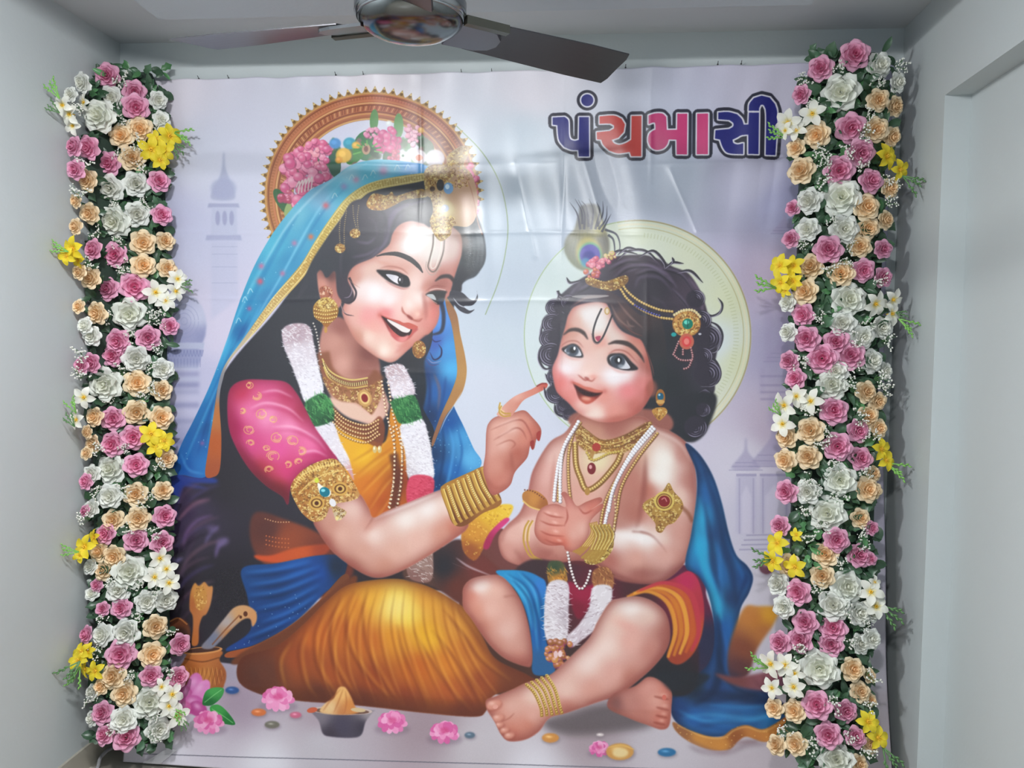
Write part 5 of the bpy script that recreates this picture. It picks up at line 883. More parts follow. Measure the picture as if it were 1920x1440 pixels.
# right leg (in front)
l2 = Fi([(1142, 1130), (1160, 1122), (1195, 1118), (1225, 1128), (1248, 1150), (1256, 1185), (1250, 1215), (1228, 1245), (1195, 1275), (1160, 1300), (1110, 1318), (1062, 1335), (1030, 1345), (1010, 1370), (985, 1385), (955, 1388), (940, 1376), (928, 1352), (914, 1330), (912, 1312), (930, 1304), (960, 1292), (985, 1280), (1010, 1272), (1035, 1262), (1070, 1230), (1105, 1195), (1120, 1165)],
   [(1180, 1135, (238, 222, 216)), (1210, 1145, (226, 190, 178)), (1150, 1160, (232, 200, 188)), (1245, 1190, (176, 110, 100)), (1220, 1220, (196, 130, 118)), (1180, 1200, (226, 170, 158)), (1140, 1210, (236, 204, 194)), (1100, 1240, (236, 206, 198)), (1150, 1260, (222, 166, 154)), (1180, 1270, (190, 120, 106)), (1110, 1290, (216, 156, 142)), (1060, 1290, (230, 190, 178)), (1060, 1325, (196, 126, 112)), (1000, 1300, (232, 196, 184)), (960, 1315, (222, 170, 156)), (920, 1320, (212, 140, 122)), (990, 1360, (206, 130, 112)), (960, 1380, (200, 116, 98)), (1000, 1340, (222, 166, 152))], .8, keep=True)
Bl(1185, 1136, 34, 12, (246, 236, 232), .6, 10, l2); Bl(1120, 1225, 14, 40, (244, 222, 214), .5, 40, l2); St([(1250, 1200), (1225, 1245), (1170, 1292), (1100, 1320)], 9, (160, 90, 80), .5, 4, l2); Bl(1170, 1170, 30, 12, (226, 140, 126), .35, 20, l2)
rim(l2, (140, 70, 62), 13, .72)
# toes
for x, y, r, a in ((926, 1320, 15, 20), (934, 1345, 12, 25), (936, 1358, 9, 20), (946, 1368, 9, 20), (955, 1378, 10, 15)):
    El(x + 1, y + 2, r * 1.05, r * .62, (150, 66, 54), .55, ang=-a, soft=1.4, clip=l2); El(x, y, r, r * .58, (216, 146, 128), .95, ang=-a, soft=1.2, clip=l2); Bl(x - r * .3, y - r * .2, r * .5, r * .3, (240, 192, 176), .7, clip=l2)
El(929, 1324, 5, 4, (226, 160, 146), ang=-20); St([(940, 1352), (955, 1345), (965, 1335)], 2.4, (160, 84, 70), .6, 1, l2, 1)
# anklet
for k in range(5):
    f = k * 9.5; St([(986 + f, 1281 - f * .45), (1002 + f, 1298 - f * .2), (1014 + f * .95, 1325), (1016 + f, 1343 - f * .15)], 6.4, (176, 130, 56), .95, .4); St([(988 + f, 1280 - f * .45), (1004 + f, 1298 - f * .2), (1016 + f * .95, 1325)], 1.8, (240, 216, 130), .85, .3)
    beads([(986 + f, 1281 - f * .45), (1002 + f, 1298 - f * .2), (1014 + f * .95, 1325), (1016 + f, 1340 - f * .15)], 1.4, 4.5, (232, 204, 110), (96, 60, 24))
# other foot
f2 = Fi([(1150, 1300), (1190, 1285), (1215, 1268), (1240, 1276), (1258, 1295), (1258, 1325), (1254, 1358), (1240, 1366), (1215, 1358), (1180, 1345), (1140, 1325)], [(1180, 1310, (190, 126, 116)), (1215, 1285, (216, 150, 138)), (1230, 1310, (222, 160, 146)), (1250, 1300, (206, 120, 104)), (1245, 1345, (200, 110, 94)), (1200, 1340, (190, 120, 108)), (1150, 1315, (130, 80, 76))], 1, keep=True)
for x, y, r in ((1240, 1302, 15), (1242, 1322, 13), (1240, 1337, 12), (1236, 1350, 12)): El(x, y + 5, r, 2.4, (140, 60, 50), .6, ang=12, soft=1, clip=f2); Bl(x + 4, y - 1, r * .5, 4, (232, 170, 156), .7, clip=f2)
rim(f2, (150, 78, 68), 7, .6)
El(1245, 1306, 4, 5, (214, 110, 96))
Fi([(1230, 1262), (1270, 1258), (1330, 1265), (1300, 1290), (1262, 1295), (1240, 1276)], (34, 36, 44), 2, a=.8)

# ---- still life: pot, ladles, bowl, flowers, stones
Fi([(345, 1238), (352, 1225), (370, 1215), (400, 1212), (418, 1222), (412, 1236), (424, 1258), (422, 1280), (410, 1292), (350, 1292), (335, 1280), (334, 1258)], [(380, 1230, (186, 110, 56)), (350, 1260, (150, 84, 40)), (385, 1265, (190, 120, 56)), (415, 1265, (150, 80, 40)), (370, 1288, (120, 66, 40))], .8)
m = El(380, 1266, 40, 24, (0, 0, 0), 0, keep=True)
for k in range(10): St([(342 + k * 8, 1250), (350 + k * 8, 1290)], 1.6, (226, 160, 80), .5, .6, m); St([(350 + k * 8, 1250), (340 + k * 8, 1290)], 1.6, (120, 66, 30), .6, .6, m)
El(380, 1219, 38, 7, (206, 140, 80), ang=-5); El(380, 1218, 33, 4.5, (70, 40, 30), ang=-5); St([(346, 1234), (380, 1240), (412, 1232)], 3, (110, 60, 30), .7)
El(336, 1186, 22, 28, (96, 54, 36), soft=1.2); El(336, 1192, 18, 18, (60, 36, 30), soft=2); St([(318, 1165), (335, 1158), (352, 1170)], 3, (176, 110, 60), .8)
Fi([(356, 1140), (358, 1110), (366, 1092), (374, 1098), (384, 1090), (392, 1098), (400, 1100), (396, 1130), (388, 1150), (380, 1156), (374, 1175), (372, 1206), (360, 1208), (362, 1180), (362, 1155)], [(375, 1110, (200, 140, 70)), (395, 1120, (196, 130, 80)), (362, 1130, (170, 96, 50)), (368, 1180, (180, 106, 56))], .8)
m = El(377, 1120, 12, 24, (190, 136, 62), .6, soft=1, keep=True); ornate(m, (362, 1096, 392, 1146), 90, 3, ((130, 76, 36), (232, 190, 110), (190, 130, 60)))
Fi([(378, 1212), (396, 1190), (420, 1160), (440, 1138), (462, 1134), (480, 1145), (482, 1162), (474, 1174), (470, 1160), (458, 1160), (440, 1174), (410, 1205), (395, 1216)], [(400, 1195, (110, 116, 140)), (425, 1165, (170, 160, 160)), (450, 1150, (200, 150, 100)), (475, 1155, (200, 140, 90)), (430, 1185, (186, 120, 66))], .8)
St([(398, 1208), (425, 1178), (450, 1152)], 3, (120, 66, 36), .7); El(461, 1150, 4, 5, (90, 46, 26)); El(452, 1156, 2.6, 3, (90, 46, 26))
# pink lotus and leaves at left bottom
for x, y, w, h, a, c in ((365, 1290, 16, 30, 10, (206, 110, 176)), (350, 1305, 14, 26, -25, (190, 84, 150)), (376, 1300, 14, 30, 30, (216, 130, 190)), (362, 1320, 22, 18, 0, (196, 90, 160)), (372, 1328, 18, 14, 30, (180, 70, 140)), (345, 1325, 14, 12, 0, (206, 100, 160))):
    El(x, y, w, h, c, ang=a, soft=.8); Bl(x - 2, y - h * .4, w * .5, h * .4, (236, 176, 220), .7, a)
Fi([(380, 1318), (386, 1296), (402, 1288), (420, 1290), (416, 1306), (400, 1320), (388, 1322)], [(400, 1296, (70, 160, 80)), (395, 1315, (30, 100, 50))]); Fi([(394, 1326), (410, 1320), (428, 1334), (442, 1356), (424, 1356), (406, 1350)], [(410, 1328, (60, 150, 70)), (430, 1350, (30, 110, 50))]); St([(384, 1316), (402, 1302), (416, 1292)], 1.4, (150, 210, 140), .7); St([(398, 1328), (418, 1340), (438, 1354)], 1.4, (150, 210, 140), .7)
def bloom(x, y, r, seed):
    g = np.random.RandomState(seed)
    El(x, y + r * .45, r * 1.1, r * .35, (110, 90, 110), .4, soft=3)
    for ring_, n, q in ((1, 11, .9), (.62, 8, .6), (.3, 6, .4)):
        for k in range(n):
            t = k / n * 6.28 + g.uniform(0, .4); El(x + r * ring_ * .62 * math.cos(t), y + r * .42 * ring_ * math.sin(t) - (1 - ring_) * r * .3, r * .34, r * .22, [(226, 120, 176), (236, 150, 196), (214, 96, 160), (240, 170, 208)][g.randint(4)], .95, ang=math.degrees(t) * .8, n=10)
    El(x, y - r * .1, r * .28, r * .2, (206, 70, 130), .7, soft=1.5)
bloom(522, 1308, 34, 1); bloom(392, 1352, 32, 2); bloom(736, 1352, 31, 3); bloom(834, 1371, 31, 4); bloom(1124, 1402, 22, 5)
Fi([(582, 1330), (596, 1326), (696, 1330), (699, 1334), (686, 1352), (678, 1376), (660, 1382), (622, 1380), (606, 1374), (598, 1350)], [(600, 1340, (120, 112, 124)), (640, 1360, (70, 64, 84)), (680, 1360, (56, 50, 66)), (620, 1376, (60, 52, 66)), (690, 1336, (150, 140, 146))], .8); El(641, 1331, 58, 8, (196, 176, 170), ang=2); El(641, 1332, 52, 6, (110, 80, 70), ang=2)
Fi([(600, 1332), (612, 1316), (626, 1308), (634, 1290), (642, 1286), (650, 1290), (660, 1308), (668, 1326), (680, 1330), (660, 1338), (620, 1338)], [(640, 1300, (232, 180, 110)), (620, 1325, (226, 190, 140)), (655, 1320, (206, 130, 66)), (640, 1332, (190, 120, 70))], .8)
for p in ([(640, 1290), (620, 1312), (606, 1332)], [(644, 1290), (636, 1312), (626, 1336)], [(648, 1294), (650, 1316), (646, 1336)]): St(p, 3, (170, 96, 50), .6, 1, taper=1)
El(672, 1330, 14, 4, (206, 180, 140), ang=5); El(586, 1330, 10, 5, (196, 90, 60), ang=-10)
for x, y, w, h, c in ((436, 1293, 13, 7, (44, 80, 140)), (486, 1334, 14, 7, (206, 110, 60)), (511, 1357, 14, 7, (110, 106, 96)), (555, 1339, 11, 6, (196, 100, 130)), (881, 1377, 10, 6, (90, 110, 130)), (1032, 1382, 16, 9, (206, 140, 70)), (1162, 1408, 26, 16, (206, 150, 80)), (1125, 1376, 7, 3, (220, 206, 206)), (1250, 1409, 17, 8, (44, 110, 160)), (1437, 1062, 14, 14, (110, 70, 84))):
    El(x + 1, y + 3, w * 1.1, h, (96, 84, 96), .45, soft=2.5); El(x, y, w, h, c, soft=.8); Bl(x - w * .2, y - h * .3, w * .4, h * .3, tuple(min(255, v + 70) for v in c), .8)
El(1163, 1410, 15, 9, (232, 206, 150), soft=1.5); St([(1140, 1400), (1165, 1396), (1190, 1404)], 4, (226, 180, 100), .8, taper=1)

# ---- lettering: five wide glyphs, colour with white line and dark outline
NAVY, RED, PNK = (38, 40, 122), (208, 66, 60), (206, 62, 122)
def letter(strokes, col):
    return strokes, col
def poly_st(p, w):
    """straight-sided bar outline as stroke of constant width"""
    return p, w
def cs(pts):
    """letter outline: keep the corners, round the bends"""
    p = np.asarray(pts, float).reshape(-1, 2) / 4.174 + (1020, 150); n = len(p)
    d = np.roll(p, -1, 0) - p; an = np.arctan2(d[:, 1], d[:, 0]); turn = np.abs((an - np.roll(an, 1) + math.pi) % (2 * math.pi) - math.pi)
    k = [i for i in range(n) if turn[i] > 1.0 or (turn[i] > .45 and (np.linalg.norm(d[i]) > 14 or np.linalg.norm(d[i - 1]) > 14))]; out = []
    for a_, b_ in zip(k, k[1:] + [k[0] + n]):
        run = [p[i % n] for i in range(a_, b_ + 1)]
        out += list((spline(run, False, 5) if len(run) > 2 else np.array(run))[:-1])
    return [tuple(q) for q in out]
L = [([('e', 1101, 184.7, 11.3)], NAVY),
  ([('p', cs([68,283, 160,280, 185,300, 192,330, 195,420, 207,458, 240,470, 272,462, 275,280, 350,280, 352,592, 272,594, 268,543, 215,541, 160,520, 122,472, 110,420, 105,345, 68,340]))], NAVY),
  ([('p', cs([435,275, 545,270, 605,295, 632,340, 622,400, 580,445, 528,462, 548,490, 590,502, 640,488, 682,462, 685,272, 762,272, 760,592, 682,592, 670,558, 580,568, 510,545, 465,500, 448,458, 415,455, 413,400, 515,392, 548,372, 548,348, 520,332, 435,332]))], RED),
  ([('p', cs([818,270, 870,254, 925,256, 955,282, 960,385, 1040,385, 1042,257, 1120,257, 1118,578, 1038,578, 1036,462, 975,460, 962,500, 930,532, 880,542, 838,522, 815,472, 822,420, 850,392, 872,382, 870,335, 855,325, 818,338]))], PNK),
  ([('p', cs([1197,257, 1283,257, 1281,577, 1195,577]))], PNK),
  ([('p', cs([1600,236, 1606,182, 1640,137, 1700,118, 1765,132, 1808,182, 1825,250, 1822,400, 1810,585, 1735,582, 1738,300, 1733,222, 1716,192, 1694,190, 1682,215, 1680,238]))], NAVY),
  ([('p', cs([1362,250, 1440,245, 1510,262, 1546,300, 1562,345, 1598,345, 1602,252, 1680,252, 1677,577, 1597,577, 1597,425, 1545,428, 1510,446, 1475,462, 1482,488, 1514,500, 1558,492, 1557,577, 1470,572, 1425,558, 1396,518, 1376,462, 1336,455, 1340,390, 1450,378, 1480,358, 1480,330, 1450,308, 1362,303]))], NAVY)]
def glyph(it, grow, col):
    for g in it:
        if g[0] == 'e': El(g[1], g[2], g[3] + grow, g[3] + grow, col, soft=.5, n=36)
        elif g[0] == 'p':
            Fi(g[1], col, .5, False)
        else: St(g[1], g[2] + grow, col)
def along_lin(p, gap):
    p = np.asarray(p, float); s = np.concatenate([[0], np.cumsum(np.linalg.norm(np.diff(p, axis=0), axis=1))]); t = np.arange(0, s[-1], gap)
    return np.stack([np.interp(t, s, p[:, 0]), np.interp(t, s, p[:, 1])], 1)
def dilate(it, grow, col):
    """offset outline drawn as one mask"""
    for g in it:
        if g[0] != 'p': glyph([g], grow, col); continue
        m = np.zeros((CH, CW), np.float32)
        r = raster(tr(g[1]), .5)
        x0, y0, q = r; pd = int(grow * K + 4)
        big = np.pad(q, pd); out = big.copy(); gk = grow * K
        for t in np.arange(0, 6.283, .16):
            dx, dy = int(round(gk * math.cos(t))), int(round(gk * math.sin(t)))
            out = np.maximum(out, np.roll(np.roll(big, dy, 0), dx, 1))
        put((x0 - pd, y0 - pd, out), col)
for it, c in L: dilate(it, 8.4, (46, 46, 62))
for it, c in L[:-2]: dilate(it, 2.9, (228, 226, 236)); glyph(it, 0, c)
dilate(L[-2][0], 2.9, (228, 226, 236)); glyph(L[-2][0], 0, NAVY); dilate(L[-1][0], 2.9, (228, 226, 236)); glyph(L[-1][0], 0, NAVY)
# trim line near the lower edge, faint crease marks stay in the sheet's geometry
St([(262, 1370), (260, 1412)], 1.3, (110, 110, 120), .8); St([(260, 1412), (640, 1423), (1130, 1437), (1480, 1447)], 1.5, (90, 90, 104), .9)
cv += (rng.rand(CH, CW, 1).astype(np.float32) - .5) * .022
np.clip(cv, 0, 1, out=cv)

# ---------------------------------------------------------------- banner: hung sheet, foot pulled forward, folds and creases
img = bpy.data.images.new('banner_print', CW, CH)
a = np.ones((CH, CW, 4), np.float32); a[..., :3] = cv[::-1]
img.pixels.foreach_set(a.ravel()); img.update(); img.pack()
bmt = bpy.data.materials.new('printed_vinyl'); bmt.use_nodes = True
nt = bmt.node_tree; b = nt.nodes['Principled BSDF']
ti = nt.nodes.new('ShaderNodeTexImage'); ti.image = img; ti.interpolation = 'Cubic'; ti.extension = 'EXTEND'
gm_ = nt.nodes.new('ShaderNodeMix'); gm_.data_type = 'RGBA'; gm_.blend_type = 'MULTIPLY'; gm_.inputs[0].default_value = 1; gm_.inputs[7].default_value = (INK, INK, INK, 1)
nt.links.new(ti.outputs['Color'], gm_.inputs[6]); nt.links.new(gm_.outputs[2], b.inputs['Base Color'])
b.inputs['Roughness'].default_value = .27; b.inputs['Specular IOR Level'].default_value = .5
tc = nt.nodes.new('ShaderNodeTexCoord')
mp = nt.nodes.new('ShaderNodeMapping'); mp.inputs['Scale'].default_value = (60, 60, 900)
nz = nt.nodes.new('ShaderNodeTexNoise'); nz.inputs['Scale'].default_value = 1; nz.inputs['Detail'].default_value = 2
nt.links.new(tc.outputs['Object'], mp.inputs['Vector']); nt.links.new(mp.outputs['Vector'], nz.inputs['Vector'])
bp = nt.nodes.new('ShaderNodeBump'); bp.inputs['Strength'].default_value = .10; bp.inputs['Distance'].default_value = .0015
nt.links.new(nz.outputs['Fac'], bp.inputs['Height']); nt.links.new(bp.outputs['Normal'], b.inputs['Normal'])
NXg, NYg = 520, 490
u = np.linspace(0, 1, NXg + 1); t_ = np.linspace(0, 1, NYg + 1)
U_, T_ = np.meshgrid(u, t_)
X_ = BX0 + U_ * BW; Yb = np.interp(T_, PT, PY); Zb = np.interp(T_, PT, PZ)


def vn(x, y, s, seed):
    g = np.random.RandomState(seed); o = 0
    for k in range(6):
        a_, ph, q = g.uniform(0, 6.28), g.uniform(0, 6.28), s * g.uniform(.6, 1.6); o = o + np.sin((x * math.cos(a_) + y * math.sin(a_)) * q + ph)
    return o / 6


disp = .004 * vn(X_, Zb, 4, 1) + .0022 * vn(X_, Zb, 11, 2)
# soft hanging folds towards the right top, and draw-lines from the top edge
disp += .0045 * np.sin((X_ + (2.5 - Zb) * .10) * 46) * np.clip((X_ - .25) / .5, 0, 1) * np.clip((Zb - 1.5) / .7, 0, 1)
disp += .0034 * np.sin((X_ - (2.5 - Zb) * .30) * 34) * np.exp(-((X_ - .0) / .22) ** 2) * np.exp(-((Zb - 2.1) / .28) ** 2)
disp += .0026 * np.sin((X_ + .42) * 40 + 3 * Zb) * np.exp(-((X_ + .40) / .18) ** 2) * np.exp(-((Zb - 1.95) / .35) ** 2)
# packing folds: sharp little ridges
for z0, k0 in ((2.19, 1), (1.945, 1), (1.70, 1), (1.44, .35), (.30, .8)):
    disp += k0 * .0022 * np.exp(-np.abs(Zb + .004 * np.sin(X_ * 9) - z0) / .0065) * np.clip(.5 + vn(X_, Zb * 0 + z0, 9, int(z0 * 50)), 0, 1)
for x0 in (-.61, -.095, .21):
    disp += .0022 * np.exp(-np.abs(X_ + .003 * np.sin(Zb * 11) - x0) / .0065) * np.clip(.5 + vn(Zb, X_ * 0 + x0, 9, int(abs(x0) * 90)), 0, 1)
for (xa, za, xb, zb_) in ((.28, 2.17, .38, 1.95), (-.27, 2.20, -.19, 1.86), (-.02, 2.2, .05, 1.98)):    # draw-lines
    tt = np.clip(((X_ - xa) * (xb - xa) + (Zb - za) * (zb_ - za)) / ((xb - xa) ** 2 + (zb_ - za) ** 2), 0, 1)
    disp += .0020 * np.exp(-np.hypot(X_ - xa - tt * (xb - xa), Zb - za - tt * (zb_ - za)) / .006)
# slack along the nailed top edge, free right side and foot
disp += .006 * np.exp(-(T_ / .03)) * np.sin(X_ * 22) ** 2
disp += .035 * np.clip((U_ - .93) / .07, 0, 1) ** 2 * np.clip((T_ - .55) / .45, 0, 1) * (1 + .5 * np.sin(Zb * 9))
disp = np.clip(disp, -.004, None)
Yb = Yb - disp - .002
Zb = Zb - .004 * np.exp(-(T_ / .02)) * (.5 - .5 * np.cos(X_ * 26 + 1.0))
Zb = Zb - .026 * (1 - U_) * (1 - T_) ** 10
nv = (NXg + 1) * (NYg + 1)
vv = np.stack([X_, Yb, Zb], -1).reshape(-1, 3)
ii = (np.arange(NYg)[:, None] * (NXg + 1) + np.arange(NXg)[None]).ravel()
fc = np.stack([ii, ii + NXg + 1, ii + NXg + 2, ii + 1], 1)
bme = bpy.data.meshes.new('banner'); bme.from_pydata(vv.tolist(), [], fc.tolist()); bme.materials.append(bmt)
uvl = bme.uv_layers.new(name='uv'); lv = np.empty(len(bme.loops), np.int32); bme.loops.foreach_get('vertex_index', lv)
uv = np.stack([U_, 1 - T_], -1).reshape(-1, 2)[lv]; uvl.data.foreach_set('uv', uv.ravel().astype(np.float32))
bme.polygons.foreach_set('use_smooth', [True] * len(bme.polygons))
ban = obj('banner', bme)
sol = ban.modifiers.new('thickness', 'SOLIDIFY'); sol.thickness = .0012; sol.offset = 0
thing(ban, 'large glossy printed banner of a veiled woman and a curly-haired child, with coloured lettering', 'banner')
# nails along the top edge
nail_m = mat('nail_steel', (.16, .16, .17), .4, .9)
nm_ = mesh('nail', *lathe([(0, .010), (.0012, .010), (.0012, -.003), (.0032, -.003), (.0032, -.0045), (0, -.0045)], 10), nail_m)
NP = [(283, 152), (372, 149), (428, 148), (629, 142), (681, 141), (865, 137), (922, 136), (1173, 128), (1346, 122), (1390, 121)]
ORD = ['leftmost', 'second', 'third', 'fourth', 'fifth', 'sixth', 'seventh', 'eighth', 'ninth', 'tenth']
for k, (x, y) in enumerate(NP):
    p = at_y(x, y - 3, -.016)
    M = Matrix.Translation(p) @ Matrix.Rotation(math.radians(90 - 35), 4, 'X')
    thing(obj('nail', nm_, None, M), ('leftmost of the small dark nails along the banner top edge' if k == 0 else ORD[k] + ' small dark nail from the left along the banner top edge'), 'nail', 'nails along the banner top')

# ---------------------------------------------------------------- flower columns
random.seed(5)
def petal_mat(name, c_in, c_out, rough=.62):
    """cloth petals: deeper dye in the heart of the bloom"""
    m = mat(name, c_out, rough, bump=.15, bscale=40); nt = m.node_tree; b = nt.nodes['Principled BSDF']
    at = nt.nodes.new('ShaderNodeAttribute'); at.attribute_name = 'heart'
    mx = nt.nodes.new('ShaderNodeMix'); mx.data_type = 'RGBA'; mx.inputs[6].default_value = (*c_out, 1); mx.inputs[7].default_value = (*c_in, 1)
    nt.links.new(at.outputs['Fac'], mx.inputs[0])
    oi = nt.nodes.new('ShaderNodeObjectInfo'); r = nt.nodes.new('ShaderNodeMapRange'); r.inputs['To Min'].default_value = .90; r.inputs['To Max'].default_value = 1.08
    hs = nt.nodes.new('ShaderNodeHueSaturation'); nt.links.new(oi.outputs['Random'], r.inputs['Value']); nt.links.new(r.outputs['Result'], hs.inputs['Value'])
    nt.links.new(mx.outputs[2], hs.inputs['Color']); nt.links.new(hs.outputs['Color'], b.inputs['Base Color'])

    tl = nt.nodes.new('ShaderNodeBsdfTranslucent'); nt.links.new(hs.outputs['Color'], tl.inputs['Color'])
    ms = nt.nodes.new('ShaderNodeMixShader'); ms.inputs[0].default_value = .34
    out = nt.nodes['Material Output']; nt.links.new(b.outputs[0], ms.inputs[1]); nt.links.new(tl.outputs[0], ms.inputs[2]); nt.links.new(ms.outputs[0], out.inputs['Surface'])
    return m


PM = {'P': petal_mat('pink_petal', (.80, .22, .40), (.90, .48, .66)), 'O': petal_mat('peach_petal', (.97, .65, .34), (.985, .82, .575)),
      'W': petal_mat('white_petal', (.90, .89, .78), (.90, .92, .88)), 'V': petal_mat('cream_petal', (.90, .90, .76), (.90, .93, .87)),
      'Y': petal_mat('yellow_petal', (.86, .52, .02), (.88, .72, .04)), 'L': petal_mat('lily_petal', (.88, .74, .16), (.90, .90, .82))}
leaf_ms = [mat('leaf_green', (.042, .100, .052), .35, noise=.2, nscale=30, rand=.35), mat('leaf_light', (.065, .19, .070), .4, noise=.2, nscale=30, rand=.3)]
stem_m = mat('stem_green', (.10, .22, .08), .5); tip_m = mat('bud_green', (.20, .45, .10), .5); bb_m = mat('gypsophila_white', (.80, .80, .74), .7); stam_m = mat('stamen', (.85, .52, .04), .6)
back_m = mat('backing_foam', (.020, .040, .028), .8, noise=.3, nscale=30)


def petal(phi, hw, prof, heart, n=5, ruffle=0., seed=0, off=(0, 0)):
    """patch wrapped about the flower axis; prof: [(radius, height)] from base to tip; returns verts, heart values, faces"""
    g = random.Random(seed); v, h, f = [], [], []; m = len(prof); ph = g.uniform(0, 6)
    for i, (r, z) in enumerate(prof):
        s = i / (m - 1)
        w = hw * (.55 + .55 * math.sin(min(1, s * 1.15) * math.pi * .62)) * (1 - .38 * max(0, s - .72) / .28)
        for j in range(n):
            q = -1 + 2 * j / (n - 1)
            tipd = (1 - .30 * abs(q) ** 2.5 * s)
            rr = r * (1 - (1 - tipd) * .75) ; zz = z - (1 - tipd) * .10 + .05 * q * q * s
            zz += ruffle * s * s * math.sin(q * 5 + ph) ; rr += ruffle * .6 * s * math.sin(q * 7 + ph * 2)
            a = phi + q * w
            v.append((rr * math.cos(a) + off[0], rr * math.sin(a) + off[1], zz)); h.append(heart * (1 - s * .5))
    for i in range(m - 1):
        for j in range(n - 1): a = i * n + j; f.append([a, a + 1, a + n + 1, a + n])
    return v, h, f


def join(parts):
    v, h, f = [], [], []
    for pv, phh, pf in parts:
        k = len(v); v += pv; h += phh; f += [[i + k for i in q] for q in pf]
    return v, h, f


def fmesh(name, p, m):
    v, h, f = p; me = mesh(name, v, f, m, True)
    at = me.attributes.new('heart', 'FLOAT', 'POINT'); at.data.foreach_set('value', np.clip(h, 0, 1).astype(np.float32)); return me


def rose_core(seed, ruffle=.02, full_=1.0):
    g = random.Random(seed); ps = []
    for k in range(3): ps.append(petal(k * 2.1 + g.uniform(-.2, .2), 1.5, [(.05, .10), (.10, .34), (.11, .50), (.07 + .03 * k, .60)], 1.0, 5, ruffle, seed + k, (g.uniform(-.02, .02), g.uniform(-.02, .02))))
    for k in range(4): ps.append(petal(k * 1.57 + .5 + g.uniform(-.2, .2), 1.02, [(.08, .0), (.20, .22), (.27, .42), (.29, .56), (.33, .60)], .85, 5, ruffle, seed + 10 + k))
    for k in range(5): ps.append(petal(k * 1.257 + .9 + g.uniform(-.2, .2), .86, [(.10, -.05), (.32, .10), (.43, .30), (.49, .44), (.57, .47)], .5, 5, ruffle, seed + 20 + k))
    for k in range(5): ps.append(petal(k * 1.257 + .2 + g.uniform(-.2, .2), .78, [(.12, -.12), (.42, -.02), (.60, .14), (.70, .26), (.80, .27)], .22 * full_, 5, ruffle * 1.4, seed + 30 + k))
    ps.append(([(0.32 * math.cos(a), .32 * math.sin(a), -.16) for a in np.linspace(0, 6.28, 9)[:-1]] + [(0, 0, -.34)], [0] * 9, [[k, (k + 1) % 8, 8] for k in range(8)]))
    return join(ps)


ROSE, RPET = {}, {}
for c in 'POWV':
    rf = .05 if c == 'V' else (.035 if c == 'W' else .025)
    ROSE[c] = [fmesh('rose', rose_core(ord(c) * 10 + s, rf), PM[c]) for s in range(4)]
    RPET[c] = [fmesh('petal', petal(0, .66, [(.14, -.20), (.50, -.12), (.78, .02), (.95, .08), (1.04, .01)], .05, 6, rf * 1.6, 77 + s * 3 + ord(c)), PM[c]) for s in range(3)]
LPET, LCOR = {}, {}
for c in 'YL':
    def lp(sd):
        g = random.Random(sd); v, h, f = [], [], []; n = 5
        for i in range(7):
            s = i / 6; r = .06 + .98 * s; w = (.06 + .27 * math.sin(min(1, s * 1.02) * math.pi) ** .8) * (1 if s < .98 else .15); z = -.10 + .28 * math.sin(s * 2.2) - .30 * s * s * g.uniform(.6, 1.3)
            for j in range(n): q = -1 + 2 * j / (n - 1); v.append((r, q * w, z + .10 * q * q * (1 - s) + .05 * abs(q) * s)); h.append(max(0, .9 - s * 2.6))
        for i in range(6):
            for j in range(n - 1): a = i * n + j; f.append([a, a + n, a + n + 1, a + 1])
        return v, h, f
    LPET[c] = [fmesh('petal', lp(s + ord(c)), PM[c]) for s in range(3)]
    v, f = lathe([(.02, -.55), (.06, -.35), (.11, -.08), (.14, -.02), (.10, .0), (.02, -.04)], 8)
    for k in range(4):
        a = k * 1.57; tv, tf = tube([(0.03 * math.cos(a), .03 * math.sin(a), -.05), (.10 * math.cos(a), .10 * math.sin(a), .16)], [.022, .04], 5); n0 = len(v); v = list(v) + [tuple(q) for q in tv]; f = f + [[i + n0 for i in q] for q in tf]
    LCOR[c] = mesh('lily', v, f, stam_m, True)


def leaf_mesh(kind, m, seed):
    g = random.Random(seed); v, f = [], []
    for i in range(6):
        s = i / 5; w = (.34 if kind else .20) * math.sin(min(1, s * .97 + .03) * math.pi) ** .75 + .004; z = .16 * math.sin(s * 2.4) - .12 * s
        if kind == 2 and i in (2, 4): w *= .62
        for q in (-1, -.5, 0, .5, 1): v.append((s, q * w, z + .10 * abs(q) * w / .3))
    for i in range(5):
        for j in range(4): a = i * 5 + j; f.append([a, a + 5, a + 6, a + 1])
    return mesh('leaf', v, f, m, True)


LEAF = [leaf_mesh(k % 3, leaf_ms[(k // 2) % 2 if k < 5 else 0], k) for k in range(6)]


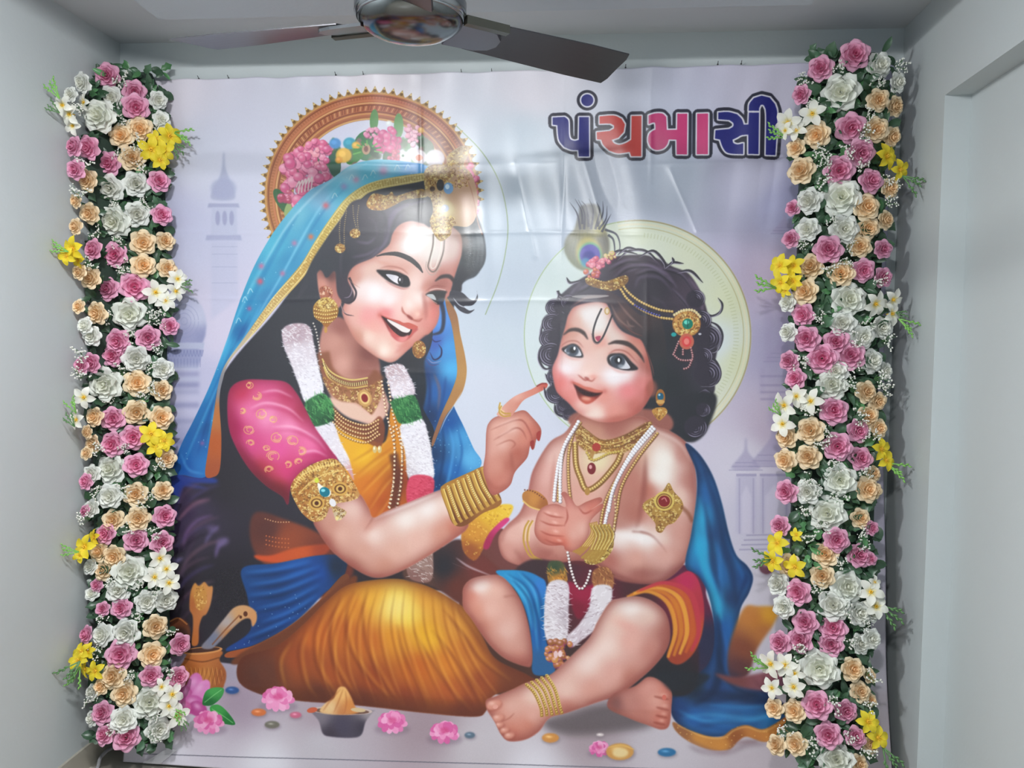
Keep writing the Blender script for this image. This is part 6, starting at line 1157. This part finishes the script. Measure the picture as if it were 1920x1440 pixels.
def sprig_mesh(seed):
    g = random.Random(seed); v, f, mi = [], [], []
    def add(t, m):
        n0 = len(v); v.extend(tuple(q) for q in t[0]); f.extend([i + n0 for i in q] for q in t[1]); mi.extend([m] * len(t[1]))
    for k in range(9):
        a, b = g.uniform(0, 6.28), g.uniform(.15, .75); L_ = g.uniform(.6, 1.0)
        d = Vector((math.cos(a) * math.sin(b), math.sin(a) * math.sin(b), math.cos(b))) * L_
        add(tube([(0, 0, 0), d * .5 + Vector((0, 0, .05)), d], [.016, .012, .010], 4), 0)
        for q in range(4):
            e = d + Vector((g.uniform(-.2, .2), g.uniform(-.2, .2), g.uniform(-.12, .14)))
            add(tube([d * .75, e], .008, 3), 0)
            r = g.uniform(.045, .078)
            add(([e + Vector(w) * r for w in ((1, 0, 0), (-1, 0, 0), (0, 1, 0), (0, -1, 0), (0, 0, 1), (0, 0, -1))], [[0, 2, 4], [2, 1, 4], [1, 3, 4], [3, 0, 4], [2, 0, 5], [1, 2, 5], [3, 1, 5], [0, 3, 5]]), 1)
    me = mesh('baby_breath', v, f, [stem_m, bb_m]); me.polygons.foreach_set('material_index', mi); return me


SPRIG = [sprig_mesh(k) for k in range(5)]


def spike_mesh(seed, m):
    g = random.Random(seed); v, f = [], []
    def add(t):
        n0 = len(v); v.extend(tuple(q) for q in t[0]); f.extend([i + n0 for i in q] for q in t[1])
    for k in range(3):
        a = (k - 1) * .35 + g.uniform(-.1, .1); L_ = g.uniform(.75, 1.1)
        add(tube([(0, 0, 0), (L_ * .5 * math.cos(a), L_ * .5 * math.sin(a), .05), (L_ * math.cos(a), L_ * math.sin(a), .02)], [.035, .03, .018], 5))
        for q in range(5):
            s = .45 + q * .12; x, y = L_ * s * math.cos(a), L_ * s * math.sin(a); sd = .5 if q % 2 else -.5
            add(tube([(x, y, .04), (x + .10 * math.cos(a + sd), y + .10 * math.sin(a + sd), .06), (x + .19 * math.cos(a + sd * .7), y + .19 * math.sin(a + sd * .7), .05)], [.018, .045, .008], 5))
    return mesh('bud_spray', v, f, m, True)


SPIKE = [spike_mesh(k, (tip_m, stem_m)[k % 2]) for k in range(4)]


def frame(p, n, spin, s):
    n = Vector(n).normalized(); a = n.cross(Vector((0, 0, 1)));
    if a.length < .1: a = Vector((1, 0, 0))
    a.normalize(); b = n.cross(a)
    M = Matrix((a, b, n)).transposed().to_4x4() @ Matrix.Rotation(spin, 4, 'Z') @ Matrix.Scale(s, 4)
    M.translation = Vector(p); return M


FL = """P202,142,22 W156,155,18 W133,177,13 W210,183,20 P252,172,20 P254,201,23 W296,188,16 W303,224,15 V188,217,29 O228,255,21 O263,242,22 O248,297,22 Y318,255,20 Y283,280,22 Y308,283,18 Y300,300,16 Y292,260,14 P140,275,18 P168,277,21 P205,307,21 P143,318,18 O166,338,20 W207,353,24 W255,345,22 P298,340,19 O143,377,13 O169,400,19 O143,425,15 V215,415,28 W257,402,22 P303,403,18 O268,455,22 O309,452,17 Y136,466,21 Y124,480,16 Y146,488,15 P176,468,19 P215,478,22 L117,197,18 L157,192,16 L130,214,20 L136,236,16
O150,510,15 O171,522,19 O268,498,21 O313,503,17 P202,542,21 P252,538,26 L333,523,17 L292,548,21 L330,546,17 L310,563,18 O148,575,13 O183,587,20 V243,588,28 P318,612,16 W160,611,16 W173,630,18 P222,640,22 P278,633,21 P212,667,20 W255,672,23 P153,685,15 P173,680,18 W305,692,19 V198,720,29 O257,718,23 O303,732,18 L157,745,19 L143,787,17 O178,782,17 P213,785,21 O256,773,22 O302,783,21 O165,810,13 P212,833,22 P250,820,22 Y283,813,20 Y307,827,18 Y293,837,18 O175,832,16 O163,850,12 V209,880,26 P255,872,21 O312,860,17 W173,888,16 P162,903,15 W207,930,22 O255,927,21 O305,920,17 W172,953,16 P160,958,11 P308,968,20
O213,975,19 O259,972,21 P200,1000,19 P255,1013,21 P303,1017,20 Y158,1025,20 Y176,1008,14 Y150,1041,13 O187,1035,18 O215,1043,20 O195,1070,18 W170,1063,14 V243,1072,29 L300,1047,19 L312,1067,19 L290,1082,19 L317,1093,19 P182,1097,12 W222,1107,21 W275,1128,20 W310,1124,21 W173,1113,13 P228,1140,18 P193,1142,13 O291,1175,21 W237,1185,24 W193,1190,20 P163,1190,16 P337,1208,19 Y152,1223,18 Y146,1238,16 Y160,1254,15 Y178,1258,17 Y164,1222,15 P227,1227,26 O285,1227,22 O213,1268,22 P283,1267,19 P333,1270,19 O190,1287,15 O233,1300,22 W173,1298,14 V280,1317,28 L323,1302,20 L303,1288,15 L317,1324,18 L333,1342,20 P193,1337,20 W173,1347,14 W233,1348,23 W297,1367,22 P197,1378,18 P237,1383,23"""
FR = """P1602,104,26 P1539,128,22 W1648,123,23 W1682,155,18 V1577,173,32 P1503,177,17 O1646,188,20 O1677,200,18 L1523,213,22 L1477,230,22 L1493,244,18 L1472,245,15 P1595,240,26 O1533,253,23 O1642,243,22 O1672,257,18 O1493,278,17 P1613,287,25 Y1663,293,22 Y1688,318,18 O1503,320,24 P1573,320,26 P1632,340,22 O1668,353,18 V1577,370,33 W1518,377,23 P1487,390,14 O1623,388,24 W1515,430,21 W1582,430,26 O1627,428,20 O1660,413,17 P1483,448,16 P1553,468,25 O1612,462,20 P1655,467,17
Y1462,498,20 Y1488,498,19 Y1463,530,18 Y1487,527,16 Y1472,545,12 O1522,500,23 O1577,513,23 P1618,507,21 P1655,520,18 O1510,547,23 W1477,568,16 V1590,562,30 L1642,570,22 L1675,562,19 L1673,588,20 P1507,590,21 W1580,607,23 W1652,615,20 W1478,623,17 P1513,635,23 P1568,642,23 W1617,632,21 P1542,672,27 P1595,667,25 P1480,677,18 W1633,677,22 W1658,695,16 P1492,710,19 W1567,696,22 V1560,722,26 O1623,735,20 O1645,753,17 L1470,760,23 L1493,743,19 L1520,752,22 L1467,795,21 P1563,770,25 O1627,780,20 O1520,807,24 O1475,820,20 P1608,808,21 O1647,803,17 P1570,837,25 O1473,863,20 O1516,857,22 P1613,860,21 Y1653,842,20 Y1662,863,18 O1638,888,14 V1575,900,28 P1475,922,21 W1515,922,22 O1625,918,23 O1640,920,14 V1552,963,31 O1613,972,18
P1463,985,18 P1634,990,13 P1568,1012,22 Y1457,1018,21 Y1448,1052,19 Y1490,1063,20 Y1493,1003,12 O1480,1060,20 O1548,1040,22 P1610,1042,21 P1632,1048,12 O1542,1080,21 W1460,1095,20 P1497,1110,23 V1587,1100,28 L1633,1110,22 L1643,1137,20 L1640,1092,12 W1470,1138,20 W1562,1135,27 W1610,1150,22 W1633,1150,16 P1510,1167,22 P1562,1177,24 P1463,1205,20 P1501,1200,22 P1558,1208,21 W1633,1198,19 W1612,1207,18 V1537,1253,33 L1445,1245,23 L1472,1247,20 L1490,1263,17 L1447,1290,18 L1488,1288,20 O1598,1255,21 O1630,1267,13 O1613,1297,18 P1532,1322,25 P1585,1333,20 O1452,1328,17 O1490,1333,20 O1632,1313,12 Y1628,1353,19 Y1647,1383,20 P1553,1378,23 P1603,1382,19 O1457,1397,18 O1493,1395,20 O1633,1397,15 V1568,1425,30 O1610,1433,17"""
BL = "228,150 228,223 255,268 268,318 160,310 228,295 150,372 215,383 265,383 190,440 228,452 228,508 172,500 302,583 278,603 210,593 307,607 247,633 293,650 157,663 283,680 227,693 157,710 280,730 207,752 260,747 233,850 288,870 180,850 237,920 283,927 180,923 257,950 173,973 237,992 282,1003 213,1090 257,1103 293,1110 200,1157 260,1163 315,1190 183,1227 240,1270 315,1270 173,1313 287,1347 275,1380 217,1373 152,208 300,245"
BR = "1573,123 1513,150 1650,153 1677,123 1527,197 1630,213 1533,283 1557,297 1613,257 1543,310 1537,333 1620,313 1660,330 1667,350 1658,383 1560,413 1513,463 1587,463 1590,293 1580,487 1547,513 1543,593 1627,610 1643,533 1600,640 1653,640 1507,680 1600,693 1643,710 1597,730 1653,737 1513,777 1610,777 1547,810 1630,820 1537,840 1570,870 1520,900 1620,893 1543,917 1513,953 1577,943 1547,990 1517,1017 1610,1010 1577,1060 1627,1033 1537,1110 1483,1137 1587,1153 1617,1173 1590,1203 1513,1227 1487,1303 1560,1320 1620,1330 1617,1270 1473,1367 1527,1397 1587,1380 1617,1417"
SL = "112,185,240,30 112,212,215,22 325,248,20,32 322,268,40,28 128,472,200,26 335,535,0,24 143,775,250,24 140,800,240,24 148,1035,190,26 150,1240,130,36 150,1250,110,30 340,1345,60,20 320,1325,40,28"
SR = "1475,258,195,34 1692,330,35,34 1685,598,40,30 1678,585,20,20 1455,540,190,36 1450,1048,180,36 1440,1252,205,34 1650,1135,35,40 1465,780,230,26 1655,1400,60,40 1660,868,30,34"


def banner_y(z): return float(np.interp(z, PZ[::-1], PY[::-1]))


def column(side, flowers, breath, spikes, label):
    Lf = side < 0
    def edge(y):      # traced left and right silhouette of the column
        return (150 + 18 * y / 1440, 318 + 14 * y / 1440) if Lf else (1492 - 32 * (y - 100) / 1340, 1680 - 42 * (y - 100) / 1340)
    def place(x, y, r, lift):
        e0, e1 = edge(y); k = max(-1.6, min(1.6, (x - (e0 + e1) / 2) / ((e1 - e0) / 2)))
        z = at_y(x, y, -.15)[2]
        d = .055 + lift + .035 * (1 - min(1, abs(k)) ** 2) + (.095 * max(0, 1 - (k + 1) / 2 ) if Lf else .105)
        yy = banner_y(z) - d
        for _ in range(60):
            p = at_y(x, y, yy); rr = r * float((p - CAM) @ FWD) / FPX
            if Lf and p[0] - rr < XL + .012 or (not Lf) and p[0] + rr > XR - .012: yy -= .01
            else: break
        return p, rr, k
    zc = at_y(240 if Lf else 1570, 1380, -.3)
    root = obj('flower_column', None, None, Matrix.Translation((-1.50 if Lf else .86, -.14, 0.0)))
    thing(root, label, 'flower column', 'flower columns beside the banner')
    inv = root.matrix_basis.inverted()
    # backing: a narrow padded board following the sheet
    v, f = [], []; ys = np.linspace(135 if Lf else 105, 1395 if Lf else 1436, 40)
    for i, y in enumerate(ys):
        e0, e1 = edge(y); ins = 14 + 26 * max(0, 1 - min(i, 39 - i) / 3.) ** 2
        for q in (0, 1):
            for (ex, lift) in ((e0 + ins, -.060), ((e0 + e1) / 2, -.050), (e1 - ins, -.060)):
                p, _, _ = place(ex, y, 3, lift + .0)
                v.append((p[0], p[1] + q * .022, p[2]))
    for i in range(39):
        a = i * 6; b = a + 6
        f += [[a, a + 1, b + 1, b], [a + 1, a + 2, b + 2, b + 1], [a + 4, a + 3, b + 3, b + 4], [a + 5, a + 4, b + 4, b + 5], [a + 3, a, b, b + 3], [a + 2, a + 5, b + 5, b + 2]]
    f += [[0, 3, 4, 1], [1, 4, 5, 2], [234, 235, 238, 237], [235, 236, 239, 238]]
    obj('backing', mesh('backing', v, f, back_m), root, inv)
    items = [(t[0], *map(float, t[1:].split(','))) for t in flowers.split()]
    LAB = {'P': 'pink rose', 'O': 'peach rose', 'W': 'white rose', 'V': 'large cream-white rose', 'Y': 'yellow starry blossom', 'L': 'white starry blossom'}
    for i, (c, x, y, r) in enumerate(items):
        lily = c in 'YL'
        p, rr, k = place(x, y, r, .028 if lily else (.0 if r > 25 else random.uniform(-.006, .012)))
        tocam = CAM - p; tocam = tocam / np.linalg.norm(tocam)
        jit = .34 if lily else .16
        n = tocam * .75 + np.array([0, -.25, 0]) + np.array([1, 0, 0]) * (.62 * k * (1.0 if abs(k) < 1.1 else .8)) + np.array([random.uniform(-jit, jit), 0, random.uniform(-jit, jit) + .04])
        rr *= 1.16 if lily else 1.12
        M = inv @ frame(p, n, random.uniform(0, 6.28), rr)
        if lily:
            o = obj('lily', LCOR[c], root, M)
            for q in range(5 if i % 3 else 6): obj('petal', LPET[c][(q + i) % 3], o, Matrix.Rotation(2 * math.pi * q / (5 if i % 3 else 6) + random.uniform(-.1, .1), 4, 'Z') @ Matrix.Rotation(random.uniform(-.15, .15), 4, 'X'))
        else:
            o = obj('rose', ROSE[c][i % 4], root, M)
            for q in range(6): obj('petal', RPET[c][(q + i) % 3], o, Matrix.Rotation(2 * math.pi * q / 6 + random.uniform(-.12, .12), 4, 'Z') @ Matrix.Rotation(random.uniform(-.14, .14), 4, 'Y'))
        o['label'] = LAB[c]
    for s in breath.split():
        x, y = map(float, s.split(',')); p, rr, k = place(x, y, 19, -.012)
        n = (CAM - p) / np.linalg.norm(CAM - p) + np.array([.4 * k + random.uniform(-.3, .3), 0, random.uniform(-.2, .4)])
        p = p + RIGHT * random.uniform(-.008, .008)
        obj('baby_breath', SPRIG[random.randrange(5)], root, inv @ frame(p, n, random.uniform(0, 6.28), random.uniform(.043, .056)))
    for j, s in enumerate(spikes.split()):
        x, y, ang, ln = map(float, s.split(',')); p, rr, k = place(x, y, ln, .02)
        a = math.radians(ang); d = RIGHT * math.cos(a) - UP * math.sin(a) - FWD * .15
        d = Vector(d).normalized(); nrm = Vector(-FWD); sd = nrm.cross(d).normalized()
        M = Matrix((d, sd, d.cross(sd))).transposed().to_4x4() @ Matrix.Scale(rr * 1.25, 4); M.translation = Vector(p)
        obj('bud_spray', SPIKE[j % 4], root, inv @ M)
    # leaves: the ones that show in the gaps are parts, the rest is one mass
    cen = np.array([(x, y, r) for c, x, y, r in items]); cand = []
    g = random.Random(11 if Lf else 12)
    while len(cand) < 1700:
        y = g.uniform(128 if Lf else 96, 1395 if Lf else 1436); e0, e1 = edge(y); x = g.uniform(e0 + 12, e1 - 12)
        gap = float(np.min(np.hypot(cen[:, 0] - x, cen[:, 1] - y) - cen[:, 2]))
        cand.append((gap + g.uniform(-6, 6), x, y))
    cand.sort(reverse=True)
    if Lf: cand = [(9, 205, 124), (9, 190, 128), (9, 236, 138), (9, 248, 150), (9, 262, 158), (9, 275, 166), (9, 285, 158)] + cand
    else: cand = [(9, 1535, 108), (9, 1567, 108), (9, 1628, 102)] + cand
    fv, ff = [], []
    for i, (gap, x, y) in enumerate(cand[:1500]):
        part = i < 290
        p, rr, k = place(x, y, 5, -.032 + g.uniform(0, .024) if part else g.uniform(-.046, -.016))
        n = (CAM - p) / np.linalg.norm(CAM - p) + np.array([.5 * k + g.uniform(-.6, .6), 0, g.uniform(-.5, .6)])
        M = inv @ frame(p, n, g.uniform(0, 6.28), g.uniform(.032, .050) if part else g.uniform(.04, .055))
        if part:
            obj('leaf', LEAF[i % 6], root, M)
        else:
            n0 = len(fv); fv += [tuple(M @ q.co) for q in LEAF[i % 6].vertices]; ff += [[n0 + j for j in q.vertices] for q in LEAF[i % 6].polygons]
    fo = obj('foliage', mesh('foliage', fv, ff, leaf_ms[0], True), root); fo['kind'] = 'stuff'
    return root


column(-1, FL, BL, SL, 'tall column of artificial roses and leaves in the corner left of the banner')
column(1, FR, BR, SR, 'tall column of artificial roses and leaves at the banner right edge')

# ---------------------------------------------------------------- ceiling fan
chrome = mat('dark_chrome', (.36, .38, .40), .16, 1., noise=.05, nscale=3)
dome_m = mat('smoked_chrome', (.15, .16, .165), .16, 1.)
blade_m = mat('blade_metal', (.055, .055, .062), .32, .45, noise=.08, nscale=6, bump=.05, bscale=20)
brk_m = mat('bracket_metal', (.17, .175, .19), .28, .9)
FC = at_y(770, 24, -1.0)
fan = thing(obj('ceiling_fan', None, None, Matrix.Translation((FC[0], FC[1], FC[2]))), 'dark three-blade ceiling fan with a chrome motor, hanging in front of the banner', 'ceiling fan')
obj('motor_housing', mesh('motor_housing', *lathe([(.0, .075), (.035, .075), (.045, .066), (.085, .060), (.118, .046), (.132, .022), (.132, -.004), (.127, -.012), (.118, -.014)], 64), chrome, True), fan)
obj('bottom_cover', mesh('bottom_cover', *lathe([(.125, -.010)] + [(.125 * math.cos(a), -.013 - .046 * math.sin(a)) for a in np.linspace(.05, 1.52, 12)] + [(.0004, -.0592)], 64), dome_m, True), fan)
obj('trim_ring', mesh('trim_ring', *lathe([(.123 + .005 * math.cos(a), -.0135 + .004 * math.sin(a)) for a in np.linspace(0, 6.2832, 9)], 64), chrome, True), fan)
obj('down_rod', mesh('down_rod', *tube([(0, 0, .07), (0, 0, ZD - FC[2] - .03)], .012, 16), chrome, True), fan)
obj('rod_canopy', mesh('rod_canopy', *lathe([(.014, ZD - FC[2] - .075), (.045, ZD - FC[2] - .06), (.062, ZD - FC[2] - .02), (.062, ZD - FC[2] - .001), (0, ZD - FC[2] - .001)], 32), chrome, True), fan)
obj('lower_canopy', mesh('lower_canopy', *lathe([(.013, .125), (.030, .112), (.042, .085), (.044, .072)], 32), chrome, True), fan)


def blade_geo():
    """cambered sheet: x radial, y tangential (CCW), pitched, thin solid"""
    top = []; N_, M_ = 14, 6
    for i in range(N_ + 1):
        s = i / N_
        for j in range(M_ + 1):
            q = -1 + 2 * j / M_; hw = .058 + .020 * min(1, s * 1.4)
            r1 = .614 + .012 * q - (.007 if abs(q) == 1 else 0)
            r = .165 + (r1 - .165) * s; top.append((r, q * hw, -.014 * q + .002 * (1 - q * q)))
    v = top + [(x, y, z - .003) for x, y, z in top]; n = len(top); f = []
    for i in range(N_):
        for j in range(M_): a = i * (M_ + 1) + j; b = a + M_ + 1; f += [[a, b, b + 1, a + 1], [a + n, a + 1 + n, b + 1 + n, b + n]]
    for i in range(N_): a = i * (M_ + 1); b = a + M_ + 1; f += [[a, a + n, b + n, b], [a + M_, b + M_, b + M_ + n, a + M_ + n]]
    for j in range(M_): e = N_ * (M_ + 1) + j; f += [[j, j + 1, j + 1 + n, j + n], [e, e + n, e + 1 + n, e + 1]]
    return v, f


def bracket_geo():
    out = [(.105, -.050), (.17, -.050), (.215, -.040), (.238, -.016), (.240, .012), (.225, .034), (.19, .048), (.105, .052)]
    n = len(out); z = lambda y: -.014 * y / .068
    v = [(x, y, z(y) - .005) for x, y in out] + [(x * .985 + .002, y * .93, z(y) - .011) for x, y in out]
    return v, [list(range(n)), list(range(n, 2 * n))[::-1]] + [[k, k + n, (k + 1) % n + n, (k + 1) % n] for k in range(n)]


bme_, kme = mesh('blade', *blade_geo(), blade_m, False), mesh('blade_bracket', *bracket_geo(), brk_m)
clip_m = mesh('edge_clip', *boxes([(.118, .235, -.064, -.044, -.004, .016)]), mat('clip_metal', (.13, .13, .11), .35, .8))
for ang in (36, 168.5, 282):
    bl = obj('blade', bme_, fan, Matrix.Translation((0, 0, -.016)) @ Matrix.Rotation(math.radians(ang), 4, 'Z'))
    obj('blade_bracket', kme, bl); obj('edge_clip', clip_m, bl)

# ---------------------------------------------------------------- small things at the foot of the left wall
cab_m = mat('grey_cable', (.24, .24, .25), .6, bump=.2, bscale=200)
pts = [at_y(x, y, yy) for x, y, yy in ((215, 1400, -.22), (200, 1408, -.26), (188, 1422, -.29), (184, 1436, -.33))]
pts = [(p[0], p[1], max(p[2], .006 + .004 * i)) for i, p in enumerate(pts)] 
q = spline(np.array([(p[0], p[1]) for p in pts]), False, 6); zz = np.interp(np.linspace(0, 1, len(q)), np.linspace(0, 1, len(pts)), [p[2] for p in pts])
thing(obj('power_cable', mesh('power_cable', *tube([(a_[0], a_[1], max(.007, b_)) for a_, b_ in zip(q, zz)] + [(q[-1][0] + .03, q[-1][1] - .12, .007), (q[-1][0] + .16, q[-1][1] - .22, .007)], .006, 10), cab_m, True)), 'grey cable looping out on the floor below the left flower column', 'cable')

# clear tape on the foot of the sheet
tape_m = mat('clear_tape', (.80, .80, .84), .12, alpha=.38, coat=.6)
tv = []
for x, y in ((316, 1402), (332, 1406), (300, 1437), (268, 1433)):
    z = at_y(x, y, -.2)[2]; yb = banner_y(max(z, .03)) - .014; p_ = at_y(x, y, yb); tv.append((p_[0], p_[1], max(p_[2], .02)))
tv += [(a_, b_ - .0006, c_) for a_, b_, c_ in tv]
thing(obj('adhesive_tape', mesh('adhesive_tape', tv, [[0, 1, 2, 3], [7, 6, 5, 4], [0, 4, 5, 1], [1, 5, 6, 2], [2, 6, 7, 3], [3, 7, 4, 0]], tape_m)), 'strip of clear adhesive tape on the lower left foot of the banner', 'tape')
